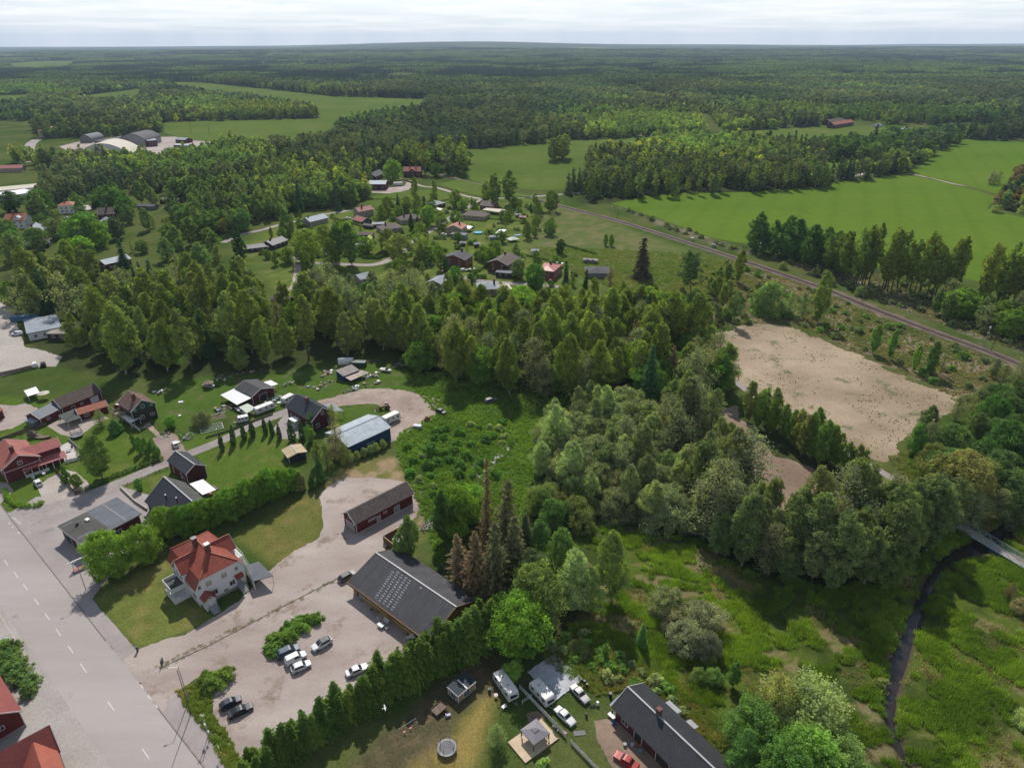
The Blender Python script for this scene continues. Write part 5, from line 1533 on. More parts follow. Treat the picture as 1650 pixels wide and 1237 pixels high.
# -- yellow building by the car park
zd = FR(540,880,6.873)
clubh = house('low_building','long low yellow building with black felt roof patterned by pale squares, at the car park','building',
    zd(130,405,3.0),zd(850,940,3.0),16.0,3.0,6.2,rp=.56,wall=yellowwall,roof=felt,o=.9,L=27.0,
    corner=False,ridgecap=greytrim,bargem=rawwood,
    wins=[('f',9.0,1.2,3.0,.9,dict(mull=3)),('f',19.5,1.1,1.2,1.0),('f',23.5,1.1,1.2,1.0)],
    doors=[('f',2.6,1.0,2.1,blackpaint),('f',4.2,1.0,2.1,greytrim)])
m = MB()
sl = (6.2 - 3.0) / (.56 * 16)
for i in range(5):
 for j in range(13):
  u = 9.2 + i * 1.35 - j * .13 + (0 if j < 12 or i else 9); v = 1.1 + j * .58
  if u > 30: continue
  k = .40 if (i + j) % 2 else .28
  q = [(u - k,v - .11),(u + k,v - .11),(u + k,v + .11),(u - k,v + .11)]
  m.slab([(x,y,3.0 + sl * y + .02 + .012) for x,y in q],.015)
m.build('pale_roof_squares',paint('pale_squares',(0.27,0.29,0.32),.85,.55,1.1),[c for c in clubh.children if c.name.startswith('roof')][0])
m = MB(); m.bar((0,.1,3.08),(27,.1,3.08),.22,.12); m.build('gutter_litter',paint('leaf_litter',(0.20,0.105,0.05),.95,.35,1.5),clubh)
m = MB(); m.bar((0,-.05,2.86),(27,-.05,2.86),.10,.16); m.build('fascia',blackpaint,clubh)
m = MB(); m.slab([(5.9,.86,.9),(7.4,.86,.9),(7.4,.86,2.1),(5.9,.86,2.1)],.03); m.build('notice_board',paint('notice_white',(0.5,0.48,0.5),.7,.1,3),clubh)
m = MB(); m.box(12.6,18.4,.84,.88,1.35,2.15); m.build('banner',groundmat('worn_banner',(0.50,0.40,0.44),(0.62,0.55,0.58),(0.22,0.12,0.20),s1=.8,s2=6,c3at=.6,c3s=2.2,bump=0),clubh)
m = MB(); m.box(.9,1.1,.9,3.4,0,2.9); m.build('entrance_screen',yellowwall,clubh)
slabthing('canopy','small pale grey lean-to roof at the near corner of the yellow building','canopy',[zd(752,1022,2.5),zd(850,958,2.9),zd(1040,915,2.9),zd(960,1010,2.5)],.12,mossfelt,pm=trim)
def enclosure():
 W = [P(*zb(800,850,2.0)),P(*zb(1100,690,2.0)),P(*zb(925,930,2.0)),P(*zb(810,1050,1.5))]
 p = W[0]; q = W[1]; ang = math.atan2(q[1] - p[1],q[0] - p[0]); L = 9.5
 t = thing('bin_enclosure','brown board enclosure open at the top between the barn and the yellow building','enclosure',(p[0],p[1],0),ang)
 for nm,a in (('back_panel',(0,L,-.06,.06)),('side_panel',(-.06,.06,-4.4,0)),('side_panel',(L * .55,L * .55 + .1,-3.4,0))):
  m = MB(); m.box(a[0],a[1],a[2],a[3],0,2.0); m.build(nm,brownfence,t)
 m = MB(); m.bar((0,0,2.03),(L,0,2.03),.2,.07); m.bar((0,0,2.03),(0,-4.4,2.03),.2,.07); m.build('top_rail',rawwood,t)
 return p,ang
ep,ea = enclosure()
m = MB(); m.box(0,2.6,0,1.9,0,1.5); m.box(-.05,2.65,-.05,1.95,1.5,1.56)
single('storage_box','white container standing inside the brown board enclosure','container',m,whitesheet,P(*zb(985,1000)),ea,bevel=.04)
def pallet_pile():
 m = MB(); r2 = random.Random(4)
 for i in range(60):
  a = r2.random() * 3.14; x,y = r2.gauss(0,1.3),r2.gauss(0,1.0); l = .5 + r2.random(); z = .1 + r2.random() * .7
  m.bar((x - math.cos(a) * l / 2,y - math.sin(a) * l / 2,z),(x + math.cos(a) * l / 2,y + math.sin(a) * l / 2,z + r2.gauss(0,.15)),.1 + .1 * r2.random(),.06,r2.randrange(3))
 return m
single('scrap_heap','tangled heap of grey scrap beyond the small birch by the barn','scrap',pallet_pile(),[concrete,blackpaint,oldwood],P(690,850))
# -- flat roofed garage by the main road
gar = house('flat_roofed_building','dark red building with a flat felt roof in two shades beside the main road','building',(92.5,848,4.0),(131,878,4.0),15.3,4.0,kind='flat',wall=darkred,roof=greyfelt,o=.5,tm=greytrim,
   wins=[('r',5,1.4,1.4,1.2),('r',9,1.4,1.4,1.2)],doors=[('f',8.5,1.0,2.3,whitewood),('f',3.5,3.0,2.4,navywall,'garage_door')])
m = MB(); m.box(.05,11.6,.05,7.2,4.105,4.135); rfp = m.build('old_felt',groundmat('old_felt',(0.072,0.070,0.062),(0.105,0.102,0.092),(0.05,0.05,0.045),s2=2.5,bump=.1),gar)
m = MB(); m.box(9.0,9.8,.6,4.4,4.137,4.150); m.box(1.0,1.6,.5,3.2,4.137,4.150); m.build('felt_patch',greyfelt,rfp)
m = MB(); m.box(3.4,4.6,5.2,6.1,4.13,4.62); m.build('roof_light',whitesheet,gar,bevel=.05)
m = MB(); m.tube((3.8,3.2,4.1),(3.8,3.2,4.9),.35,.35,12); m.build('roof_vent',blackpaint,gar)
m = MB(); m.box(.1,12,11.4,11.55,4.105,4.14); m.build('felt_seam',greytrim,gar)
slabthing('beam_canopy','long white beam on posts in front of the flat-roofed building by the green tree','canopy',[(114,906,2.6),(146,892,2.6),(145.4,891,2.6),(113.4,905,2.6)],.22,trim)
m = MB(); m.box(-1.3,1.3,-.4,.4,.55,.6); m.box(-1.3,-1.2,-.4,.4,0,.55); m.box(1.2,1.3,-.4,.4,0,.55)
single('bench','pinkish low bench under the big green tree beside the pavement','bench',m,paint('faded_red',(0.42,0.13,0.13),.8,.1),P(128,918),math.radians(48))
# -- dark roofed house and red outbuilding on the left
zh = FR(190,710,8.833)
rA,rB = P(*zh(650,505,8.0)),P(*zh(1060,860,8.0))
ang = math.atan2(rB[1] - rA[1],rB[0] - rA[0]); Lh = math.hypot(rB[0] - rA[0],rB[1] - rA[1])
ux,uy = math.cos(ang),math.sin(ang); nx,ny = -uy,ux
house('dwelling_house','red wooden house with a steep black metal roof and two flue pipes','house',0,0,11.6,3.0,8.0,rp=6.4 / 11.6,wall=darkred,roof=blackmetal,o=.5,
  world=((rA[0] - nx * 6.4,rA[1] - ny * 6.4),ang,Lh),ridgecap=greytrim,
  wins=[('r',5.8,4.3,2.6,1.2,dict(mull=2)),('r',3,1.2,1.2,1.2),('r',8,1.2,1.2,1.2),('f',3,1.0,1.2,1.2),('f',8,1.0,1.2,1.2),('l',4,1.2,1.2,1.2)])
dwell = [o for o in COL.objects if o.name == 'dwelling_house'][0]
droof = [c for c in dwell.children if c.name.startswith('roof')][0]
for x,y in ((Lh * .45,3.3),(Lh * .72,4.3)):
 m = MB(); z = 3 + 5 * y / 6.4; m.tube((x,y,z - .2),(x,y,z + 1.5),.17,.17,10); q = m.build('flue_pipe',blackpaint,droof); m = MB(); m.tube((x,y,z + 1.5),(x,y,z + 1.72),.24,.2,10); m.build('flue_cap',whitesheet,q)
m = MB(); m.slab([(.05,6.45,8.04),(Lh - .05,6.45,8.04),(Lh - .05,11.55,3.08),(.05,11.55,3.08)],.03); m.build('old_roof_covering',planks('old_dark_cement_roof',(0.085,0.088,0.082),.5,.6,var=.3,rough=.9),droof)
slabthing('patio_roof','bright white sheet roof over the terrace beside the black-roofed house','canopy',[zh(1015,610,2.9),zh(1205,768,2.7),zh(1398,695,2.7),zh(1210,545,2.9)],.08,whitesheet)
m = MB(); m.box(0,5,0,3,.05,.25)
single('terrace','small timber terrace under the white sheet roof','terrace',m,oldwood,P(*zh(1200,800)),math.radians(48))
m = MB(); m.box(-.9,.9,-.5,.5,.25,.9)
single('cushion_box','open box of reddish cushions on the terrace under the white sheet roof','box',m,paint('cushion',(0.35,0.15,0.11),.9,.4,3),P(*zh(1300,790)),math.radians(48))
house('outbuilding','small dark red outbuilding with a black metal gable roof beside the lane','outbuilding',zh(690,285,4.0),zh(960,485,4.0),6.4,4.0,6.0,wall=darkred,roof=blackmetal,o=.3,ridgecap=greytrim,
  wins=[('f',3,1.2,.8,1.6,dict(mull=0)),('f',7.6,1.2,.6,1.6,dict(mull=0))],doors=[('f',8.8,.9,2.1,darkred)])
# -- middle red house and its neighbours
zm = FR(450,620,8.25)
mh = house('dwelling_house','dark red house with black gable roof and a dark chimney beside the lane','house',zm(80,300,4.2),zm(425,495,4.2),9.6,4.2,7.6,wall=darkred,roof=blackseam,o=.4,
   chim=[(7.3,4.3,1.0,8.8)],wins=[('r',4.8,5.0,.95,1.1),('f',2.5,1.2,1.1,1.2),('f',11.5,1.2,1.1,1.2),('r',2.5,1.2,1.1,1.2),('r',7,1.2,1.1,1.2)])
m = MB(); m.box(5.0,8.2,-2.0,.4,0,2.5)
q = m.build('porch',whitewood,mh); m = MB(); m.box(4.8,8.4,-2.2,.3,2.5,2.65); m.build('porch_roof',whitesheet,q)
window(q,6,-2.0,1.0,.8,1.2,'f'); window(q,7.3,-2.0,1.0,.8,1.2,'f')
slabthing('lean_to','grey lean-to roof behind the dark red house with the black roof','shed',[zm(590,265,3.4),zm(715,350,2.7),zm(860,345,2.6),zm(700,240,3.4)],.12,greytin,pm=oldwood)
bb = house('metal_barn','big blue sheet-metal barn with a pale tin roof','barn',zm(910,830,4.8),zm(1490,565,4.8),12.6,4.8,6.6,wall=bluewall,roof=tinroof,o=.3,corner=False,
  wins=[('f',7.5,1.8,1.2,.7),('f',9.2,1.8,1.2,.7)],doors=[('l',6.3,3.6,3.4,greytrim,'barn_door')],bargem=tinroof,ridgecap=greytin)
house('garden_shed','small blue shed with a pale yellow gable roof on the lawn','shed',zm(22,862,2.5),zm(110,975,2.5),6.3,2.5,3.2,wall=navywall,roof=yellowroof,o=.45,bargem=rawwood,ridgecap=greytrim)
# -- scrapyard buildings
zs = FR(330,590,10.307)
house('workshop','dark red workshop with dark felt gable roof and a white sheet roof on its side','workshop',zs(495,370,3.2),zs(780,510,3.2),9.5,3.2,4.9,rp=.42,wall=darkred,roof=felt,o=.3,doors=[('r',4.5,3.0,2.6,blackpaint,'open_doorway')])
slabthing('sheet_roof','big bright white sheet roof on posts against the dark workshop','canopy',[zs(258,475,2.3),zs(535,640,2.3),zs(775,525,2.9),zs(485,370,2.9)],.08,whitesheet,pm=oldwood)
slabthing('sheet_roof','white corrugated sheets laid as a roof behind the dark workshop','canopy',[zs(885,285,2.4),zs(1010,350,2.2),zs(1220,295,2.2),zs(1095,230,2.4)],.08,whitesheet,pm=oldwood)
slabthing('polycarbonate_roof','pale green ribbed roof sheet beside the white caravan in the yard','canopy',[zs(565,675,2.2),zs(695,780,2.0),zs(845,690,2.0),zs(710,615,2.2)],.06,paint('pale_green_sheet',(0.36,0.42,0.32),.6,.1,2),pm=oldwood)
zt = FR(500,560,8.8375)
p0,p1,p2,p3 = zt(470,408,2.5),zt(700,320,2.5),zt(630,250,3.3),zt(365,338,3.3)
sh = house('storage_shed','blue shed with an old grey corrugated roof in the scrapyard','shed',p0,p1,5.0,2.5,3.4,kind='shed',wall=bluewall,roof=rustyroof,o=.15,corner=False)
slabthing('board_roof','weathered boards laid as a low roof beside the blue scrapyard shed','canopy',[zt(485,415,2.0),zt(575,470,1.7),zt(840,350,1.7),zt(720,320,2.0)],.08,planks('bleached_boards',(0.42,0.34,0.29),.3,.4,var=.3),pm=oldwood)
# -- houses on the left
zo = FR(40,600,6.875)
house('long_outbuilding','long red outbuilding with a brown tiled gable roof at the foot of the wood','outbuilding',zo(400,400,3.0),zo(855,215,3.0),7.4,3.0,5.6,wall=redwood,roof=tilebrown,o=.35,
  doors=[('f',11.5,2.6,2.3,whitewood,'white_gate'),('f',4,1.0,2.0,darkred)],wins=[('f',7,1.3,.8,.6),('r',3.5,3.2,.7,.7)])
house('outbuilding','lower red outbuilding with a dark blue metal roof joined to the long one','outbuilding',zo(165,520,2.8),zo(398,402,2.8),7.0,2.8,4.6,wall=redwood,roof=planks('dark_blue_metal_roof',(0.055,0.085,0.115),.45,.7,var=.08,rough=.5),o=.3,wins=[('f',3,1.2,.9,.7)])
house('greenhouse','small greenish glazed lean-to at the left end of the red outbuildings','greenhouse',zo(90,562,2.0),zo(160,525,2.0),3.4,2.0,2.6,kind='shed',wall=paint('green_glazing',(0.12,0.17,0.16),.3,.2,2),roof=paint('pale_glazing',(0.30,0.35,0.36),.3,.15,2),o=.1,corner=False)
house('garden_shed','low red shed with an orange tiled roof by the patio','shed',zo(590,470,2.6),zo(925,370,2.6),5.2,2.6,3.9,wall=redwood,roof=tileorange,o=.3,wins=[('f',2.5,1.1,1.2,.9),('f',6,1.1,1.2,.9)])
sp = slabthing('porch_roof','mossy grey roof on white posts over the shed entrance by the patio','porch',[zo(365,475,2.5),zo(470,555,2.3),zo(625,500,2.4),zo(545,405,2.8)],.14,mossfelt)
house('dwelling_house','tall brown house with a green gable and brown tiled roof behind the white fence','house',0,0,8.6,5.4,8.4,wall=brownwall,roof=planks('red_brown_tiles',(0.17,0.095,0.07),.36,.5,rows=.3,horiz=True,bump=.8,var=.25),o=.35,
  world=((-134.6,205.2),math.radians(-40),10.4),chim=[(6.4,3.4,1.0,9.6)],
  wins=[('r',3.3,1.6,1.0,1.2),('r',6.6,1.6,1.2,.8),('r',4.2,5.4,1.0,1.2),('f',3,1.6,1.1,1.2),('f',8,1.6,1.1,1.2),('r',1.6,5.2,.5,.5),('r',7.0,5.2,.5,.5)])
bh = [o for o in COL.objects if o.get('label','').startswith('tall brown house')][0]
m = MB(); m.solid([(10.4 - .30,.36,4.6),(10.4 - .30,8.24,4.6),(10.4 - .30,8.24,5.5),(10.4 - .30,4.3,8.15),(10.4 - .30,.36,5.5)],[(10.4 - .345,.36,4.6),(10.4 - .345,8.24,4.6),(10.4 - .345,8.24,5.5),(10.4 - .345,4.3,8.15),(10.4 - .345,.36,5.5)]); m.build('green_gable_boards',greenwall,bh)
m = MB(); m.box(.5,4.5,-2.6,.35,2.6,2.75); m.box(.5,.6,-2.6,.35,2.75,3.6); m.box(.5,4.5,-2.6,-2.5,2.75,3.6); m.box(4.4,4.5,-2.6,.35,2.75,3.6)
for x in (.6,4.4): m.box(x - .07,x + .07,-2.57,-2.43,0,2.6)
m.build('balcony',beigewall,bh)
slabthing('pergola','white timber pergola with a gate beside the tall brown house','pergola',[zo(1060,480,2.4),zo(1170,560,2.4),zo(1275,500,2.4),zo(1180,440,2.4)],.07,trim)
zr = FR(0,700,9.518)
rh = house('dwelling_house','red wooden house with pinkish red tiled roof and white corner boards at the left edge','house',0,0,10.2,5.0,7.8,rp=.5,wall=redwood,roof=tilered2,o=.45,
  world=((-157.4,174.0),math.radians(-42),13.6),chim=[(9.6,4.6,1.1,9.3)],
  wins=[('r',4.9,4.6,1.0,1.1),('r',5.6,1.6,1.2,1.2),('f',3,1.6,1.2,1.2),('f',9,1.6,1.2,1.2)])
m = MB(); m.box(13.16,13.24,.4,9.8,3.6,3.75); m.build('white_band',trim,rh)
rw = house('house_wing','long red wing with a pinkish metal roof running back from the red house','house',zr(395,350,5.4),zr(940,175,5.4),6.4,5.4,7.2,wall=redwood,roof=pinkmetal,o=.4)
slabthing('veranda','veranda with pink metal roof and white posts along the red wing','veranda',[zr(345,565,2.6),zr(1030,340,2.6),zr(980,245,3.6),zr(440,405,3.6)],.10,pinkmetal)
vr = [o for o in COL.objects if o.get('label','').startswith('veranda with pink')][0]
a,b_ = P(*zr(345,565,2.6)),P(*zr(1030,340,2.6)); cx,cy = vr.location.x,vr.location.y
for i in range(1,6):
 f = i / 6; x,y = (a[0] + (b_[0] - a[0]) * f - cx) * .94,(a[1] + (b_[1] - a[1]) * f - cy) * .94
 m = MB(); m.box(x - .07,x + .07,y - .07,y + .07,0,2.5); m.build('post',trim,vr)
m = MB(); m.bar(((a[0] - cx) * .93,(a[1] - cy) * .93,.55),((a[0] + (b_[0] - a[0]) * .55 - cx) * .93,(a[1] + (b_[1] - a[1]) * .55 - cy) * .93,.55),.08,.9); m.build('balustrade',whitewood,vr)
sheet('terrace',Q(zr(880,200),zr(1060,110),zr(1300,330),(zr(1010,440))),0.09,groundmat('pale_terrace_slabs',(0.48,0.44,0.40),(0.58,0.54,0.50),None,s2=2.5,bump=.1),.4)
fence([zr(1060,90),zr(1180,200),zr(1320,320),zr(1210,390),zr(1010,440)],1.1,'white board railing round the terrace of the red wing','board',whitewood,step=.2)
house('outbuilding','small building with a pinkish roof peeking in behind the play tower','outbuilding',(-22,672,3),(6,660,3),6,3,4.6,wall=redwood,roof=tileorange,o=.3)
# -- vehicles near by
white = carpaint('white',(0.70,0.70,0.70)); black = carpaint('black',(0.016,0.018,0.026)); navy = carpaint('navy',(0.018,0.024,0.045))
bluegrey = carpaint('blue_grey',(0.045,0.075,0.12)); silver = carpaint('silver',(0.34,0.35,0.36),.3,.5); grey = carpaint('grey',(0.12,0.125,0.13),.3,.5)
redp = carpaint('red',(0.36,0.025,0.02)); whiteold = carpaint('old_white',(0.62,0.62,0.60),.4); silver2 = carpaint('dull_silver',(0.40,0.40,0.39),.4,.3)
zc = FR(260,1080,7.88); zk = FR(420,1000,8.25); zq = FR(300,960,3.929); zg = FR(780,1060,6.99)
G1 = 'cars parked on the gravel car park'
def carat(style,mat,rear,front,label,**k):
 p,q = P(*rear),P(*front); a = math.atan2(q[1] - p[1],q[0] - p[0])
 return car(style,mat,((p[0] + q[0]) / 2,(p[1] + q[1]) / 2,.03),a,label,**k)
carat('hatch',navy,zc(755,500),zc(1015,370),'dark grey-blue hatchback, the left one of the dark pair beside the weedy verge',group=G1)
carat('sedan',black,zc(855,605),zc(1165,460),'glossy black saloon beside the dark hatchback at the verge',group=G1)
carat('mpv',bluegrey,zk(215,510),zk(525,370),'long dark blue people carrier against the shrub island',group=G1)
carat('van',white,zk(330,595),zk(610,460),'white panel van between the blue people carrier and the white hatchback',group=G1)
carat('hatch',white,zk(405,690),zk(675,575),'white five-door hatchback at the right of the row of three',group=G1)
carat('suv',white,zk(935,270),zk(700,400),'white compact SUV with a black roof parked alone by the shrub island',group=G1,roofmat=black)
carat('sedan',white,zk(1165,730),zk(1400,630),'white saloon half hidden behind the spruce hedge',group=G1)
p_ = FR(540,880,6.873)
carat('estate',grey,p_(50,400),p_(225,300),'silver grey estate with a dark glass roof at the corner of the yellow building',group=G1,roofmat=black)
z4 = FR(0,700,9.518)
carat('hatch',white,z4(625,815),z4(560,715),'white hatchback on the pale driveway of the red house')
carat('hatch',white,zh(845,120),zh(800,25),'white hatchback parked by the lane below the tall brown house')
p_ = FR(40,600,6.875)
carat('small',redp,p_(1010,385),p_(1095,400),'small red and white car beside the tall brown house',roofmat=white)
caravan(mid(zg(150,225),zg(340,500)),heading(zg(150,225),zg(340,500)),'cream caravan under the leafy branches beside the white fence',L=6.6,stripe=greytrim)
caravan(mid(zg(565,345),zg(740,540)),heading(zg(565,345),zg(740,540)),'white caravan with its back to the spread silver tarpaulin',L=5.6)
carat('boxy',whiteold,zg(830,600),zg(990,750),'old white boxy saloon in front of the white caravan')
carat('boxy',silver2,zg(1005,345),zg(1150,500),'old silver boxy saloon at the corner of the silver tarpaulin')
zv = FR(960,1080,6.875)
carat('boxy',redp,zv(430,1080),zv(240,960),'old red boxy saloon in front of the long dark-roofed stable',roofmat=None)
V,F = tarp_mesh(8.6,7.6,60,60,.16,3)
tm_ = npmesh('tarpaulin',V,F,paint('silver_tarpaulin',(0.44,0.45,0.48),.7,.22,1.4,spec=.2),smooth=True)
o = link(bpy.data.objects.new('tarpaulin',tm_)); p = P(*zg(800,205)); o.location = (p[0],p[1],0); o.rotation_euler = (0,0,heading(zg(640,180),zg(850,380)))
tag(o,'crumpled silver tarpaulin spread on the grass behind the white caravan','tarpaulin')
for i,(x,y,c) in enumerate(((1095,265,darkgrey),(1130,285,blackpaint),(1158,320,blackpaint))):
 barrel(P(*zg(x,y)),('grey','middle dark','nearest dark')[i] + ' barrel of the three at the corner of the silver tarpaulin',c,group='barrels beside the tarpaulin')
barrel(P(*zg(1277,525)),'white barrel standing next to the old tyres',whitesheet)
def tyrething(pos,label,ang=0.0,lie=True):
 m = MB(); n = 16
 R = []
 for i in range(n):
  a = 6.2832 * i / n
  R.append([((.24 + .11 * math.cos(b_)) * math.cos(a),(.24 + .11 * math.cos(b_)) * math.sin(a),.11 + .10 * math.sin(b_)) for b_ in [6.2832 * k / 8 for k in range(8)]])
 R.append(R[0]); m.loft(R,cap=False)
 return single('tyre',label,'tyre',m,tyre,pos,ang,'old tyres by the saloon cars',smooth=True)
tyrething(P(*zg(1205,548)),'left one of the two old tyres lying near the white barrel')
tyrething(P(*zg(1238,545)),'right one of the two old tyres, next to the white barrel')
barrel(P(*zg(1150,650)),'dark rusty barrel standing on the grass right of the white saloon',oldwood,r=.27)
m = MB(); m.box(-1.1,1.1,-.5,.5,.02,.10)
single('rubber_mat','dark grey mat lying on the grass right of the gazebo fence','mat',m,darkgrey,P(*zg(1075,845)),.1)
def deck():
 c = [P(*zg(268,955)),P(*zg(465,1190)),P(*zg(545,1140)),P(*zg(865,935)),P(*zg(665,690)),P(*zg(625,715))]
 ox,oy = c[0][0],c[0][1]
 ang = heading(zg(268,955),zg(465,1190))
 t = thing('deck','new pale timber deck under the grey gazebo','deck',(ox,oy,0),ang)
 ca,sa = math.cos(-ang),math.sin(-ang)
 L = [((p[0] - ox) * ca - (p[1] - oy) * sa,(p[0] - ox) * sa + (p[1] - oy) * ca) for p in c]
 x1 = L[1][0]; x2 = max(L[3][0],L[1][0]); y3 = L[3][1]
 m = MB(); m.box(0,x1,0,y3,.05,.32); m.build('boards',palewood,t)
 return t,ang
dk,dka = deck()
def gazebo():
 c = [P(*zg(418,810,2.15)),P(*zg(550,970,2.15)),P(*zg(738,850,2.15)),P(*zg(595,690,2.15))]
 cx = sum(p[0] for p in c) / 4; cy = sum(p[1] for p in c) / 4; h = 1.95
 ang = dka
 t = thing('gazebo','gazebo with a grey pitched fabric roof standing on the timber deck','gazebo',(cx,cy,.32),ang)
 fab = paint('gazebo_fabric',(0.235,0.215,0.24),.75,.06,1.0)
 m = MB(); z0,z1,z2 = 1.95,2.65,2.95; k = .62
 cs = [(-h,-h),(h,-h),(h,h),(-h,h)]
 for i in range(4):
  a,b_ = cs[i],cs[(i + 1) % 4]
  m.slab([(a[0],a[1],z0),(b_[0],b_[1],z0),(b_[0] * .2,b_[1] * .2,z1),(a[0] * .2,a[1] * .2,z1)],.03)
  m.slab([(a[0] * .30,a[1] * .30,z1 + .02),(b_[0] * .30,b_[1] * .30,z1 + .02),(0,0,z2)],.03)
  m.solid([(a[0],a[1],z0 - .2),(b_[0],b_[1],z0 - .2),(b_[0] * .985,b_[1] * .985,z0 - .2),(a[0] * .985,a[1] * .985,z0 - .2)],[(a[0],a[1],z0),(b_[0],b_[1],z0),(b_[0] * .985,b_[1] * .985,z0),(a[0] * .985,a[1] * .985,z0)])
 m.build('fabric_roof',fab,t)
 for i in range(4):
  a = cs[i]; x,y = a[0] * .93,a[1] * .93
  m = MB(); m.box(x - .05,x + .05,y - .05,y + .05,0,z0); q = m.build('post',blackpaint,t)
  m = MB(); m.tube((x * .95,y * .95,.5),(x * .95,y * .95,1.1),.16,.07,6); m.tube((x * .95,y * .95,1.1),(x * .95,y * .95,z0),.07,.15,6); m.build('tied_curtain',fab,q)
gazebo()
m = MB(); m.box(-.28,.28,-.2,.2,.75,1.05); m.tube((-.28,0,1.05),(.28,0,1.05),.2,.2,10)
for x in (-.25,.25):
 for y in (-.17,.17): m.box(x - .02,x + .02,y - .02,y + .02,0,.75)
m.box(-.75,-.3,-.2,.2,.78,.82); m.box(.3,.75,-.2,.2,.78,.82)
single('barbecue','dark lidded barbecue on the deck beside the white fence','barbecue',m,darkgrey,(*P(*zg(800,830))[:2],.32),dka)
table((*P(*zg(680,905))[:2],.32),dka,'small dark table beneath the right edge of the gazebo',.9,.6,darkgrey)
m = MB(); m.box(-.3,.3,-.4,.4,.02,.3); m.bar((-.2,.3,.2),(-.1,1.2,.9),.05)
single('lawn_mower','reddish lawn mower leaning at the end of the white fence','lawn mower',m,paint('mower_red',(0.35,0.07,0.05),.5,.2),P(*zg(905,850)),1.0)
fence([zg(400,345),zg(540,490),zg(735,700),zg(925,905)],1.25,'white picket fence running past the two caravans and the gazebo','picket',trim)
fence([zg(430,520),zg(540,440)],1.1,'short crossed white gate between the caravans','rail',trim,name='gate',cat='gate')
fence([zg(975,960),zg(1110,1100),zg(1240,1237),(985,1260)],1.1,'white picket fence at the bottom of the picture beside the red earth drive','picket',trim)
zp = FR(640,1060,6.991)
def playhouse():
 a,b_ = P(*zp(565,310,2.45)),P(*zp(685,420,2.35)); ang = math.atan2(b_[1] - a[1],b_[0] - a[0]); L = math.hypot(b_[0] - a[0],b_[1] - a[1])
 t = thing('playhouse','small timber playhouse with dark roof and white corner posts under the spruce hedge','playhouse',(a[0],a[1],0),ang)
 W = 4.6; m = MB(); m.box(.1,L - .1,.1,W - .1,0,2.1); m.build('wall',rawwood,t)
 m = MB(); m.slab([(-.1,-.1,2.3),(L + .1,-.1,2.2),(L + .1,W + .1,2.2),(-.1,W + .1,2.3)],.1); r_ = m.build('roof',planks('dark_green_blue_roof',(0.030,0.045,0.055),.6,.6,var=.15),t)
 m = MB(); m.bar((L + .1,-.1,2.16),(L + .1,W + .1,2.16),.06,.14); m.bar((-.1,-.12,2.24),(L + .1,-.12,2.16),.06,.14); m.bar((L * .1,W * .52,2.33),(L,W * .52,2.24),.3,.06); m.build('roof_edge',trim,r_)
 m = MB()
 for x,y in ((.08,.08),(L - .08,.08),(L - .08,W - .08)): m.box(x - .06,x + .06,y - .06,y + .06,0,2.2)
 m.build('corner_post',trim,t)
 window(t,L - .1,2.3,.35,1.5,1.5,'r',mull=1,pm=greenglass); window(t,L * .5,.1,.35,1.5,1.5,'f',mull=1,pm=greenglass)
playhouse()
def swing():
 a,b_ = P(*zp(15,800,2.1)),P(*zp(210,675,2.1)); L = math.hypot(b_[0] - a[0],b_[1] - a[1]); ang = math.atan2(b_[1] - a[1],b_[0] - a[0])
 t = thing('swing_set','grey metal swing frame with two red seats in the shade of the hedge','swing',(a[0],a[1],0),ang)
 m = MB(); m.tube((0,0,2.1),(L,0,2.1),.04); m.build('crossbar',steel,t)
 for x in (0,L):
  for s in (-1,1): m = MB(); m.tube((x,0,2.1),(x,s * 1.0,0),.035); m.build('leg',steel,t)
 for x in (L * .3,L * .65):
  m = MB(); m.bar((x - .2,0,2.1),(x - .2,0,.5),.015); m.bar((x + .2,0,2.1),(x + .2,0,.5),.015); q = m.build('chain',steel,t)
  m = MB(); m.box(x - .24,x + .24,-.13,.13,.44,.5); m.build('swing_seat',paint('seat_red',(0.45,0.03,0.04),.5,.1),q)
swing()
trampoline(P(*zp(562,1040)),1.75,'round trampoline with black net poles in the play yard')
m = MB(); m.box(-1.3,1.3,-1.0,1.0,.55,.62)
for x in (-1.2,1.2):
 for y in (-.9,.9): m.box(x - .04,x + .04,y - .04,y + .04,0,.55)
m.box(-1.3,1.3,-1.0,-.94,.62,.85); m.box(-1.3,1.3,.94,1.0,.62,.85)
single('sandpit_table','square brown wooden play platform left of the playhouse','platform',m,oldwood,P(*zp(470,590)),math.radians(47))
m = MB(); m.box(-.5,.5,-.25,.25,.1,.5); m.box(-.5,-.3,-.25,.25,.5,.8); m.tube((-.3,-.3,.15),(-.3,.3,.15),.15); m.tube((.3,-.3,.15),(.3,.3,.15),.15)
single('toy_car','lilac and grey ride-on toy car beside the play platform','toy car',m,paint('lilac',(0.30,0.26,0.42),.5,.2),P(*zp(575,655)),.4,bevel=.03)
m = MB(); m.tube((0,0,0),(0,0,.9),.35,.3,10); m.tube((0,0,.9),(.0,0,1.3),.12,.08,8)
single('water_butt','dark green water butt beside the cream caravan','barrel',m,paint('dark_green',(0.02,0.05,0.05),.5,.1),P(*zp(1040,380)))
m = MB(); m.tube((0,0,.68),(0,0,.72),.42,.42,16); m.tube((0,0,0),(0,0,.68),.03)
single('round_table','small round pale table between the playhouse and the cream caravan','table',m,paint('pale_pink',(0.5,0.42,0.45),.6,.05),P(*zp(1112,440)))
m = MB(); m.box(-.5,.5,-.32,.32,.5,.56)
for x in (-.45,.45):
 for y in (-.28,.28): m.box(x - .03,x + .03,y - .03,y + .03,0,.5)
single('white_table','small white table in front of the cream caravan','table',m,whitesheet,P(*zp(1205,560)),.7)
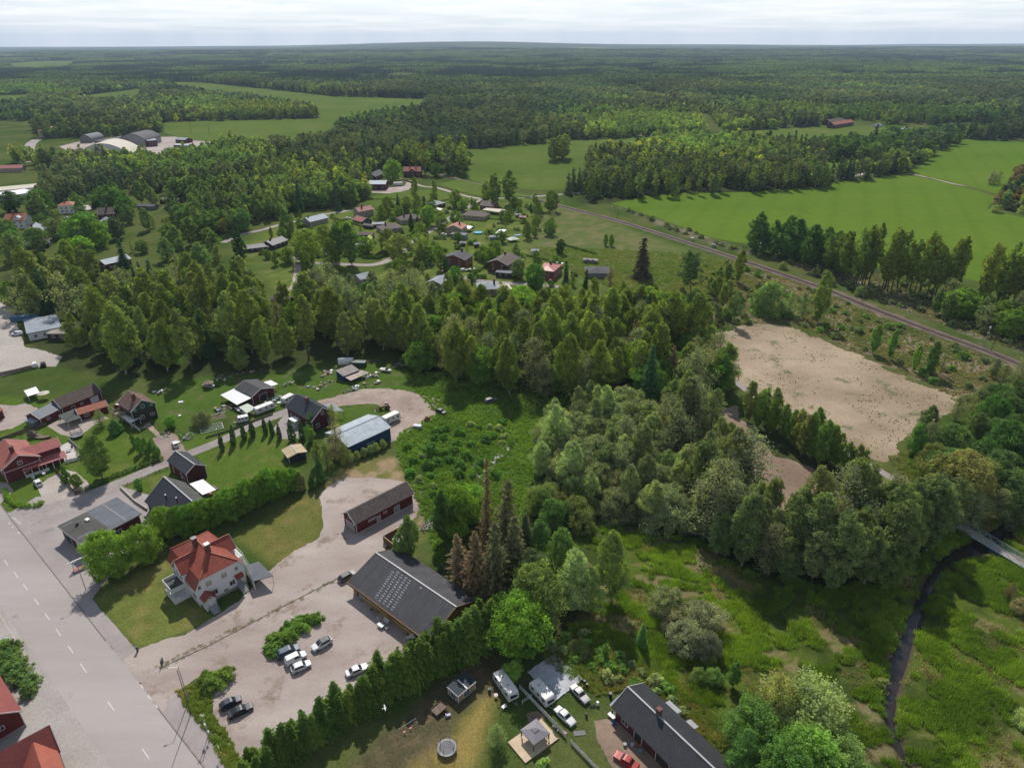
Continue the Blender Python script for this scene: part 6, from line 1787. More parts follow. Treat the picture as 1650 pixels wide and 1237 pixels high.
house('garden_shed','low pale grey shed at the bottom edge left of the trampoline','shed',(650,1262,2.3),(672,1285,2.3),3.4,2.3,2.9,wall=greywall,roof=greytin,o=.2)
house('garden_shed','dark shed with a white edged roof at the bottom edge under the hedge','shed',(608,1268,2.3),(628,1295,2.3),3.6,2.3,2.9,wall=brownwall,roof=greytin,o=.2)
# -- long dark-roofed stable, lower right
a,b_ = P(*zv(165,400,3.2)),P(*zv(770,985,3.2)); ang = math.radians(-53.5); Ls = 26.0
stb = house('stable','long low dark red building with black roof and pale ridge, lower right','stable',0,0,9.0,3.2,5.6,rp=.47,wall=darkred,roof=planks('black_tiles',(0.040,0.042,0.048),.36,.6,rows=.3,horiz=True,bump=.6,var=.2,rough=.5),o=.7,
   world=((a[0],a[1]),ang,Ls),ridgecap=greytrim,chim=[(7.6,4.5,.8,7.0)],
   wins=[('f',3.2,1.1,1.4,1.0,dict(mull=1))],doors=[('f',6.6,1.8,2.3,blackpaint,'barn_door'),('f',12.5,3.0,2.3,blackpaint,'barn_door'),('f',17.0,1.4,2.3,blackpaint,'barn_door'),('f',21.0,1.4,2.3,blackpaint,'barn_door')])
m = MB(); m.slab([(-.9,.5,2.5),(0.2,.5,3.1),(.2,4,4.0),(-.9,3.0,3.2)],.08); m.build('end_canopy',greytin,stb)
for x0,x1,in ((5.5,8.5),(10.5,12.5),(20.5,24)):
 m = MB(); m.slab([(x0,8.9,3.3),(x1,8.9,3.3),(x1,10.2,2.9),(x0,10.2,2.9)],.1); m.build('rear_canopy',greytrim,stb)
table(P(*zv(175,520)),-.9,'low white table at the end wall of the long stable',1.6,.8,whitesheet,.6)
chair(P(*zv(195,490)),1.0,'dark garden chair beside the low white table at the stable',blackpaint)
for i,(x,y,c,n_) in enumerate(((200,590,(0.02,0.09,0.30),'bright blue tub against the end of the stable wall'),(320,830,(0.20,0.20,0.22),'grey plastic tub in the shade of the stable'),(402,830,(0.42,0.50,0.58),'pale blue sack in the shade of the stable'),(440,830,(0.42,0.12,0.03),'orange crate in the shade of the stable'),(490,900,(0.10,0.28,0.42),'light blue bucket near the red saloon'))):
 m = MB(); m.tube((0,0,0),(0,0,.55),.3,.36,10)
 single('tub' if i in (0,1) else ('sack','crate','bucket')[i - 2],n_,'tub' if i < 2 else ('sack','crate','bucket')[i - 2],m,paint('plastic%d' % i,c,.5,.1),P(*zv(x,y)))
m = MB(); m.tube((0,0,0),(0,0,.9),.35,.3,8); m.box(-.3,.3,-.3,.3,.9,1.1)
single('garden_grill','dark covered kettle standing on the grass above the stable','barbecue',m,blackpaint,P(*zv(160,290)))
# -- furniture at the yellow building
zf = FR(570,930,12.37); blueish = paint('garden_white',(0.62,0.62,0.62),.5,.05)
fa = math.radians(-40)
table(P(*zf(545,985)),fa,'white rectangular garden table in the shade of the yellow building',1.6,1.0,blueish)
chair(P(*zf(500,860)),fa + 1.6,'white high-backed garden chair at the left end of the white table',blueish,'garden chairs')
chair(P(*zf(665,1040)),fa - 1.6,'white garden chair at the right end of the white table',blueish,'garden chairs')
def bench(pos,ang,label,w=1.7):
 t = thing('garden_bench',label,'bench',pos,ang)
 m = MB(); m.box(-w / 2,w / 2,-.25,.25,.38,.44); m.build('seat',blueish,t)
 m = MB(); m.slab([(-w / 2,.25,.5),(w / 2,.25,.5),(w / 2,.36,.98),(-w / 2,.36,.98)],.04); m.build('backrest',blueish,t)
 for x in (-w / 2 + .05,w / 2 - .05):
  m = MB(); m.box(x - .03,x + .03,-.25,.3,0,.66); m.build('leg',blueish,t)
bench(P(*zf(640,900)),fa,'long white garden bench between the white table and the yellow wall')
def person(pos,ang,label):
 me = bpy.data.meshes.new('person'); J = [((0,0,.92),.15),((0,0,1.10),.135),((0,0,1.32),.165),((0,0,1.46),.07),((0,0.01,1.56),.085),((0,0,1.68),.095)]
 for s in (-1,1):
  J += [((s * .10,0,.86),.105),((s * .11,.03,.50),.07),((s * .11,-.02,.10),.045),((s * .11,.14,.04),.04)]
 for s in (-1,1):
  J += [((s * .19,0,1.40),.07),((s * .26,.02,1.12),.05),((s * .24,.14,.90),.04),((s * .23,.19,.80),.035)]
 E_ = [(0,1),(1,2),(2,3),(3,4),(4,5)]
 for k in (6,10): E_ += [(0,k),(k,k + 1),(k + 1,k + 2),(k + 2,k + 3)]
 for k in (14,18): E_ += [(2,k),(k,k + 1),(k + 1,k + 2),(k + 2,k + 3)]
 me.from_pydata([j[0] for j in J],E_,[])
 o = bpy.data.objects.new('person',me); link(o)
 sk = o.modifiers.new('skin','SKIN'); sk.use_smooth_shade = True
 for i,v in enumerate(me.skin_vertices[0].data if me.skin_vertices else []):
  v.radius = (J[i][1],J[i][1]); v.use_root = (i == 0)
 o.modifiers.new('sub','SUBSURF').levels = 1
 me.materials.append(paint('skin',(0.42,0.26,0.19),.6,.05))
 o.location = pos; o.rotation_euler = (0,0,ang); tag(o,label,'person')
 def shell(nm,secs,mat):
  m = MB(); n = 12
  m.loft([[(cx + rx * math.cos(6.2832 * i / n),cy + ry * math.sin(6.2832 * i / n),z) for i in range(n)] for cx,cy,z,rx,ry in secs]); q = m.build(nm,mat,o,smooth=True)
 shell('top',[(0,0,.92,.19,.15),(0,0,1.1,.17,.14),(0,0,1.3,.23,.15),(0,0,1.43,.20,.12),(0,0,1.50,.08,.08)],blackpaint)
 for s in (-1,1):
  shell('sleeve',[(s * .19,0,1.43,.07,.08),(s * .25,.01,1.28,.075,.075),(s * .27,.02,1.12,.065,.065)],blackpaint)
  shell('trouser_leg',[(s * .10,0,.95,.12,.13),(s * .11,.02,.7,.10,.10),(s * .11,.02,.4,.085,.085),(s * .11,0,.12,.07,.07)],paint('light_trousers',(0.45,0.45,0.47),.9,.1))
  m = MB(); m.box(s * .11 - .05,s * .11 + .05,-.06,.20,0,.09); m.build('shoe',whitesheet,o,bevel=.02)
 shell('hair',[(0,-.01,1.60,.10,.11),(0,-.01,1.70,.108,.115),(0,0,1.78,.08,.09),(0,0,1.81,.03,.03)],blackpaint)
 return o
me_test = bpy.data.meshes.new('t')
person((*P(*zf(362,718))[:2],.03),math.radians(200),'person in a black top and light trousers standing at the yellow wall')
def gull():
 w = P(620,1140,14)
 m = MB()
 m.loft([[(x,r_ * math.cos(a),r_ * math.sin(a) + z) for a in [6.2832 * i / 8 for i in range(8)]] for x,r_,z in ((-.30,.01,0),(-.2,.05,0),(0,.085,0),(.15,.07,.01),(.22,.045,.02),(.28,.04,.02),(.34,.01,.01))])
 for s in (-1,1):
  m.loft([[(.12,s * .05,.03),(-.12,s * .05,.03),(-.12,s * .05,.045),(.12,s * .05,.045)],[(.14,s * .35,.14),(-.06,s * .35,.14),(-.06,s * .35,.15),(.14,s * .35,.15)],[(.02,s * .66,.08),(-.04,s * .66,.08),(-.04,s * .66,.085),(.02,s * .66,.085)]])
 m.slab([(-.25,-.04,0),(-.42,-.09,0),(-.42,.09,0),(-.25,.04,0)],.012)
 single('gull','white gull flying over the spruce hedge','bird',m,whitesheet,w,math.radians(20))
gull()
# -- lane side: yard fences, hedges, lamps, signs
fence([zr(870,560),zr(1010,740),zr(1160,920),zr(1260,890)],1.1,'brown board fence between the pale driveway and the garden','board',brownfence)
hedge([zr(1260,890),zr(1500,790),(185,768),(215,757),(264,741)],1.3,.9,'clipped hedge along the lane below the birch garden',(0.05,0.075,0.028))
hedge([zr(80,850),zr(110,960),zr(190,1060),zr(330,1110),zr(620,1100),zr(650,1040)],1.1,1.6,'bright green clipped hedge round the small lawn at the road corner',(0.085,0.14,0.022))
zl = FR(0,580,4.583)
fence([zl(890,945),zl(1000,1050),zl(1090,1110)],.75,'low pale concrete wall round the lawn of the black-roofed house','wall',creamroof,name='low_wall',cat='wall')
fence([zl(890,945),zl(1180,825),zl(1250,800)],.8,'dark low railing along the lane in front of the black-roofed house','rail',oldwood,cat='railing',name='railing')
fence([zl(345,480),zl(150,545),zl(0,600)],1.2,'old grey picket fence behind the play tower garden','board',oldwood)
fence([zl(830,370),zl(940,460),zl(1040,530)],1.2,'white picket fence beside the tall brown house','picket',trim)
fence([zl(0,120),zl(120,95),zl(240,65)],1.6,'brown board fence along the near edge of the asphalt yard','board',oldwood)
fence([(332,706),(360,698),(400,683),(440,668)],.6,'low dark timber edging beside the lane at the vegetable beds','board',oldwood,step=.3)
m = MB(); m.box(-1.2,1.2,-.8,.8,0,1.6)
m.solid([(-1.3,-.9,1.6),(1.3,-.9,1.6),(1.3,.9,1.6),(-1.3,.9,1.6)],[(-.5,-.1,2.6),(.5,-.1,2.6),(.5,.1,2.6),(-.5,.1,2.6)])
m.slab([(1.2,-.5,1.2),(1.2,.5,1.2),(3.4,.4,.1),(3.4,-.4,.1)],.1); m.bar((-1.2,0,2.2),(-3.2,0,2.0),.1); m.bar((-3.2,0,2.0),(-3.6,.9,0),.08); m.bar((-3.2,0,2.0),(-3.6,-.9,0),.08)
single('play_tower','wooden play tower with a slide and swing arm behind the red house','play tower',m,oldwood,P(*zl(245,570)),.1)
m = MB()
R = []
for f in (-1,-.7,-.2,.3,.8,1): w_ = .75 * (1 - f * f) ** .5 + .02; R.append([(2.4 * f,-w_,.5 + .25 * f * f),(2.4 * f,-w_ * .5,.1),(2.4 * f,w_ * .5,.1),(2.4 * f,w_,.5 + .25 * f * f)])
m.loft(R)
single('rowing_boat','old wooden rowing boat lying on the lawn beside the play tower','boat',m,oldwood,P(*zl(320,577)),.12)
trampoline(P(*zl(572,565)),1.9,'round trampoline with sagging net behind the terrace of the red wing')
parasol(P(*zl(335,285)),2.0,'large cream parasol behind the red outbuildings',creamroof)
slabthing('party_tent','white pavilion roof behind the cream parasol','tent',[zl(175,225,2.2),zl(205,268,2.2),zl(295,240,2.2),zl(265,195,2.2)],.06,whitesheet)
table(P(*zr(1060,260)),.78,'pale square table on the white terrace',1.3,1.0,greytrim)
for i,(x,y) in enumerate(((1110,215),(1170,245),(1195,300))):
 chair(P(*zr(x,y)),.78 + i,('far','middle','near')[i] + ' dark garden chair along the railing of the white terrace',blackpaint,'dark chairs on the terrace')
for i,(x,y) in enumerate(((515,675),(680,620))):
 m = MB(); m.solid([(-.28,-.28,0),(.28,-.28,0),(.28,.28,0),(-.28,.28,0)],[(-.4,-.4,.8),(.4,-.4,.8),(.4,.4,.8),(-.4,.4,.8)])
 single('planter',('left','right')[i] + ' one of the two white planters in front of the veranda','planter',m,whitesheet,P(*zr(x,y)),.78,'white planters')
lamp_post(P(304,1129),9.5,'tall street lamp in the weedy verge at the car park entrance',math.radians(200),1.1)
lamp_post(P(307.5,1150),12.0,'tall thin wooden pole behind the street lamp in the verge',wood=True,head=False)
lamp_post(P(138.5,950),8.5,'street lamp beside the pavement under the big green tree',math.radians(215),1.3)
lamp_post(P(326.5,771),8.0,'bare wooden pole beside the small red outbuilding',wood=True,head=False)
lamp_post(P(355,724),7.0,'lamp post with a square white head beside the lane conifers',math.radians(100),.5)
lamp_post((*P(47,504)[:2],),9.0,'left one of the two street lamps at the asphalt yard',math.radians(170),2.0,'lamps at the asphalt yard')
lamp_post((*P(60,505)[:2],),8.0,'right one of the two street lamps at the asphalt yard',math.radians(170),2.4,'lamps at the asphalt yard')
def charger():
 t = thing('sign_frame','pair of grey posts with an antenna cross and white boxes in the verge','mast',(*P(337,1187)[:2],0),math.radians(-42))
 for x in (-.35,.35):
  m = MB(); m.tube((x,0,0),(x,0,5.6 if x < 0 else 5.0),.06,.06,8); m.build('post',steel,t)
 m = MB(); m.box(-.5,.1,-.12,.12,2.9,3.5); m.build('white_box',whitesheet,t)
 m = MB(); m.box(.2,.7,-.1,.1,1.7,2.1); m.build('white_box',whitesheet,t)
 m = MB(); m.bar((-.8,0,5.6),(.1,0,5.6),.06); m.bar((-.35,-.4,5.6),(-.35,.4,5.6),.06); m.bar((-.7,-.3,5.7),(0,.3,5.7),.05); m.build('antenna',trim,t)
charger()
for i,(x,y,h_) in enumerate(((356,1217,2.4),(274,1062,0))):
 if h_:
  m = MB(); m.tube((0,0,0),(0,0,h_),.04); m.box(-.3,.3,-.03,.03,h_ - .3,h_ + .15); single('road_sign','small sign on a grey post at the foot of the verge','sign',m,steel,P(x,y),math.radians(-42))
m = MB(); m.box(-.1,.1,-.6,.6,0,1.5); single('stone_sign','dark flat sign slab on the weedy strip at the drive entrance','sign',m,darkgrey,P(262,1070),math.radians(10))
m = MB(); m.tube((0,0,0),(0,0,1.3),.22,.22,8); m.box(-.28,.28,-.28,.28,1.3,1.45); single('litter_bin','dark post with a white cap at the corner of the villa lawn','post',m,[darkgrey],P(222,1049),.3)
m = MB(); m.tube((0,0,0),(0,0,2.0),.04); m.bar((-.35,0,2.25),(0,0,1.8),.07); m.bar((.35,0,2.25),(0,0,1.8),.07); m.bar((-.35,0,2.25),(.35,0,2.25),.06)
single('give_way_sign','thin post with a triangular sign in the shrub island of the car park','sign',m,steel,P(472,1006),math.radians(-20))
# -- the village behind the wood
z4_ = FR(450,300,8.684); z5_ = FR(660,300,8.684); z6_ = FR(680,390,6.875); z7_ = FR(560,240,8.25); zcr = FR(380,290,3.929)
zw = FR(0,310,7.5); zy = FR(0,190,4.583); z3 = FR(1100,40,3.0)
def vh(name,label,A,B,D,e,r=None,**k):
 nw = k.pop('n',3); dt = k.pop('detail',False)
 pa,pb = P(*A),P(*B); L = k.get('L') or math.hypot(pb[0] - pa[0],pb[1] - pa[1])
 wins = k.pop('wins',None)
 if wins is None:
  wins = row('f',L,max(1,int(L / 3.6)),1.2) + row('r',D,2,1.2) + row('l',D,2,1.2)
  if e > 4:
   wins += row('f',L,max(1,int(L / 3.6)),3.6,1.0,1.0) + row('r',D,2,3.6,1.0,1.0) + row('l',D,2,3.6,1.0,1.0)
 return house(name,label,k.pop('cat','house'),A,B,D,e,r,wins=wins,detail=dt or k.get('kind','gable') == 'gable',**k)
H = 'village_house'
vh(H,'long beige house with a pale grey metal roof and white gable edge',z4_(430,503,3.2),z4_(690,440,3.2),9.5,3.2,5.6,wall=beigewall,roof=tinroof,chim=[(3,5,.8,6.6)])
vh(H,'yellowish house with a red tiled roof and tall red chimney',z4_(1112,362,4.4),z4_(1325,325,4.4),9.0,4.4,6.8,wall=beigewall,roof=tilered,chim=[(5.5,4.5,.9,8.4)])
vh('garage','dark brown garage with a red-brown tiled roof below the yellowish house',z4_(1012,465,2.8),z4_(1150,502,2.8),9.0,2.8,5.0,wall=blackwall,roof=tilered,cat='garage')
vh(H,'low house with a black metal roof behind a green lawn',zcr(235,415,2.8),zcr(332,380,2.8),10,2.8,5.0,wall=brownwall,roof=blackseam,chim=[(4,5,.8,6.2)])
vh(H,'lower black-roofed wing joined to the low black-roofed house',zcr(75,437,2.4),zcr(235,418,2.4),8,2.4,3.9,wall=brownwall,roof=blackseam)
vh(H,'house with a reddish brown hipped roof behind dark cypresses',zcr(1050,258,3.0),zcr(1185,240,3.0),11,3.0,5.6,kind='hip',wall=beigewall,roof=tilebrown,chim=[(4,5,.9,6.6)])
vh(H,'brick house with a light grey hipped roof beside the open lawn',z5_(205,238,3.0),z5_(350,268,3.0),12,3.0,5.2,kind='hip',wall=darkbrick,roof=greytin,chim=[(5,5,.9,6.4)])
slabthing('carport','small white flat-roofed carport below the grey hipped roof','carport',[z5_(350,310,2.4),z5_(430,335,2.4),z5_(465,315,2.4),z5_(390,300,2.4)],.15,whitesheet)
vh(H,'house with a bright orange tiled roof above a grey-blue extension',z5_(728,602,4.6),z5_(812,545,4.6),11.5,4.6,6.8,wall=beigewall,roof=tileorange,chim=[(7,4,.9,8.0)])
vh('extension','grey-blue flat-roofed extension in front of the orange-roofed house',z5_(560,670,3.0),z5_(775,690,3.0),6,3.0,kind='flat',wall=paint('grey_blue_wall',(0.20,0.26,0.31),.8,.1),roof=greyfelt,cat='extension')
slabthing('patio_roof','white flat patio roof on the right side of the orange-roofed house','canopy',[z5_(770,575,2.6),z5_(830,600,2.6),z5_(888,565,2.6),z5_(820,548,2.6)],.12,whitesheet)
vh(H,'wide low house with a brown hipped roof and white ridge lines',z5_(715,405,3.0),z5_(1050,432,3.0),12,3.0,5.6,kind='hip',wall=beigewall,roof=tilebrown)
vh(H,'brown-roofed house behind the pale flat carport near the road junction',z5_(975,270,3.0),z5_(1160,290,3.0),11,3.0,5.8,wall=brick,roof=tilebrown)
slabthing('carport','long cream flat carport roof beside the junction','carport',[z5_(1015,330,2.5),z5_(1250,362,2.5),z5_(1305,322,2.5),z5_(1075,303,2.5)],.15,creamroof)
vh(H,'two-storey red brick house with a dark grey tiled gable roof',z6_(482,203,5.0),z6_(568,150,5.0),15.0,5.0,7.4,wall=brick,roof=felt,chim=[(10,7,1,8.6)])
vh(H,'two-storey brick house with a brown tiled roof and a low garage wing',z6_(950,262,5.0),z6_(1098,180,5.0),13.5,5.0,7.6,wall=darkbrick,roof=tilebrown,chim=[(12,8,1,8.8)])
vh('garage','dark flat-roofed garage wing in front of the brown-roofed brick house',z6_(808,335,2.8),z6_(985,350,2.8),5,2.8,kind='flat',wall=brownwall,roof=greyfelt,cat='garage')
vh(H,'dark red two-storey house with a pink metal roof',z6_(1460,328,5.0),z6_(1552,250,5.0),10.0,5.0,6.4,kind='hip',wall=brick,roof=pinkmetal,chim=[(9,5,1,7.8)])
slabthing('pergola','white slatted pergola behind the pink-roofed house','pergola',[z6_(1480,222,2.4),z6_(1540,250,2.4),z6_(1570,232,2.4),z6_(1515,215,2.4)],.08,trim)
vh(H,'beige house with a light grey roof at the near edge of the village',z6_(212,470,4.4),z6_(325,402,4.4),9,4.4,6.0,wall=beigewall,roof=greytin,chim=[(12,6,1,7.4)])
vh(H,'beige house with a grey roof and white gutter half hidden by trees',z6_(610,527,3.4),z6_(845,520,3.4),12,3.4,5.4,kind='hip',wall=beigewall,roof=greytin,chim=[(9,6,1,6.8)])
slabthing('patio_roof','pale sheet roof beside the beige house with the white gutter','canopy',[z6_(810,470,2.8),z6_(860,530,2.6),z6_(1000,520,2.6),z6_(960,460,2.8)],.1,creamroof)
z8 = FR(700,290,3.929)
vh(H,'low house with a dark grey roof between the lawn and the trees',z8(960,592,2.8),z8(1120,592,2.8),13,2.8,4.6,kind='hip',wall=greywall,roof=felt)
vh(H,'brown-roofed dark cottage at the end of the gravel drive',zcr(215,755,2.8),zcr(300,792,2.8),10,2.8,5.6,wall=blackwall,roof=tilebrown,chim=[(4,5,.9,6.8)])
vh(H,'grey-roofed house behind the grey aspens',zcr(390,640,3.0),zcr(530,640,3.0),10,3.0,5.0,wall=beigewall,roof=greytin)
vh(H,'light grey roof house deep among the grey aspens',zcr(790,632,3.0),zcr(880,610,3.0),9,3.0,4.8,wall=beigewall,roof=greytin)
vh('garage','brown-roofed garage between the hedge and the white shrub',z4_(1095,680,2.6),z4_(1295,688,2.6),6,2.6,3.9,wall=blackwall,roof=tilebrown,cat='garage')
vh('garage','grey-roofed brick garage at the corner of the green lawn',z4_(1200,855,2.8),z4_(1290,800,2.8),9,2.8,4.4,wall=brick,roof=greytin,cat='garage')
vh('garden_shed','dark shed with a low brown roof behind the white shrub',z4_(1165,545,2.2),z4_(1290,560,2.2),5,2.2,3.0,wall=blackwall,roof=tilebrown,cat='shed')
vh('garden_shed','long grey-blue shed roof beside the white tank',z4_(1300,535,2.4),z4_(1500,525,2.4),6,2.4,3.0,wall=blackwall,roof=greytin,cat='shed')
vh(H,'brown hipped-roof house with a black chimney near the bend of the street',zcr(925,318,3.0),zcr(1060,300,3.0),12,3.0,5.4,kind='hip',wall=beigewall,roof=tilebrown,chim=[(5,6,1,6.6)])
vh('garden_shed','dark playhouse shed with a white door on the lawn',z5_(905,815,2.2),z5_(985,810,2.2),3.6,2.2,3.0,wall=blackwall,roof=greytin,cat='shed')
vh('garden_shed','small grey shed left of the dark one with a white door',z5_(700,800,2.0),z5_(785,800,2.0),3.2,2.0,2.8,wall=brownwall,roof=greytin,cat='shed')
vh('garden_shed','grey-blue shed beside a patch of bare soil',z5_(1115,715,2.1),z5_(1245,722,2.1),4.5,2.1,3.0,wall=paint('shed_grey_blue',(0.17,0.21,0.24),.8,.1),roof=greytin,cat='shed')
vh('garden_shed','dark red shed at the far edge of the gardens',z5_(1532,435,2.2),z5_(1625,440,2.2),4,2.2,3.0,wall=redwood,roof=tilered2,cat='shed')
vh('garden_shed','small grey shed behind the dark red one',z5_(1490,405,2.0),z5_(1560,400,2.0),3.5,2.0,2.7,wall=greywall,roof=greytin,cat='shed')
vh('garden_shed','white-fronted garden shed with an open veranda',z6_(1205,100,2.2),z6_(1290,105,2.2),4.5,2.2,3.1,wall=whitewood,roof=greytin,cat='shed')
vh('garden_shed','low rusty-roofed shed wrapped in shrubs on the lawn',z8(940,505,2.0),z8(1030,512,2.0),4,2.0,2.5,wall=greywall,roof=rustyroof,cat='shed')
V,F = tarp_mesh(7,6,12,12,.1,5)
def tent():
 t = thing('marquee','pale green-white pointed tent on the village lawn','tent',P(*z5_(1445,770)),.5); m = MB()
 c = [(-3.4,-3),(3.4,-3),(3.4,3),(-3.4,3)]
 for i in range(4):
  a,b_ = c[i],c[(i + 1) % 4]; m.slab([(a[0],a[1],1.6),(b_[0],b_[1],1.6),(0,0,3.0)],.04)
 m.build('canopy',paint('tent_cloth',(0.48,0.54,0.48),.7,.05),t)
 for a in c: m = MB(); m.box(a[0] * .95 - .05,a[0] * .95 + .05,a[1] * .95 - .05,a[1] * .95 + .05,0,1.6); m.build('pole',steel,t)
tent()
slabthing('canopy','bright white flat sheet roof on the village lawn','canopy',[z5_(1200,655,1.8),z5_(1300,660,1.8),z5_(1358,605,1.8),z5_(1260,602,1.8)],.08,whitesheet)
def pool(pos,r,label,h=.9):
 t = thing('swimming_pool',label,'pool',pos); m = MB(); n = 20
 R = [[(q * math.cos(6.2832 * i / n),q * math.sin(6.2832 * i / n),z) for i in range(n)] for q,z in ((r,0),(r,h),(r * .94,h),(r * .94,h - .12))]
 m.loft(R,cap=False); m.build('pool_wall',paint('pool_blue',(0.05,0.33,0.42),.4,.1),t)
 m = MB(); m.poly([(r * .94 * math.cos(6.2832 * i / n),r * .94 * math.sin(6.2832 * i / n)) for i in range(n)],h - .2,h - .15); m.build('pool_water',paint('pool_water',(0.06,0.42,0.50),.12,.2,1.5),t)
pool(P(*z5_(958,660)),3.1,'round turquoise above-ground pool beside the orange-roofed house')
m = MB(); m.box(-2.2,2.2,-1.1,1.1,0,.5); m.box(-2.0,2.0,-.9,.9,.5,.52)
single('paddling_pool','small bright blue paddling pool near the pointed tent','pool',m,paint('bright_blue',(0.03,0.25,0.50),.4,.1),P(*z5_(1510,695)),.3)
vh('cow_shed','long dark red farm building with a white metal roof',z7_(183,470,5.0),z7_(505,470,5.0),15,5.0,7.0,wall=darkred,roof=tinroof,cat='barn',wins=[('f',5,1.8,1.8,.9),('f',12,1.8,1.8,.9),('f',18,1.8,1.8,.9)])
vh('barn','dark red barn with a dark slate gable roof behind the white-roofed one',z7_(375,372,3.6),z7_(500,318,3.6),11.5,3.6,6.6,wall=darkred,roof=felt,cat='barn')
fh = vh('farmhouse','dark red farmhouse with a red tiled roof and a central gable',z7_(735,302,5.2),z7_(975,302,5.2),10,5.2,9.0,wall=darkred,roof=tilered2,cat='farmhouse',chim=[(6,5.5,1,10.2),(12,5.5,1,10.2)],wins=[('f',4.5,1.6,3.2,1.8),('f',14.5,1.6,2.4,1.8)])
fhr = [c for c in fh.children if c.name.startswith('roof')][0]
m = MB(); c_ = 9.1; m.slab([(c_ - 2.8,-1.5,5.6),(c_,-1.5,8.2),(c_,5,8.2),(c_ - 2.8,5,5.6)],.15); m.slab([(c_ + 2.8,-1.5,5.6),(c_,-1.5,8.2),(c_,5,8.2),(c_ + 2.8,5,5.6)],.15); m.build('gable_roof',tilered2,fhr)
m = MB(); m.solid([(c_ - 2.4,-1.2,0),(c_ + 2.4,-1.2,0),(c_ + 2.4,-1.2,5.8),(c_,-1.2,7.9),(c_ - 2.4,-1.2,5.8)],[(c_ - 2.4,1,0),(c_ + 2.4,1,0),(c_ + 2.4,1,5.8),(c_,1,7.9),(c_ - 2.4,1,5.8)]); gp = m.build('front_gable',darkred,fh)
window(gp,c_,-1.2,3.6,1.6,2.4,'f',name='window'); window(gp,c_,-1.2,.4,2.6,2.0,'f',name='window')
caravan(P(*z7_(670,490)),math.radians(185),'white caravan parked on the gravel of the far farm',L=8.5,W=2.6,H=3.0)
m = MB(); m.tube((0,0,0),(0,0,22),.25,.12,6); single('radio_mast','thin pale mast behind the red farmhouse','mast',m,steel,P(*z7_(755,235)))
vh('farmhouse','far red farmhouse with orange tiled roofs at the edge of the big wood',z3(735,485,5),z3(830,470,5),12,5.0,8.5,wall=darkred,roof=tileorange,cat='farmhouse')
vh('barn','long brown-roofed building joined to the far orange-roofed farmhouse',z3(715,470,5),z3(790,462,5),14,5.0,8.0,wall=darkred,roof=tilebrown,cat='barn')
vh('outbuilding','small white-walled outbuilding among the far orchard trees',z3(940,488,3),z3(965,485,3),9,3.0,5.0,wall=whitewall,roof=greytin,cat='outbuilding')
vh('outbuilding','small pale-roofed shed beside the far farm orchard',z3(1080,512,3),z3(1100,500,3),9,3.0,5.0,wall=whitewall,roof=tinroof,cat='outbuilding')
vh(H,'white house with an orange tiled roof and a white dormer',zw(40,355,5.2),zw(295,345,5.2),12,5.2,9.2,wall=whitewall,roof=tileorange,chim=[(5,6,1.2,11)])
wd = [o for o in COL.objects if o.get('label','').endswith('and a white dormer')][0]
m = MB(); m.box(6.5,10.5,.6,5,5.2,7.4); q = m.build('dormer',whitewall,wd); m = MB(); m.slab([(6.1,.2,7.2),(8.5,.2,8.4),(8.5,5,8.4),(6.1,5,7.2)],.15); m.slab([(10.9,.2,7.2),(8.5,.2,8.4),(8.5,5,8.4),(10.9,5,7.2)],.15); m.build('dormer_roof',tinroof,q)
vh('gambrel_house','dark red house with white-edged curved gable and a grey roof in front',zw(545,500,5),zw(590,430,5),12.5,5.0,9.5,wall=darkred,roof=greytin,chim=[(5,7,1,11)])
vh('garage','long low building with a dark felt roof below the curved red gable',zw(285,635,3),zw(590,610,3),9,3.0,4.6,wall=blackwall,roof=felt,cat='garage')
vh(H,'white two-storey house with an orange hipped roof',zw(680,165,6.0),zw(895,155,6.0),10,6.0,8.2,kind='hip',wall=whitewall,roof=tileorange,chim=[(5,5,1,9.6)])
vh('extension','white extension with a pale roof beside the white two-storey house',zw(905,210,4.0),zw(1005,215,4.0),9,4.0,5.0,kind='shed',wall=whitewall,roof=tinroof,cat='extension')
vh(H,'brown-roofed house with a dark chimney and white gable edge',zw(1175,275,4.6),zw(1375,262,4.6),12,4.6,8.4,wall=darkred,roof=tilebrown,chim=[(6,6,1.2,10)])
vh('barn','pale pink-roofed barn beside the brown-roofed house',zw(1040,215,4),zw(1110,205,4),14,4.0,6.2,wall=greywall,roof=creamroof,cat='barn')
vh('barn','grey rounded-roof barn below the brown-roofed house',zw(1200,345,3.4),zw(1320,420,3.4),9,3.4,5.6,wall=greywall,roof=greytin,cat='barn')
vh(H,'house with a long whitish metal roof deep in the wood',zw(1270,875,3.6),zw(1590,800,3.6),10,3.6,5.4,wall=darkred,roof=tinroof)
vh('garage','dark garage with a brown roof at the end of a track',zy(1170,605,3),zy(1290,612,3),9,3.0,4.2,wall=darkred,roof=tilebrown,cat='garage')
vh('garage','long low dark-roofed shed left of the track garage',zy(1005,650,3),zy(1125,655,3),8,3.0,4.0,wall=greywall,roof=felt,cat='shed')
vh(H,'grey-roofed house showing between the trees left of the village',zy(1575,610,3.4),zy(1690,610,3.4),11,3.4,5.6,wall=beigewall,roof=greytin)
vh(H,'blue-grey roofed house alone among the trees',FR(380,290,3.929)(205,50,3.4),FR(380,290,3.929)(300,55,3.4),11,3.4,5.6,wall=darkred,roof=greytin)
vh('market_hall','long flat white-roofed hall at the left edge',(-60,327,6),zy(272,545,6),22,6.0,kind='flat',wall=whitewall,roof=whitesheet,cat='hall')
vh('market_hall','long flat cream-roofed hall behind the white-roofed one',(-60,313,6),zy(278,512,6),20,6.0,kind='flat',wall=whitewall,roof=creamroof,cat='hall')
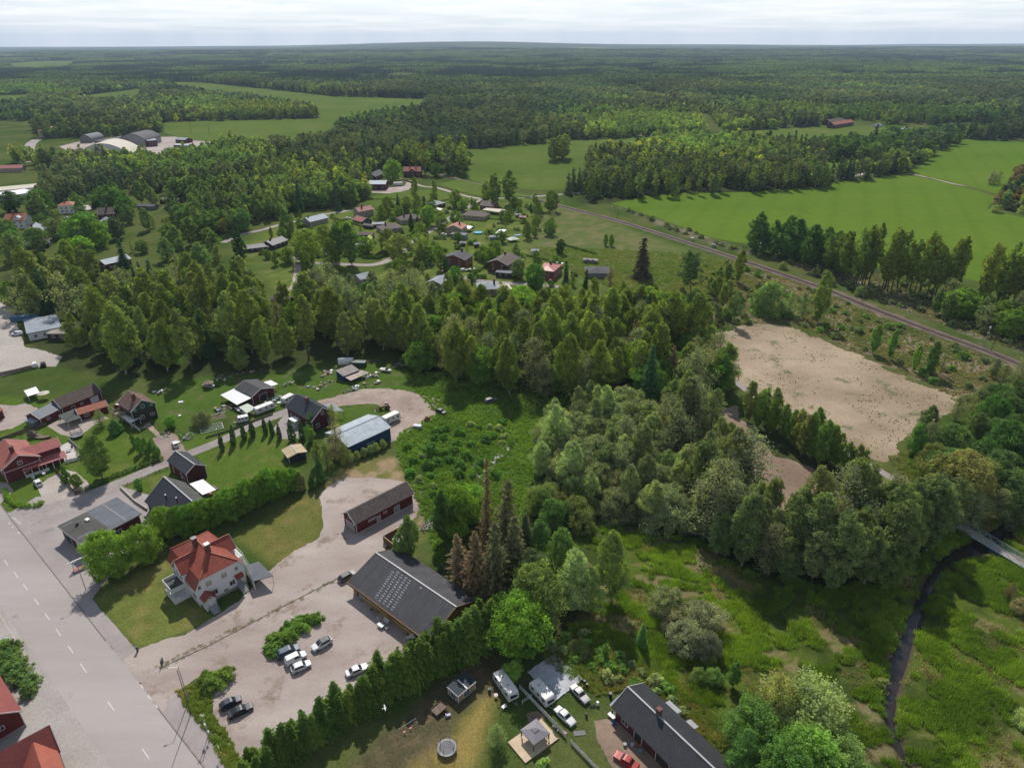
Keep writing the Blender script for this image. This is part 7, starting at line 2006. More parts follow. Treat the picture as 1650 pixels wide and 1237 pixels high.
vh('row_house','long low house with a pinkish brown roof at the left edge',(-60,274,4),zy(160,370,4),12,4.0,6.4,wall=beigewall,roof=tilered2,cat='row house')
vh('apartment_house','long cream three-storey block with a bright red hipped roof',zy(270,95,9),zy(398,95,9),30,9.0,13.0,kind='hip',wall=paint('cream_render',(0.44,0.37,0.25),.9,.1),roof=tilered2,cat='apartment block')
def arch_hall(label,A,B,D,h,e,mat,wall=greywall,ends=True):
 pa,pb = P(*A),P(*B); L = math.hypot(pb[0] - pa[0],pb[1] - pa[1])
 t = thing('arched_hall',label,'hall',(pa[0],pa[1],0),math.atan2(pb[1] - pa[1],pb[0] - pa[0]))
 n = 18; pr = [(L * i / n,e + (h - e) * math.sin(math.pi * i / n) ** .8) for i in range(n + 1)]
 m = MB(); m.loft([[(x,0,z) for x,z in pr] + [(x,0,z - .4) for x,z in reversed(pr)],[(x,D,z) for x,z in pr] + [(x,D,z - .4) for x,z in reversed(pr)]]); m.build('arched_roof',mat,t)
 m = MB(); q = [(.4,-.3)] + [(min(max(x,.4),L - .4),z - .45) for x,z in pr] + [(L - .4,-.3)]
 m.solid([(x,.5,z) for x,z in q],[(x,D - .5,z) for x,z in q]); m.build('wall',wall,t)
 return t
arch_hall('wide white arched hall among the trees by the industrial yard',zy(575,290,0),zy(960,280,0),45,14,2,creamroof,whitewall)
arch_hall('grey arched hall with a pale end wall at the industrial yard',zy(885,212,0),zy(1080,212,0),42,15,8,felt,concrete)
arch_hall('small grey arched hall left of the large ones',zy(590,185,0),zy(680,185,0),30,10,5,greyfelt,greywall)
vh('factory_wing','dark red end block of the arched halls',zy(1085,170,7),zy(1160,165,7),22,7.0,kind='flat',wall=darkred,roof=greytin,cat='factory')
vh('factory_wing','low grey flat roof between the arched halls',zy(690,170,8),zy(870,175,8),60,8.0,kind='flat',wall=greywall,roof=felt,cat='factory')
vh('warehouse','long low grey-roofed shed standing in the pink gravel yard',zy(1205,228,4),zy(1300,268,4),13,4.0,5.6,wall=greywall,roof=greyfelt,cat='warehouse')
vh('warehouse','small dark shed with a white roof at the back of the gravel yard',zy(1290,160,4),zy(1360,165,4),14,4.0,6.0,wall=darkred,roof=greytin,cat='warehouse')
vh('warehouse','white-roofed low building behind the long grey shed',zy(1275,200,4),zy(1385,205,4),10,4.0,5.0,wall=darkred,roof=tinroof,cat='warehouse')
zx = FR(0,470,8.25)
p0,p1 = zx(350,560,3.6),zx(560,520,3.6)
vh('warehouse','low white warehouse with a pale flat roof on the asphalt yard',p0,p1,20,3.6,kind='flat',wall=whitewood,roof=greytin,cat='warehouse',L=13)
vh('shed','brown flat-roofed shed behind the low white warehouse',zx(600,560,3.2),zx(880,560,3.2),13,3.2,kind='flat',wall=brownwall,roof=rustyroof,cat='shed')
m = MB(); m.box(-6,6,-1.2,1.2,.2,2.6); single('shipping_container','blue container behind the low white warehouse','container',m,paint('container_blue',(0.03,0.12,0.22),.5,.1),P(*zx(345,385)),.15,bevel=.04)
carat('van',white,zx(265,575),zx(200,580),'white van at the side of the low white warehouse')
carat('van',carpaint('bright_blue',(0.02,0.05,0.30)),zx(325,300),zx(245,310),'bright blue van at the far end of the asphalt yard')
carat('van',white,zx(475,1020),zx(470,960),'white van parked under the grey tree at the edge of the asphalt yard')
carat('suv',black,zx(585,1010),zx(575,960),'dark car beside the white van under the grey tree')
VC = 'cars parked in the village'
for st_,m_,a,b_,lab in (('hatch',silver,zcr(365,482),zcr(395,472),'pale blue-grey car at the end of the village cul-de-sac'),('estate',white,z6_(440,325),z6_(490,315),'white car in front of the red brick house'),
       ('hatch',white,z4_(925,465),z4_(1000,460),'white car between the hedge and the red-brown garage'),('small',redp,z6_(1420,445),z6_(1455,440),'bright red car below the pink-roofed house'),
       ('suv',black,zcr(402,492),zcr(430,488),'dark car parked under the big oak'),('mpv',white,zcr(560,495),zcr(590,470),'white and green van beside the tall birches'),
       ('sedan',bluegrey,z6_(855,385),z6_(905,375),'dark blue car under the flat garage roof'),('van',white,z5_(1290,360),z5_(1370,375),'white van at the end of the cream carport'),
       ('hatch',white,z5_(445,690),z5_(510,690),'white car beside the dark square hedge'),('van',white,z5_(505,375),z5_(560,370),'white van beside the small white carport'),
       ('sedan',white,zw(790,320),zw(850,318),'white car in front of the white two-storey house'),('suv',white,zy(1460,218),zy(1490,218),'white car alone on the pink gravel yard'),
       ('van',silver,zy(1165,180),zy(1195,180),'silver van beside the dark red factory block'),('suv',white,zy(1570,195),zy(1590,195),'white car near the dark tractors at the far yard'),
       ('suv',black,zy(1610,200),zy(1635,200),'dark vehicle at the far end of the pink gravel yard')):
 carat(st_,m_,a,b_,lab,group=VC)
boat(mid(z6_(515,325),z6_(575,305)),.35,'white motor boat on a trailer next to the white car at the brick house',L=7.5,W=2.6)
hedge([z5_(330,745),z5_(515,745)],2.0,1.6,'dark clipped square hedge beside the grey-blue extension',(0.03,0.06,0.018))
hedge([z5_(110,700),z5_(250,585)],2.8,1.8,'tall dark clipped hedge along the village street',(0.03,0.065,0.018))
hedge([z6_(600,400),z6_(715,400)],2.2,2.0,'clipped green hedge on the lower village street',(0.045,0.085,0.02))
hedge([z6_(625,330),z6_(780,215)],1.6,1.2,'long light green hedge between the two brick houses',(0.075,0.12,0.03))
hedge([z4_(710,440),z4_(960,510),z4_(1170,570)],1.6,1.6,'light green hedge curving behind the long beige house',(0.08,0.11,0.03))
hedge([z5_(440,215),z5_(670,190)],1.3,1.4,'dark straight hedge on the far side of the open lawn',(0.035,0.065,0.02))
hedge([z5_(840,210),z5_(620,385)],1.0,1.2,'low hedge along the street side of the open lawn',(0.06,0.10,0.025))
hedge([z5_(1080,190),z5_(900,300)],1.8,2.0,'dark hedge along the street at the junction',(0.035,0.06,0.02))
hedge([z4_(1170,1010),z4_(1400,1020),z4_(1560,930)],1.8,1.6,'dark curved hedge at the bend of the street',(0.035,0.07,0.018))
# -- scrapyard things
caravan(P(*zs(1000,745)),heading(zs(870,800),zs(1130,700)),'white caravan beside the lane in the scrapyard',L=7.2,stripe=greytrim)
caravan(P(*zs(640,920)),heading(zs(700,900),zs(560,930)),'small white-topped grey caravan by the lane conifers',L=3.8,W=2.0,H=2.2)
caravan(P(*zs(1390,590)),heading(zs(1300,640),zs(1450,560)),'white caravan behind the left corner of the dark red house',L=5.0)
caravan(P(*zm(1490,490)),heading(zm(1380,540),zm(1600,440)),'tall white caravan at the end of the blue metal barn',L=6.6,H=2.9)
boat(P(*zs(610,770)),heading(zs(540,720),zs(690,810)),'white covered boat beside the pale green roof sheet',L=5.6,W=1.7)
boat(P(*zt(1080,340)),heading(zt(1000,310),zt(1150,340)),'white motor boat on the grass at the end of the scrapyard',L=5.0)
m = MB(); m.loft([[(x,-1.2 * w_,0),(x,-1.2 * w_,1.2),(x,-.7 * w_,2.3),(x,.7 * w_,2.3),(x,1.2 * w_,1.2),(x,1.2 * w_,0)] for x,w_ in ((-3,.9),(-2.8,1),(1,1),(2.5,.8),(3,.6))])
single('covered_trailer','white covered trailer behind the blue scrapyard shed','trailer',m,whitesheet,P(*zt(510,225)),.1,bevel=.1)
m = MB(); m.box(-3,3,-1.3,1.3,.3,2.0); single('green_container','dark green container behind the blue scrapyard shed','container',m,paint('bottle_green',(0.02,0.06,0.045),.6,.2),P(*zt(690,260)),-.1,bevel=.05)
def tractor(pos,ang):
 t = thing('tractor','old brown front-loader tractor standing in the gravel turning place','tractor',pos,ang); body = paint('rusty_orange',(0.22,0.10,0.05),.7,.35,2)
 m = MB(); m.box(-.4,1.9,-.35,.35,.9,1.5); m.box(-1.4,-.4,-.5,.5,.9,1.3); m.box(1.7,1.95,-.35,.35,.7,1.5); m.build('body',body,t,bevel=.05)
 m = MB(); m.box(-1.2,-.3,-.5,.5,2.3,2.38)
 for x in (-1.15,-.35):
  for y in (-.45,.45): m.bar((x,y,1.3),(x,y,2.3),.06)
 m.build('cab_frame',blackpaint,t)
 for x,r_,w_ in ((-1.0,.8,.45),(1.4,.48,.3)):
  for s in (-1,1):
   m = MB(); m.tube((x,s * .65,r_),(x,s * (.65 + w_),r_),r_,r_,16); q = m.build('wheel',tyre,t); m = MB(); m.tube((x,s * (.65 + w_),r_),(x,s * (.67 + w_),r_),r_ * .5,r_ * .5,10); m.build('rim',body,q)
 m = MB()
 for s in (-.55,.55): m.bar((-.3,s,1.5),(1.6,s,1.5),.12); m.bar((1.6,s,1.5),(3.0,s,.4),.12)
 m.build('loader_arm',body,t)
 m = MB(); m.slab([(2.9,-.9,.1),(2.9,.9,.1),(3.7,.9,.05),(3.7,-.9,.05)],.05); m.slab([(2.9,-.9,.1),(2.9,.9,.1),(2.85,.9,.8),(2.85,-.9,.8)],.05); m.build('bucket',oldwood,t)
tractor(P(*zm(1400,320)),heading(zm(1480,290),zm(1290,330)))
zz_ = FR(300,560,3.929)
carat('hatch',black,zz_(1580,402),zz_(1645,425),'black car with its nose in the grass at the end of the track')
m = MB(); m.box(-1,1,-.6,.6,.3,1.1); m.box(-.5,.3,-.4,.4,1.1,1.7)
for x in (-.6,.6):
 for s in (-1,1): m.tube((x,s * .5,.35),(x,s * .75,.35),.35,.35,12)
single('compact_tractor','small rusty machine beside the track above the blue barn','machine',m,[paint('rusty_orange',(0.22,0.10,0.05))],P(*zz_(1525,460)),1.3)
m = MB(); m.box(-1.4,1.4,-.8,.8,.4,1.0); m.box(-1.3,1.3,-.75,.75,1.0,1.25)
for s in (-1,1): m.tube((0,s * .8,.35),(0,s * 1.0,.35),.35,.35,12)
single('utility_trailer','pale blue covered trailer in the grass right of the blue barn','trailer',m,paint('pale_trailer',(0.30,0.36,0.40),.5,.2),P(*zz_(1465,510)),-.2)
carat('mpv',grey,(778,652),(803,644),'grey van standing in the shadow at the edge of the wood')
carat('sedan',silver,zs(30,340),zs(100,350),'silver car wreck under the trees left of the workshop')
parasol(P(*zs(75,350)),1.9,'round brown parasol beside the car wreck left of the workshop',oldwood,2.0)
def junk(n,spread,seed,hmax=.8):
 m = MB(); r2 = random.Random(seed)
 for i in range(n):
  x,y = r2.gauss(0,spread[0]),r2.gauss(0,spread[1]); a = r2.random() * 3.14; k = r2.randrange(6)
  if r2.random() < .5:
   l = .6 + 1.8 * r2.random(); m.bar((x - math.cos(a) * l / 2,y - math.sin(a) * l / 2,.1 + r2.random() * hmax),(x + math.cos(a) * l / 2,y + math.sin(a) * l / 2,.1 + r2.random() * hmax),.12,.08,k)
  else:
   s = .2 + .5 * r2.random(); h_ = .15 + hmax * r2.random(); u,v = math.cos(a) * s,math.sin(a) * s; w_ = .4 + .6 * r2.random()
   m.solid([(x - u + v * w_,y - v - u * w_,0),(x + u + v * w_,y + v - u * w_,0),(x + u - v * w_,y + v + u * w_,0),(x - u - v * w_,y - v + u * w_,0)],[(x - u + v * w_,y - v - u * w_,h_),(x + u + v * w_,y + v - u * w_,h_),(x + u - v * w_,y + v + u * w_,h_),(x - u - v * w_,y - v + u * w_,h_)],k)
 return m
JM = [oldwood,rustyroof,whitesheet,darkgrey,paint('faded_blue',(0.08,0.16,0.26),.6,.2),rawwood]
for i,(x,y,sx,sy,n_,lab) in enumerate(((zs(1140,560) + (2.6,1.6,34,'jumble of boards, pipes and boxes in front of the dark workshop door')),(zs(430,700) + (1.6,1.2,18,'small heap of scrap left of the pale green roof sheet')),(zs(250,760) + (1.5,1.6,16,'stack of grey boards and beams beside the vegetable beds')),
  (zs(240,220) + (1.8,1.2,16,'scrap pile with a white tub behind the workshop')),(zs(540,140) + (2.4,.8,16,'planks and sheets leaning at the back of the scrapyard')),(zs(790,105) + (.7,.5,8,'crumpled white and blue sheets in the dark grass behind the workshop')),
  (zt(640,590) + (1.7,1.0,26,'tangle of grey metal scrap beside the turning place')),(zt(900,410) + (2.4,1.2,26,'pile of pinkish boards and scrap right of the board roof')),(zt(250,370) + (2.2,1.2,18,'dark scrap in the shade left of the blue shed')),
  (zt(180,560) + (2.8,2.0,22,'scattered bits on the dark grass below the blue shed')),(zt(1270,260) + (1.3,.7,10,'grey sheets lying at the foot of the wood')),(zt(940,520) + (2.4,.5,14,'long grey pipes and boards along the edge of the turning place')),
  (zl(1370,590) + (1.4,1.0,18,'colourful clutter beside the white hatchback on the lane')),(zl(1230,560) + (1.2,.8,12,'clutter by the garden hedge at the brick drive')),(zl(1210,230) + (1.6,1.0,16,'garden clutter behind the tall brown house')),(zs(1330,330) + (1.8,1.0,14,'long boards on the grass behind the white caravan')))):
 if True:
  single('scrap_pile',lab,'scrap',junk(n_,(sx,sy),i + 5),JM,P(x,y),math.radians(46))
m = MB()
for k in range(5): m.box(0,4.5,k * .9,k * .9 + .35,0,.12)
single('vegetable_bed','row of brown vegetable beds edged with boards beside the lane','vegetable beds',m,dirt,P(*zs(120,900)),.45)
m = MB()
for k in range(4): m.bar((0,k * 1.4,.15),(7,k * 1.4 + .3,.15),.12)
m.bar((0,0,.15),(0,4.4,.15),.12); m.bar((7,0,.15),(7,4.6,.15),.12)
single('raised_bed','low white timber frames of empty beds by the lane','garden bed',m,trim,P(*zs(-60,1120)),.5)
m = MB(); m.box(-.8,.8,-.5,.5,0,.3); single('white_sheet','white sheet lying on the lawn right of the tall brown house','sheet',m,whitesheet,P(*zl(1335,312)),.2)
m = MB(); m.tube((0,0,0),(0,0,.3),.5,.5,10); single('white_tub','round white tub on the lawn right of the tall brown house','tub',m,whitesheet,P(*zl(1328,412)))
for i,(x,y) in enumerate(((955,240),(1350,362))):
 pass
def bridge():
 zbk = FR(1460,790,7.28)
 a,b_ = P(*zbk(430,330,.6)),P(*zbk(1560,1010,.6)); L = math.hypot(b_[0] - a[0],b_[1] - a[1]); ang = math.atan2(b_[1] - a[1],b_[0] - a[0])
 t = thing('footbridge','narrow steel truss footbridge over the small river','bridge',(a[0],a[1],0),ang)
 m = MB(); m.box(-2,L + 4,0,2.6,.42,.6); m.build('deck',paint('bridge_deck',(0.30,0.25,0.22),.9,.15,1),t)
 gs = paint('pale_green_steel',(0.36,0.56,0.58),.45,.1,1)
 for s,y in enumerate((-.1,2.7)):
  m = MB(); m.bar((-2,y,1.95),(L + 4,y,1.95),.14,.14); m.build('top_chord',steel,t)
  m = MB(); m.bar((-2,y,.5),(L + 4,y,.5),.14,.22)
  n_ = int((L + 6) / 1.5)
  for i in range(n_):
   x0 = -2 + (L + 6) * i / n_; x1 = -2 + (L + 6) * (i + 1) / n_
   m.bar((x0,y,.5 if i % 2 else 1.95),(x1,y,1.95 if i % 2 else .5),.08)
  for z in (.9,1.25,1.6): m.bar((-2,y,z),(L + 4,y,z),.025)
  m.build('side_truss',gs,t)
 m = MB(); m.box(L * .52,L * .52 + 3.6,-.3,2.9,-2.0,.35); m.build('abutment',paint('blue_abutment',(0.03,0.09,0.17),.8,.2),t)
 m = MB(); m.box(-3.6,0.5,-.3,2.9,-2.0,.35); m.build('abutment',concrete,t)
bridge()
RP = []
for i,(x,y,h_,hd) in enumerate(((985,350,8,1),(995,352,8,0),(1088,375,8,1),(1098,378,7,0),(1222,415,9,1),(1232,420,8,0),(1380,482,9,1),(1389,488,8,0),(1537,532,9,0),(1585,560,9.5,1),(1597,565,8,0))):
 t = thing('railway_mast','%s %s beside the railway, number of its row unmarked' % ('steel signal mast with a white head' if hd else 'dark wooden post',''),'mast',P(x,y),0,'masts along the railway')
 m = MB(); m.tube((0,0,0),(0,0,h_),.14,.10,8); m.build('pole',steel if hd else oldwood,t)
 if hd:
  m = MB(); m.box(-.3,.3,-.2,.2,h_ - .9,h_); m.box(-.5,.5,-.1,.1,h_ * .7,h_ * .7 + .12); m.build('lamp_head',trim,t)
 t['label'] = ('pale steel mast with a small white head' if hd else 'plain dark wooden post') + [' where the railway leaves the village',' nearest the village junction',' beside the wide green field',' close to the relay box',' under the first round trees of the row',' behind the first round trees',' in front of the tall aspens',' next to the mast at the aspens',' standing alone before the brush',' near the right edge of the picture',' at the far right by the bare brush'][i]
 RP.append(t)
for i,(x,y) in enumerate(((1115,388),(1150,398))):
 m = MB(); m.box(-1.1,1.1,-.8,.8,0,2.0 if i == 0 else 1.6); m.box(-1.2,1.2,-.9,.9,2.0 if i == 0 else 1.6,2.15 if i == 0 else 1.75)
 single('relay_cabinet',('pale','grey')[i] + ' relay box on the field side of the railway','cabinet',m,[creamroof,concrete][i],P(x,y),-.6)
def wire(a,b_,za,zb_,sag,label):
 m = MB(); p,q = Vector((a[0],a[1],za)),Vector((b_[0],b_[1],zb_)); N = 14; pr = None
 for i in range(N + 1):
  f = i / N; c = p.lerp(q,f); c.z -= sag * 4 * f * (1 - f)
  if pr is not None: m.bar(pr,c,.03)
  pr = c
 o = m.build('overhead_wire',blackpaint); return tag(o,label,'wire','wires along the railway')
for i,(a,b_) in enumerate(((0,2),(2,4),(4,6),(6,9))):
 wire(RP[a].location,RP[b_].location,7.8,8,.8,'overhead wire of the railway ' + ('beside the village','along the wide green field','past the round trees','past the tall aspens')[i])
for i,(x,y) in enumerate(((1380,285),(1385,285),(1392,286),(1408,285),(1416,284),(1500,250))):
 m = MB(); m.tube((0,0,0),(0,0,16),.3,.2,6); single('power_pole','dark power line pole on the track ' + ('leftmost of the cluster','second of the cluster','third of the cluster','fourth of the cluster','rightmost of the cluster','standing alone at the field edge')[i],'pole',m,oldwood,P(x,y),0,'power poles on the far track')
for i,(x,y) in enumerate(((308,214),(338,218),(372,224))):
 m = MB(); m.tube((0,0,0),(0,0,14),.25,.15,6); single('power_pole',('left','middle','right')[i] + ' pole of the line along the western field','pole',m,oldwood,P(x,y),0,'poles along the western field')
zj = FR(0,1080,7.877)
rr = planks('red_profiled_roof',(0.30,0.075,0.06),.34,.45,rows=.34,horiz=True,bump=.9,var=.08,rough=.5)
ca,sa = math.cos(math.radians(43)),math.sin(math.radians(43))
ex_,ey_ = -78.9,77.9
hb = house('corner_house','house with a large red profiled roof and brighter wing roof, lower left corner','house',0,0,7.4,4.4,8.0,wall=redwood,roof=rr,o=.35,
  world=((ex_ - 17 * ca,ey_ - 17 * sa),math.radians(43),17.0),wins=[('r',3.7,4.6,.9,.9)])
hbr = [c for c in hb.children if c.name.startswith('roof')][0]
m = MB(); x0,x1 = 17 - 5.6,17 - .3; xm = (x0 + x1) / 2
m.slab([(x0,-7.5,4.7),(xm,-7.5,7.2),(xm,2.6,7.2),(x0,2.6,4.7)],.16); m.slab([(x1,-7.5,4.7),(xm,-7.5,7.2),(xm,2.6,7.2),(x1,2.6,4.7)],.16)
m.build('wing_roof',planks('bright_red_profiled_roof',(0.40,0.11,0.07),.34,.7,rows=.34,horiz=True,bump=.4,var=.06,rough=.5),hbr)
m = MB(); m.box(x0 + .4,x1 - .4,-7.2,.4,-.3,4.9); m.build('wing_wall',redwood,hb)
ha = house('corner_house','dark red house with a red roof behind the shrubs at the left edge','house',0,0,8.4,4.2,7.4,wall=redwood,roof=rr,o=.4,
  world=((-107.2,88.9),math.radians(-40),14.0),wins=[('r',4.6,2.4,1.0,.8),('f',11,1.2,1,1.2)])
m = MB(); m.box(.35,13.65,.35,8.05,-.3,.7); m.build('plinth',greytrim,ha)
# -- single trees one can point to
TM = [1.0]
def T(kind,x,y,h,w=1.0,col=None,label=None,group=None):
 tree(kind,x,y,h * TM[0],w / TM[0] ** .35,col,label,group,own=True)
zz_ = FR(300,560,3.929)
for i,(x,y,h) in enumerate(((230,655,4.6),(300,615,5.2),(368,580,4.6),(425,560,5.4),(505,545,4.4),(548,555,4.4),(594,580,4.4),(673,590,5.6),(740,580,5.6))):
 T('thuja',*zz_(x,y),h * 1.4,.86,None,['leftmost','second','third','fourth','fifth','sixth','seventh','eighth','rightmost'][i] + ' of the nine columnar conifers in a row along the lane','columnar conifers along the lane')
T('thuja',*zz_(855,860),8.5,1.0,None,'tall slim columnar conifer near the gravel yard corner')
T('thuja',*zz_(720,900),6.0,1.9,OLIVE,'broad blunt olive conifer beside the slim tall one')
T('thuja',*zz_(800,890),5.2,1.3,None,'short conifer between the broad olive one and the slim one')
T('thuja',*FR(0,580,4.583)(500,905),5.2,1.6,(0.05,0.105,0.02),'pointed green conifer at the fence of the pale driveway')
hp = Q((398,1262),(470,1215),(560,1158),(640,1110),(715,1072),(770,1045),(806,1022))
def along(pts,step):
 out = []; acc = 0
 for i in range(len(pts) - 1):
  a,b_ = pts[i],pts[i + 1]; l = math.hypot(b_[0] - a[0],b_[1] - a[1]); t = acc
  while t < l:
   out.append((a[0] + (b_[0] - a[0]) * t / l,a[1] + (b_[1] - a[1]) * t / l)); t += step
  acc = t - l
 return out
for i,(x,y) in enumerate(along(hp,1.1)):
 h = 6.6 + 4.6 * min(1,i / 46) + rnd.uniform(-1.3,1.3)
 TREES.append(dict(kind='firhedge',x=x + rnd.uniform(-.4,.4) - (.9 if i % 2 else 0),y=y + rnd.uniform(-.5,.5) + (1.1 if i % 2 else 0),h=h,w=1.15 + .2 * rnd.random(),col=(0.034,0.060,0.013) if i % 3 else (0.052,0.080,0.016),label='spruce in the tall hedge beside the car park',group='spruces of the tall hedge',own=True))
T('round',185,925,13.0,.92,FRESH,'biggest bright green round tree at the pavement beside the flat-roofed building')
T('round',236,905,11,.88,FRESH,'bright green round tree between the biggest one and the villa')
T('round',266,868,10,.85,FRESH,'bright green tree right behind the villa roof')
T('oval',160,938,7.5,.7,FRESH,'small green tree at the pavement edge beside the biggest round one')
for i,(x,y,h) in enumerate(((302,862,9.5),(316,856,8.6),(333,850,9.2),(350,845,8.5),(368,838,9.8),(386,831,8.8),(402,822,10),(420,814,9.4),(438,804,10.4),(456,797,9),(472,790,7.5))):
 T('round',x,y,h,.8,(0.062,0.115,0.020),'rounded tree in the screen above the villa lawn','trees screening the villa lawn')
zl = FR(0,580,4.583)
T('birch',*zl(755,870),15.0,1.35,(0.078,0.120,0.034),'big weeping birch in the garden beside the lane')
T('round',*zl(575,940),4.5,.8,None,'small apple tree at the lower corner of the birch garden')
T('sparse',*zl(750,490),6.0,1.4,(0.10,0.135,0.06),'thin pale garden tree in front of the orange-roofed shed')
T('thuja',*zl(860,540),5.0,2.6,(0.040,0.085,0.022),'dense dark ball-shaped tree in the middle of the garden')
for i,(x,y,h) in enumerate(((1000,640,5),(1040,690,6),(1090,710,6.5),(1140,700,6),(1170,720,5))):
 T('oval',*zl(x,y),h,.7,(0.05,0.10,0.025),'slender tree beside the brick drive','clump beside the brick drive')
T('round',*zl(1035,960),4.0,.8,(0.07,0.12,0.035),'little fruit tree on the lawn of the black-roofed house')
T('round',*zl(1265,500),4.5,1.1,(0.075,0.14,0.025),'round green bush-like tree below the tall brown house')
T('sparse',*zl(1440,480),4.5,1.3,GREY,'greyish garden tree among the clutter right of the tall brown house')
T('willow',*zl(1500,480),5.0,.8,GREY,'grey-green spreading bush beside the vegetable beds')
zm = FR(450,620,8.25)
T('oval',*zm(440,600),6.5,.8,(0.060,0.115,0.028),'green tree at the gable of the dark red house')
T('oval',*zm(420,760),6.5,.8,(0.072,0.125,0.034),'green tree between the pale-roofed blue shed and the barn')
T('sparse',*zm(720,560),8.5,.8,(0.13,0.14,0.06),'tall yellowish thin tree at the left end of the blue barn')
T('sparse',*zm(760,1020),14,.9,(0.12,0.12,0.075),'very tall bare-looking tree in front of the blue barn')
T('sparse',*zm(640,1100),9,.9,OLIVE,'thin olive tree left of the bare-looking tall one')
T('sparse',*zm(880,1080),8,.9,OLIVE,'thin olive tree right of the bare-looking tall one')
T('oval',*zm(520,1050),8.0,.7,OLIVE,'leafy olive tree beside the slim dark conifer')
for i,(x,y) in enumerate(((960,1030),(1040,1000),(1130,950),(1220,920),(1300,890),(1380,850))):
 T('round',*zm(x,y),3.4,.8,PALE,'shrubby tree along the blue barn','shrubby trees along the blue barn')
T('birch',661,900,13.5,.95,(0.082,0.118,0.040),'young light green birch between the barn and the yellow building')
T('birch',645,905,9,.9,(0.082,0.118,0.040),'smaller birch leaning over the bin enclosure')
T('birch',715,872,16,1.0,DARK,'dark tall slim birch at the edge of the grass above the barn')
T('round',738,862,15,.8,FRESH,'bright lime green tree left of the brown withered spruces')
T('round',762,842,12,.85,(0.085,0.15,0.03),'light green tree below the stony stream')
for i,(x,y,h,w,k) in enumerate(((768,965,20,1.05,'dead'),(745,940,15,1.1,'dead'),(800,968,23,1.0,'dead'),(828,952,22,1.1,'dead'),(812,915,26,1.05,'dead'),(785,900,30,.42,'dead'))):
 T(k,x,y,h,w,BROWN if i in (0,1,5) else (0.056,0.060,0.030),['front brown withered spruce beside the black-roofed yellow building','lower left brown withered spruce','tallest broad brown withered spruce','right-hand brown withered spruce','rear brown withered spruce','thin dead spruce whose bare top rises highest'][i],'withered spruces')
T('pine',862,968,15,1.0,(0.055,0.075,0.035),'dark green pine right of the withered spruces')
T('spruce',846,905,15,1.1,(0.045,0.060,0.032),'dull green spruce behind the withered ones')
T('oval',868,905,13,.9,(0.05,0.09,0.03),'narrow dark green tree above the marsh bushes')
T('round',838,1050,15.5,.95,(0.075,0.140,0.024),'large bright green tree at the end of the spruce hedge')
T('round',862,1008,17,.85,(0.085,0.115,0.04),'large olive green tree behind the bright one at the hedge end')
T('oval',922,980,17,.8,PALE,'pale grey-green tree at the upper edge of the caravan yard')
T('birch',985,968,21,.85,(0.085,0.12,0.035),'slim tall birch standing before the marsh')
T('oval',905,938,16,.75,(0.06,0.10,0.032),'dark green tree left of the slim tall birch')
T('oval',952,985,13,.7,(0.08,0.11,0.04),'lower light tree at the foot of the slim tall birch')
T('round',826,1095,4.8,.9,(0.10,0.15,0.035),'small light green tree between the two caravans')
T('sparse',802,1200,5.5,1.2,(0.095,0.13,0.055),'gnarled apple tree with thin leaves beside the timber deck')
T('bush',873,1236,1.5,1.2,(0.10,0.16,0.05),'round pale green bush at the bottom fence')
for i,(x,y,h,w,c,lab) in enumerate(((1072,985,4.6,.9,GREY,'round grey willow bush, the uppermost in the marsh'),(1130,1010,4.5,1.1,(0.12,0.13,0.085),'wide pale willow bush beside the uppermost one'),(1105,1040,4.0,1.2,(0.115,0.12,0.075),'low spreading willow bush in the middle of the marsh clump'),
  (1140,1055,4.2,.8,(0.075,0.08,0.055),'dark grey-brown willow bush at the lower end of the marsh clump'),(1085,1015,3.4,.9,(0.12,0.115,0.075),'small straw-coloured willow bush at the left of the clump'))):
 T('willow',x,y,h * 1.45,w * .92,c,lab,'willow bushes in the marsh')
T('spruce',1033,1040,6.5,1.2,(0.045,0.10,0.025),'small bright-tipped spruce left of the willow bushes')
T('birch',1180,1105,7,1.0,(0.05,0.10,0.025),'dark green young tree above the long stable')
T('willow',1150,1100,3.6,.8,(0.10,0.15,0.05),'pale green bush beside the dark young tree above the stable')
T('willow',1125,1095,3.0,.7,(0.09,0.13,0.04),'low green bush behind the orange marker in the marsh')
T('oval',975,1058,3.6,.8,(0.075,0.135,0.03),'small green tree on the slope above the tarpaulin')
T('willow',935,1050,3.2,.8,OLIVE,'thin olive bush on the slope above the tarpaulin')
for i,(x,y,h,w,k,c,lab) in enumerate(((1200,1215,9.5,1.1,'round',(0.072,0.125,0.035),'large round green tree right beside the long stable'),(1240,1170,11.5,1.0,'sparse',(0.13,0.135,0.05),'yellowish thin tree at the top of the lower right clump'),(1290,1180,8.5,1.2,'willow',PALE,'big pale grey-green willow in the lower right clump'),
  (1290,1262,9.5,1.1,'round',(0.085,0.15,0.035),'large bright green tree at the bottom of the lower right clump'),(1345,1250,6.5,1.1,'willow',(0.11,0.16,0.06),'light green bush at the right end of the lower right clump'),(1250,1290,10,1.1,'round',(0.06,0.115,0.03),'dark leafy tree cut by the lower edge beside the stable'),(1325,1300,8,1.2,'round',(0.075,0.13,0.035),'green tree cut by the lower edge in the middle of the clump'),(1195,1260,9,1.0,'oval',(0.05,0.095,0.028),'narrow green tree at the far eave of the stable'))):
 T(k,x,y,h * 1.38,w * .82,c,lab,'trees of the lower right clump')
T('sparse',1625,965,4.5,1.1,BROWN,'bare brown bush at the end of the footbridge')
T('willow',1645,985,3.4,1.0,(0.12,0.11,0.06),'straw-brown bush below the footbridge end')
T('willow',1655,1170,4.0,.9,PALE,'pale willow bush at the right edge of the meadow')
T('willow',1690,1110,4.0,1.0,PALE,'pale willow bush just beyond the right edge of the meadow')
TM[0] = 1.3
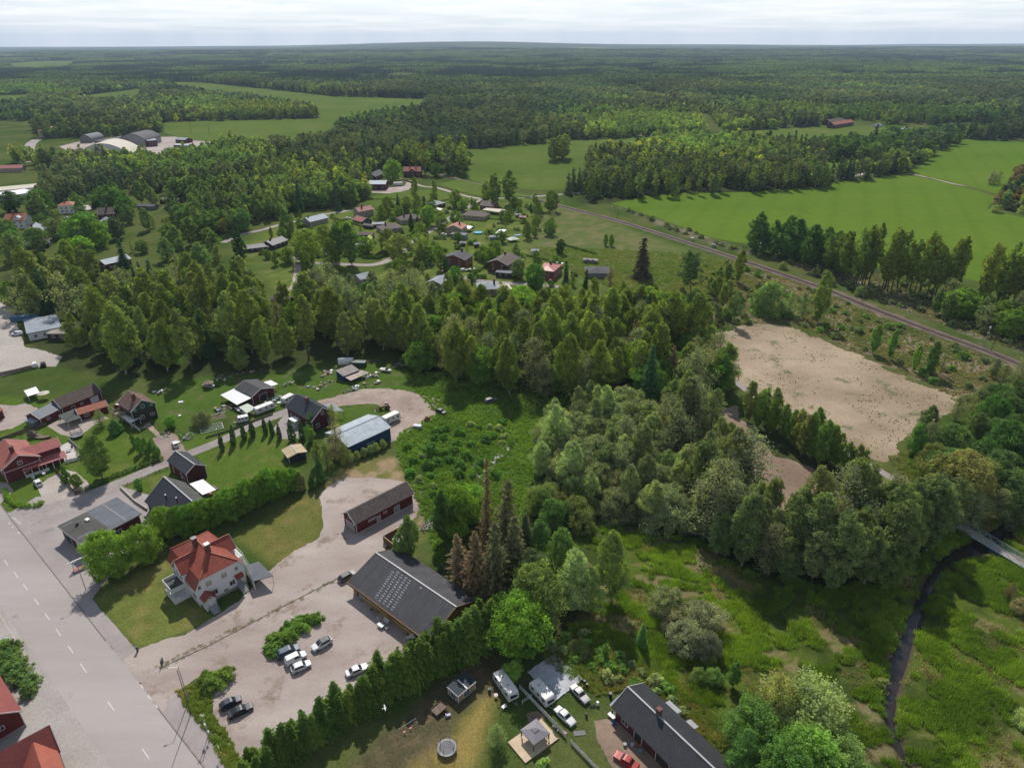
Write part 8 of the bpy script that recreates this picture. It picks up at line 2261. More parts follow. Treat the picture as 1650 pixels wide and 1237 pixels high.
T('round',1535,815,13,1.35,OCHRE,'huge ochre-brown budding tree behind the sandy field')
T('round',1500,770,9,1.0,(0.085,0.10,0.035),'olive tree left of the huge ochre one')
T('round',1610,760,13,1.1,(0.040,0.080,0.026),'dark green broad tree at the right edge above the ochre one')
T('round',1590,700,11,1.0,(0.040,0.085,0.024),'dark round tree at the corner of the sandy field')
T('oval',1470,735,9,.8,(0.05,0.10,0.028),'dark leafy tree at the near corner of the sandy field')
T('sparse',1470,720,9,.5,GREY,'thin bare pole-like tree at the near corner of the sandy field')
T('round',1640,830,12,1.1,(0.055,0.085,0.035),'shadowy tree at the right edge above the footbridge')
T('sparse',1640,625,10,1.4,GREY,'bare grey tree at the right edge beside the railway')
T('round',1600,790,10,1.0,(0.05,0.075,0.03),'dark tree between the ochre one and the footbridge')
T('oval',1480,860,14,1.2,(0.095,0.115,0.06),'tall pale tree at the left end of the footbridge')
T('oval',1520,850,12,1.0,(0.08,0.10,0.05),'shorter pale tree leaning over the footbridge')
TM[0] = 1.32
zcr = FR(380,290,3.929); z5_ = FR(660,300,8.684); z6_ = FR(680,390,6.875); z7_ = FR(560,240,8.25); z8 = FR(700,290,3.929); zw = FR(0,310,7.5)
T('round',*zcr(455,520),14.5,1.15,(0.095,0.13,0.028),'big yellow-green oak at the village cul-de-sac')
T('birch',*zcr(640,535),18,1.25,(0.050,0.088,0.026),'left one of the two tall dark birches by the bend')
T('birch',*zcr(735,540),19,1.35,(0.045,0.080,0.024),'right one of the two tall dark birches by the bend')
T('round',*zcr(1040,520),12.5,1.2,(0.095,0.11,0.04),'olive tree with a forked trunk at the bend of the street')
T('round',*zcr(960,450),10.5,1.0,(0.08,0.095,0.035),'olive tree behind the forked one')
T('sparse',*zcr(1180,520),12.5,1.6,(0.10,0.135,0.04),'wide feathery olive tree beside the village street')
T('round',*zcr(1220,290),11,.95,(0.075,0.13,0.028),'green tree at the street between the hipped roofs')
T('oval',*zcr(325,345),13,.9,(0.045,0.085,0.024),'dense upright tree above the low black-roofed house')
T('spruce',*zcr(655,195),9.5,1.3,(0.030,0.055,0.035),'bluish spruce behind the long beige house')
T('spruce',*zcr(1027,180),8.5,1.2,(0.025,0.045,0.026),'small dark spruce at the farm meadow')
T('thuja',*zcr(1495,185),7.0,1.0,(0.02,0.045,0.016),'dark columnar conifer at the street junction')
T('thuja',*zcr(30,480),14,1.3,(0.025,0.055,0.018),'tall dark pointed conifer at the left of the green lawn')
T('thuja',*zcr(1110,310),8,1.1,(0.018,0.038,0.016),'left dark cypress before the reddish hipped roof')
T('thuja',*zcr(1150,310),7.5,.8,(0.018,0.038,0.016),'right thinner cypress before the reddish hipped roof')
T('birch',*zcr(1130,130),14,1.0,None,'left one of the two birches on the farm track')
T('birch',*zcr(1260,115),12,.9,None,'right one of the two birches on the farm track')
T('round',*z7_(610,430),15,1.1,(0.07,0.12,0.028),'big round tree between the farm buildings')
T('spruce',*z7_(240,400),22,.7,None,'tall narrow spruce beside the slate-roofed barn')
T('spruce',*z7_(1560,275),18,1.0,DARK,'dark spruce at the left end of the upper field')
T('birch',*z8(385,160),19,1.3,(0.060,0.095,0.028),'left half of the big dark birch pair at the junction')
T('birch',*z8(475,155),20,1.4,(0.060,0.095,0.028),'right half of the big dark birch pair at the junction')
T('round',*z8(335,135),12,.9,(0.085,0.115,0.035),'domed tree with bare stem left of the big birch pair')
T('round',*z8(745,200),12,1.0,(0.060,0.090,0.026),'domed tree beside the railway where it leaves the village')
T('spruce',*z8(1310,620),17,1.5,(0.045,0.040,0.028),'dark brownish conifer standing alone on the lawn')
T('round',*z8(795,470),7,.9,(0.030,0.058,0.020),'dark cone-shaped bush at the edge of the village lawn')
T('round',*z8(1083,415),5.5,.6,None,'left of two small round trees on the railway meadow')
T('round',*z8(1118,418),5.5,.7,None,'right of two small round trees on the railway meadow')
T('spruce',*z8(830,750),15,1.0,None,'dark spruce below the pink-roofed house')
T('spruce',*z8(945,770),13,1.0,None,'second dark spruce right of the one below the pink-roofed house')
T('round',*z8(640,700),11,1.0,(0.055,0.11,0.025),'green tree left of the pink-roofed house')
T('sparse',*z8(1110,700),9,1.1,(0.11,0.10,0.06),'brownish bare tree in front of the dark grey roof')
T('round',*z6_(370,435),6.5,1.0,(0.055,0.11,0.028),'small round tree beside the light grey roof')
T('thuja',*z6_(265,330),7.5,1.0,DARK,'dark columnar conifer at the corner of the red brick house')
T('sparse',*z6_(510,640),8,1.2,(0.13,0.11,0.06),'brownish budding tree in front of the lower street')
T('round',*z6_(1060,400),8,1.0,(0.085,0.115,0.05),'greyish green tree beside the brown-roofed brick house')
T('sparse',*z6_(735,205),4.5,1.3,GREY,'small leafless fruit tree on the village lawn')
T('round',*z4_(1270,800),4.0,.8,(0.30,0.31,0.26),'white-flowering round shrub beside the brown-roofed garage')
T('round',*zw(230,470),11,1.0,(0.045,0.085,0.024),'dark round tree between the orange roof and the gambrel house') if False else None
for i,(x,y,h,w,c) in enumerate(((140,545,9,1.0,(0.05,0.095,0.026)),(1080,640,16,1.5,(0.055,0.105,0.024)),(1230,660,13,.9,(0.10,0.15,0.025)),(160,245,12,1.3,(0.028,0.06,0.018)),(500,240,13,1.4,(0.035,0.070,0.020)),(1350,240,15,1.5,(0.04,0.075,0.022)),(1540,300,12,1.1,(0.04,0.08,0.02)),
  (1420,560,11,1.0,(0.045,0.06,0.03)),(1000,820,11,1.3,(0.085,0.15,0.025)),(430,290,9,1.1,(0.07,0.09,0.035)),(640,400,9,1.0,(0.08,0.10,0.045)),(700,560,10,1.3,(0.08,0.10,0.04)),(180,680,9,1.1,(0.055,0.11,0.025)),(480,700,11,1.0,(0.055,0.09,0.03)))):
 T('round',*zw(x,y),h,w,c,['round tree below the orange roof at the left edge','very large green tree in the middle of the left village','lime-edged tree right of the very large one','dark round tree before the white hall','broad dark tree left of the white two-storey house','broad dark tree behind the brown roof','round dark green tree right of the brown roof',
  'dark tree beside the grey rounded-roof barn','flat-topped lime green tree before the long whitish roof','olive garden tree right of the white dormer','grey-green garden tree by the white car','olive tree between the gambrel house and the largest tree','fresh green tree below the dark felt roof','dark olive tree at the foot of the left village'][i])
TM[0] = 1.0
def line(kind,pts,n,h,w,cols,label,group,jx=4,hv=.18):
 L = []
 W = Q(*pts); tot = sum(math.hypot(W[i + 1][0] - W[i][0],W[i + 1][1] - W[i][1]) for i in range(len(W) - 1))
 for i,(x,y) in enumerate(along(W,tot / n)):
  TREES.append(dict(kind=kind,x=x + rnd.uniform(-jx,jx),y=y + rnd.uniform(-jx,jx),h=h * (1 + rnd.uniform(-hv,hv)),w=w,col=cols[i % len(cols)],label=label,group=group,own=False))
line('aspen',((1362,456),(1430,466),(1500,478),(1570,490),(1720,515)),46,29,.9,[PAL['aspen'],(0.095,0.13,0.034),(0.08,0.105,0.03)],'tall aspen between the railway and wide field','aspens in the railway row',5)
line('aspen',((1330,446),(1350,452),(1380,460)),6,25,1.0,[(0.07,0.10,0.03)],'dark aspen starting the railway row','dark aspens of the railway row',3)
line('oval',((1218,405),(1260,412),(1305,425),(1345,440)),11,21,.95,[(0.040,0.078,0.026),(0.05,0.09,0.03)],'dark leafy tree where the railway row begins','dark clump at the railway',4)
line('willow',((1245,430),(1330,452),(1420,500),(1500,530),(1560,555)),16,5.0,.8,[GREY,(0.09,0.11,0.05)],'low willow in the brush beyond the railway','willows beyond the railway',4)
line('round',((1560,560),(1620,575),(1680,600)),5,9,1.0,[(0.06,0.105,0.03)],'round tree beyond the railway, right edge','round trees at the railway',3)
line('sparse',((1580,600),(1640,630),(1690,660)),5,9,1.1,[GREY],'bare tree beside the railway, right edge','bare trees at the right edge',4)
for i,(x,y,h,w,k,c,lab) in enumerate(((1318,520,13,1.0,'birch',None,'tall birch rising across the railway line'),(1405,570,7,1.0,'birch',(0.07,0.12,0.03),'left young birch on the upper edge of the sandy field'),(1432,578,7,.9,'birch',(0.06,0.11,0.03),'right young birch on the upper edge of the sandy field'),(1472,598,6,1.0,'birch',(0.085,0.14,0.03),'light young birch further along the sandy field'),
  (1497,602,7.5,1.1,'birch',(0.055,0.10,0.03),'dark young birch further along the sandy field'),(1515,602,4.5,.8,'sparse',GREY,'tiny thin tree at the end of the young birches'),(1235,505,8,1.0,'willow',(0.07,0.11,0.045),'greyish bushy tree behind the sandy field'),(1270,510,7,.9,'sparse',(0.09,0.12,0.06),'leaning thin tree behind the sandy field'),(1292,512,7,1.0,'sparse',(0.09,0.12,0.06),'thin feathery tree left of the tall birch'),
  (1182,525,8.5,1.0,'pine',(0.055,0.085,0.035),'dark bushy pine at the upper left corner of the sandy field'),(1140,535,7,1.0,'pine',(0.055,0.07,0.035),'smaller brownish pine left of the bushy one'),(1160,640,9.5,1.1,'birch',(0.055,0.11,0.025),'bright-sided birch at the fork of the path'),(1140,642,8,1.0,'birch',(0.05,0.10,0.025),'birch next to the one at the fork of the path'),
  (1187,455,10,1.0,'birch',None,'birch in front of the railway near the village lawn'),(1112,480,13,1.2,'pine',(0.04,0.07,0.028),'dark pine at the right end of the village lawn'),(1100,470,11,1.1,'pine',(0.04,0.07,0.028),'second dark pine at the right end of the village lawn'),
  (1135,760,8,.9,'spruce',(0.04,0.075,0.026),'small dark spruce at the left edge of the reddish earth') ,(1155,765,6,.8,'sparse',OLIVE,'small thin tree beside the dark spruce at the reddish earth'),(1200,810,8,.9,'birch',(0.06,0.09,0.03),'olive birch at the lower left edge of the reddish earth'))):
 T(k,x,y,h * 1.85,w * .8,c,lab)
for i,(x,y,h) in enumerate(((1205,680,8.5),(1220,690,8),(1240,700,7.5),(1250,690,8.5),(1262,705,7),(1275,715,7),(1290,735,8.5),(1305,738,9),(1318,750,9),(1325,742,8),(1345,752,6.5),(1362,760,6),(1375,765,6),(1385,770,5.5),(1232,682,7.5),(1282,722,8),(1312,728,8.5),(1335,748,7.5))):
 TREES.append(dict(kind='birch',x=P(x,y)[0],y=P(x,y)[1],h=h * 1.8,w=.88,col=(0.082,0.125,0.030) if i % 3 else (0.105,0.125,0.048),label='young birch between path and reddish earth',group='birches between path and earth',own=True))
for i,(a,b_,h_,w_,lab) in enumerate((((905,395),(960,410),1.4,1.6,'hedge along the lower edge of the far village gardens'),((600,352),(640,372),1.5,1.4,'hedge between the yellowish house and the street'),((690,358),(664,378),1.5,1.4,'hedge on the left side of the straight village street'),
  ((780,352),(850,358),1.3,2.5,'low row of bushes behind the wide low house'),((640,395),(600,415),1.5,1.4,'hedge above the bend of the village street'),((730,430),(765,440),1.4,1.5,'hedge behind the first red brick house'),((840,410),(905,425),1.2,1.6,'hedge behind the pink-roofed house'),((470,395),(520,385),1.4,1.5,'hedge beside the low black-roofed house'),((560,322),(640,322),1.3,1.5,'dark hedge at the near edge of the farm meadow'),((500,430),(560,436),1.6,1.6,'hedge on the near side of the cul-de-sac'))):
 hedge([a,b_],h_,w_,lab,((0.05,0.08,0.024),(0.075,0.105,0.03))[i % 2])
# -- woods
YARD = [Z['lawn'],Z['lawn2'],Q((500,560),(560,585),(620,590),(640,600),(640,640),(470,640),(380,620))]
MIXL = [(2.4,'birch',23,1.05,None),(1.4,'birch',20,1.05,(0.100,0.120,0.048)),(.8,'aspen',23,1.15,(0.09,0.112,0.04)),(1.2,'oval',18,.95,(0.070,0.094,0.032)),(1.4,'sparse',18,1.1,GREY),(.5,'sparse',14,1.1,OCHRE),(.8,'spruce',18,1.1,None),(1,'round',12,1.1,None)]
scatter(Q((20,500),(110,590),(200,606),(340,602),(480,590),(560,574),(640,578),(640,530),(560,540),(480,520),(400,510),(300,500),(200,490),(100,470),(30,460)),125,MIXL,'%s in the grove behind the scrapyard','%s of the grove behind the gardens',sep=4.6)
scatter(Q((60,470),(200,490),(400,510),(470,520),(440,480),(380,450),(230,450),(150,440),(60,445)),55,[(a,b,c * .72,d,e) for a,b,c,d,e in MIXL],'%s in the grove below the left village','%s of the back grove',sep=5.0)
scatter(Q((465,520),(640,548),(700,520),(700,490),(600,480),(500,484)),46,[(3,'sparse',17,1.3,GREY),(2,'aspen',17,1.3,(0.10,0.115,0.065)),(1,'round',14,1.1,(0.045,0.085,0.022))],'%s in the grey grove below the village','%s of the grey grove',sep=5)
scatter(Q((645,590),(700,610),(830,640),(900,650),(1000,655),(1120,655),(1170,640),(1160,600),(1110,560),(1000,540),(860,540),(740,540),(650,545)),120,
  [(3,'birch',22,1.05,None),(1.5,'birch',21,1.05,(0.105,0.135,0.034)),(1,'oval',18,.95,None),(1.2,'sparse',18,1.1,(0.10,0.112,0.064)),(.7,'spruce',20,1.0,None),(.5,'dead',15,1.1,BROWN),(1,'round',12,1.1,(0.06,0.11,0.025))],'%s in the wood at the picture centre','%s of the central wood',sep=4.6)
scatter(Q((650,545),(740,540),(860,540),(1000,540),(1110,560),(1095,515),(1000,505),(880,508),(740,515),(690,510)),60,
  [(3,'birch',17,1.3,None),(2,'round',13,1.2,(0.085,0.135,0.026)),(1,'spruce',16,1.1,None),(1,'aspen',17,1.2,None)],'%s in the wood just below the village','%s at the back of the central wood',sep=5)
T('round',1022,612,15,1.05,LIME,'vivid lime green round tree rising from the central wood')
T('oval',1080,560,12,1.0,(0.10,0.15,0.022),'yellow-green tree at the right end of the central wood')
scatter(Q((1095,470),(1180,440),(1225,460),(1240,500),(1180,520),(1130,525),(1105,500)),20,[(2,'birch',9,1.2,None),(1,'willow',5,.8,(0.075,0.11,0.045)),(1,'pine',9,1.0,None)],'%s between the railway and sandy field','%s of the railway thicket',sep=4)
scatter(Q((880,700),(960,660),(1070,680),(1110,720),(1170,780),(1225,850),(1180,880),(1080,850),(1000,840),(920,800),(860,760)),95,
  [(3,'willow',9.0,.95,(0.105,0.124,0.066)),(2,'willow',8,1.0,GREY),(1,'round',10,.95,(0.075,0.100,0.044)),(1.5,'sparse',13,1.1,(0.10,0.112,0.064)),(1.2,'oval',14,.9,PALE),(1.2,'birch',15,1.0,(0.095,0.118,0.055))],'%s in the thicket left of the reddish earth','%s of the middle thicket',sep=3.6)
scatter(Q((880,800),(930,810),(940,850),(890,870),(850,830)),10,[(2,'willow',6,1.0,OLIVE),(1,'round',8,.9,(0.055,0.09,0.03))],'%s in scrub beside the withered spruces','%s of the scrub',sep=3.5)
scatter(Q((1060,690),(1100,690),(1180,770),(1240,880),(1300,868),(1400,850),(1500,860),(1500,885),(1430,940),(1330,950),(1220,925),(1150,890),(1100,780)),96,
  [(3,'birch',20,1.0,(0.074,0.096,0.038)),(1.5,'aspen',20,1.1,(0.088,0.104,0.046)),(1.8,'sparse',19,1.1,(0.095,0.105,0.062)),(1,'oval',16,.9,(0.066,0.090,0.036)),(.7,'round',11,.95,(0.056,0.085,0.03))],'%s in the belt above the marsh','%s of the tall marsh belt',sep=3.8)
scatter(Q((1440,760),(1490,700),(1560,650),(1700,640),(1750,800),(1640,880),(1540,840),(1460,800)),42,
  [(2,'round',11,1.1,(0.05,0.085,0.03)),(1,'oval',12,1.0,(0.06,0.09,0.035)),(1,'sparse',10,1.2,GREY),(1,'willow',6,1.0,(0.08,0.10,0.05))],'%s in the wood above the footbridge','%s of the right-hand wood',sep=4.6)
scatter(Q((1500,512),(1700,570),(1750,540),(1650,510),(1520,492)),30,[(2,'round',11,1.1,None),(2,'birch',13,1.2,(0.07,0.10,0.035)),(1,'sparse',12,1.2,GREY)],'%s beside the aspens at the right edge','%s behind the aspens',sep=5.5)
MID = [(3,'birch',16,1.35,(0.062,0.098,0.036)),(2,'round',12,1.25,(0.052,0.090,0.030)),(1.5,'oval',15,1.2,(0.065,0.095,0.04)),(1.2,'spruce',18,1.2,None),(1,'aspen',18,1.3,(0.080,0.110,0.038)),(.4,'sparse',14,1.3,OCHRE)]
scatter(Q((940,330),(1000,322),(1100,320),(1200,312),(1340,302),(1335,286),(1200,280),(1060,285),(940,295)),105,[(3,'aspen',19,1.2,(0.090,0.112,0.038)),(2,'birch',18,1.3,(0.072,0.100,0.036)),(1,'oval',16,1.2,(0.058,0.085,0.03))],'%s in the stand between the big fields','%s of the stand between the fields',sep=6)
scatter(Q((1330,262),(1400,258),(1450,262),(1500,250),(1545,232),(1520,222),(1440,226),(1380,238),(1320,245)),60,[(3,'round',17,1.4,(0.052,0.088,0.03)),(1,'spruce',20,1.3,None),(2,'oval',18,1.3,(0.05,0.082,0.03))],'%s in the belt at the far track','%s of the belt at the far track',sep=8)
scatter(Q((1190,246),(1330,252),(1330,240),(1250,234),(1180,236)),28,[(3,'birch',14,1.4,(0.055,0.088,0.032)),(1,'spruce',17,1.2,None)],'%s in the thin belt across the field','%s of the thin belt',sep=9)
scatter(Q((888,262),(915,262),(912,254),(892,254)),5,[(1,'birch',22,1.5,(0.08,0.11,0.04))],'%s in the island in the upper field','%s of the field island',sep=6)
scatter(Q((640,284),(745,286),(755,262),(700,252),(640,262)),40,[(3,'aspen',24,1.4,(0.095,0.125,0.035)),(1,'round',14,1.2,(0.045,0.08,0.026))],'%s in the grove behind the red farmhouse','%s behind the farmhouse',sep=7)
scatter(Q((1590,300),(1610,300),(1612,292),(1596,292)),4,[(1,'sparse',12,1.3,GREY)],'%s at the right side of the far field','%s at the far field',sep=4)
scatter(Q((1600,345),(1700,330),(1720,290),(1640,280),(1615,320)),16,[(2,'round',12,1.3,BROWN),(1,'willow',7,1.2,GREY)],'%s on the brown knoll at the right edge','%s of the brown knoll',sep=6)
scatter(Q((1600,342),(1750,358),(1750,345),(1610,334)),12,[(1,'willow',5,1.0,PALE)],'%s low along the knoll at the right edge','%s along the knoll',sep=6)
VT = [(2,'round',7.5,1.05,None),(.6,'round',11,.9,(0.085,0.115,0.03)),(1,'sparse',7,1.1,OLIVE),(1,'willow',3.8,.8,(0.09,0.125,0.045)),(1.2,'oval',9,.9,None),(.5,'birch',13,1.0,None),(.5,'thuja',6,1.2,None)]
HOUSES = []
for o in COL.objects:
 if o.parent is None and o.type == 'EMPTY' and o.get('category') in ('house','garage','barn','farmhouse','shed','extension','hall','warehouse','factory','apartment block','row house','outbuilding','workshop','building','canopy','carport'):
  for c in o.children:
   if c.name.startswith(('wall','roof')):
    bb_ = [Vector(v) for v in c.bound_box]; x0 = min(v.x for v in bb_); x1 = max(v.x for v in bb_); y0 = min(v.y for v in bb_); y1 = max(v.y for v in bb_)
    ca,sa = math.cos(o.rotation_euler.z),math.sin(o.rotation_euler.z)
    g_ = 1.8
    HOUSES.append([(o.location.x + x * ca - y * sa,o.location.y + x * sa + y * ca) for x,y in ((x0 - g_,y0 - g_),(x1 + g_,y0 - g_),(x1 + g_,y1 + g_),(x0 - g_,y1 + g_))])
HB = [(min(p[0] for p in h),max(p[0] for p in h),min(p[1] for p in h),max(p[1] for p in h),h) for h in HOUSES]
STREETS = []
for o in COL.objects:
 if o.name.startswith(('street','side_street','railway_bed','driveway','farm_track','farmyard','gravel_path')) and o.get('kind') == 'structure':
  v = np.empty(len(o.data.vertices) * 3); o.data.vertices.foreach_get('co',v); STREETS.append(v.reshape(-1,3)[:,:2])
STREETS = np.concatenate(STREETS)
def clear(x,y,r=0.0):
 for a,b_,c,d,h in HB:
  if a - r < x < b_ + r and c - r < y < d + r and (inside(x,y,h)):
   return False
 return True
def offroad(x,y,r=3.0):
 return float(np.min((STREETS[:,0] - x) ** 2 + (STREETS[:,1] - y) ** 2)) > r * r
scatter(Q((395,420),(470,350),(620,335),(700,320),(760,335),(900,330),(900,380),(780,400),(940,440),(900,500),(700,500),(620,430),(480,440)),240,VT,'%s in the village gardens','%s of the village gardens',sep=4.5,hvar=.4)
scatter(Q((395,420),(470,350),(620,335),(700,320),(760,335),(900,330),(900,380),(780,400),(940,440),(900,500),(700,500),(620,430),(480,440)),130,[(1,'bush',2.0,1.5,(0.07,0.105,0.03)),(1,'bush',2.4,1.4,(0.05,0.085,0.024)),(.4,'bush',1.8,1.4,PALE)],'%s in the village gardens','%ss of the village gardens',sep=3,hvar=.4)
scatter(Q((-40,345),(60,340),(200,320),(300,320),(380,340),(380,380),(350,400),(400,440),(380,460),(60,440),(-60,420)),120,MID[:4] + [(2,'sparse',9,1.2,OLIVE),(2,'round',9,1.2,(0.07,0.11,0.04))],'%s among the left village houses','%s of the left village',sep=6.5)
scatter(Q((460,345),(380,375),(300,380),(290,330),(330,300),(420,310),(560,318),(590,320),(560,335)),110,MID,'%s in the belt left of the farm','%s of the belt above the village',sep=6)
BU = [(3,'bush',1.8,1.2,None),(1,'bush',2.6,1.1,(0.055,0.105,0.022)),(1,'bush',1.6,1.4,OLIVE)]
scatter(Q((428,1056),(436,1030),(462,1010),(492,996),(514,995),(512,1004),(480,1022),(450,1048),(436,1058)),40,[(1,'bush',1.5,1.2,(0.075,0.125,0.028)),(1,'bush',1.2,1.1,(0.06,0.105,0.025))],'%s in the car park island','%ss of the shrub island',sep=.9)
scatter(Q((318,1100),(330,1085),(360,1080),(378,1085),(360,1100),(338,1118)),13,[(1,'bush',2.2,1.2,(0.085,0.13,0.028)),(1,'bush',1.5,1.0,(0.075,0.11,0.03))],'%s in the car park entrance clump','%ss of the entrance clump',sep=1.0)
scatter(Q((-40,1040),(10,1040),(30,1065),(52,1105),(50,1120),(30,1125),(0,1098),(-40,1080)),44,[(1,'bush',2.4,1.1,(0.065,0.105,0.038)),(1,'bush',1.8,1.1,(0.08,0.12,0.045))],'%s in the bank left of the road','%ss of the left bank',sep=1.1)
scatter(Q((650,720),(690,690),(800,680),(840,690),(800,770),(760,830),(700,800),(660,770)),44,[(2,'bush',1.8,1.3,(0.055,0.11,0.024)),(1,'bush',2.6,1.2,(0.045,0.09,0.024)),(1,'bush',1.6,1.3,PALE)],'%s on the lush slope below the track','%ss of the lush slope',sep=3)
scatter(Q((870,1040),(940,1020),(1060,1090),(1100,1150),(1020,1110),(940,1080)),30,[(1,'bush',1.5,1.3,None),(1,'bush',1.5,1.2,PALE)],'%s on the slope above the long stable','%ss above the stable',sep=2.2)
scatter(Q((1380,1000),(1420,1020),(1420,1237),(1300,1130),(1240,1090),(1150,1000)),1,BU,'%s alone in the marsh by the river','shrubs of the marsh',sep=3)
scatter(Z['brush'],150,[(1,'bush',1.6,1.3,(0.065,0.09,0.045)),(1,'bush',2.0,1.3,(0.09,0.11,0.055)),(.6,'bush',2.4,1.2,None)],'%s in the brush above the sandy field','%ss of the near railway brush',sep=2.4)
scatter(Z['northside'],110,[(1,'bush',2.0,1.4,(0.10,0.115,0.06)),(1,'bush',2.4,1.3,(0.075,0.10,0.045))],'%s in the brush beyond the railway','%ss of the far railway brush',sep=3)
for x,y,h,lab in ((376,792,0,''),):
 pass
HC = []
for a,b_,c,d,h in HB:
 cx,cy = (a + b_) / 2,(c + d) / 2; D_ = math.hypot(cx,cy)
 if D_ > 290:
  HC.append((cx,cy,D_,max(b_ - a,d - c) / 2))
for x_,y_ in ((1140,672),(1175,690),(1205,725),(1235,760),(1285,762)):
 g_ = P(x_,y_); HC.append((g_[0],g_[1],math.hypot(g_[0],g_[1]),6))
def hides(t):
 x,y = t['x'],t['y']; dt_ = math.hypot(x,y)
 for cx,cy,D_,hw in HC:
  if dt_ < D_ and abs((x * cy - y * cx) / D_) < hw * dt_ / D_ + 1.5:
   if t['h'] > (CAM_H - 3.0) * (D_ - hw * .4 - dt_) / D_ + 1.0 and D_ - dt_ < 110:
    return True
 return False
def ok(t):
 if t['label'] and t['own'] and t['kind'] != 'bush':
  return True
 if t['kind'] != 'bush' and not t['own'] and hides(t) and rnd.random() < (.85 if t['x'] < -110 else .6):
  return False
 if poly_dist(np.array([t['x']]),np.array([t['y']]),RAIL)[0] < (5.5 if t['kind'] == 'bush' else 7.5):
  return False
 return clear(t['x'],t['y'],0) and offroad(t['x'],t['y'],1.2 if t['kind'] == 'bush' else 2.4)
TREES = [t for t in TREES if ok(t)]
ORD = 'first second third fourth fifth sixth seventh eighth ninth tenth eleventh twelfth thirteenth fourteenth fifteenth sixteenth seventeenth eighteenth nineteenth twentieth'.split()
def ordinal(n):
 if n < 20:
  return ORD[n]
 n += 1; a = ['','','twenty','thirty','forty','fifty','sixty','seventy','eighty','ninety'][n // 10 % 10]
 return (a + '-' + ORD[n % 10 - 1]) if n % 10 else a[:-1] + 'ieth'
def name_apart(L):
 same = {}
 for t in L:
  same.setdefault(t['label'],[]).append(t)
 for lab,S_ in same.items():
  if len(S_) < 2:
   continue
  S_.sort(key=lambda t: math.hypot(t['x'],t['y'])); nb_ = 1 if len(S_) < 9 else (2 if len(S_) < 20 else 4)
  nm_ = {1: ['']  ,2: ['near ','far '],4: ['nearest ','nearer ','farther ','farthest ']}[nb_]
  k = math.ceil(len(S_) / nb_)
  for b_ in range(nb_):
   R_ = sorted(S_[b_ * k:(b_ + 1) * k],key=lambda t: t['x'] / t['y'])
   for i,t in enumerate(R_):
    t['label'] = (ordinal(i) + ' from left' + (' in the ' + nm_[b_] + 'row' if nm_[b_] else '') + ': ' + lab)
    w_ = t['label'].split()
    if len(w_) > 16:
     t['label'] = ' '.join(w_[:16])
by = {}
for t in TREES:
 by.setdefault(PN[t['kind']],[]).append(t)
rest = []
for k,L in by.items():
 L.sort(key=lambda t: (not t['own'],math.hypot(math.hypot(t['x'],t['y']),CAM_H) / t['h']))
 rest += [(k,t) for t in L[285:]]
 name_apart(L[:285])
 for t in L[:285]:
  place_tree(t)
grp = {}
for k,t in rest:
 grp.setdefault(t['kind'],[]).append(t)
for kind,L in grp.items():
 pts = [(t['x'],t['y'],bank_z(t['x'],t['y'])) for t in L]
 hs = np.array([(t['h'] / NATIVE[kind],t['w']) for t in L]); cols = np.array([shade(t['col'])[:3] for t in L]) / GAIN
 wood('shrubbery' if kind == 'bush' else 'woodland',kind,pts,v=1,q=.5,hs=hs,cols=cols)
# -- the far forest
FP = list(FIELDS.values())
CLEARED = FP + [Q((50,265),(50,225),(150,222),(230,216,0),(320,216),(370,236),(340,250),(250,262),(100,262))]
def free(x,y):
 for pg in CLEARED:
  if sdf(np.array([x]),np.array([y]),pg)[0] < 2:
   return False
 return True
def fill(y0,y1,dens,xk=0.80):
 """random points in the view wedge"""
 n = int((y1 * y1 - y0 * y0) * xk * dens)
 y = np.sqrt(npr.rand(n) * (y1 * y1 - y0 * y0) + y0 * y0); x = (npr.rand(n) * 2 - 1) * (xk * y + 30)
 return x,y
x,y = fill(480,2300,1 / 62.0)
m_ = np.ones(len(x),bool)
for pg in CLEARED:
 m_ &= sdf(x,y,pg) > 3
near_block = [Q((380,420),(460,345),(480,340),(590,330),(600,290),(650,270),(740,285),(950,320),(1300,400),(1700,560),(1800,1300),(0,1300),(-800,700),(-900,335),(60,335),(200,318),(300,318),(390,345)),
    Q((-300,345),(-300,262),(10,262),(100,280),(70,300),(60,345)),Q((-200,262),(-200,195),(60,195),(60,250),(30,262)),
    Q((1440,215),(1600,222),(1600,200),(1440,200))]
for pg in near_block:
 m_ &= sdf(x,y,pg) > 0
m_ &= ~((sdf(x,y,Q((1320,210),(1430,210),(1425,196),(1330,192))) < 0))
rd = poly_dist(x,y,Q((960,128),(1060,160),(1130,185),(1150,215)))     # power line clearing
m_ &= (rd > 14)
x,y = x[m_],y[m_]
dv = np.hypot(x,y)
nA = fbm(x,y,330,3,41); nB = fbm(x,y,130,3,45); nC = fbm(x,y,45,3,49)
conif = (nA * .6 + nB * .4 + (npr.rand(len(x)) - .5) * .13 + np.clip((dv - 1100) / 9000,0,.09)) > .515
clearing = (nC > .66) & (npr.rand(len(x)) < .7)
x,y,conif,nB,nA,dv = x[~clearing],y[~clearing],conif[~clearing],nB[~clearing],nA[~clearing],dv[~clearing]
print('far trees',len(x))
zf_ = relief(x,y)
u = npr.rand(len(x))
kinds = np.where(conif,np.where(u < .62,0,1),np.where(u < .45,2,np.where(u < .72,3,4)))
base = {0: ('spruce',(0.033,0.053,0.026),17),1: ('pine',(0.058,0.072,0.040),17),2: ('birch',(0.100,0.132,0.044),15),3: ('round',(0.084,0.120,0.040),13),4: ('aspen',(0.115,0.145,0.048),17)}
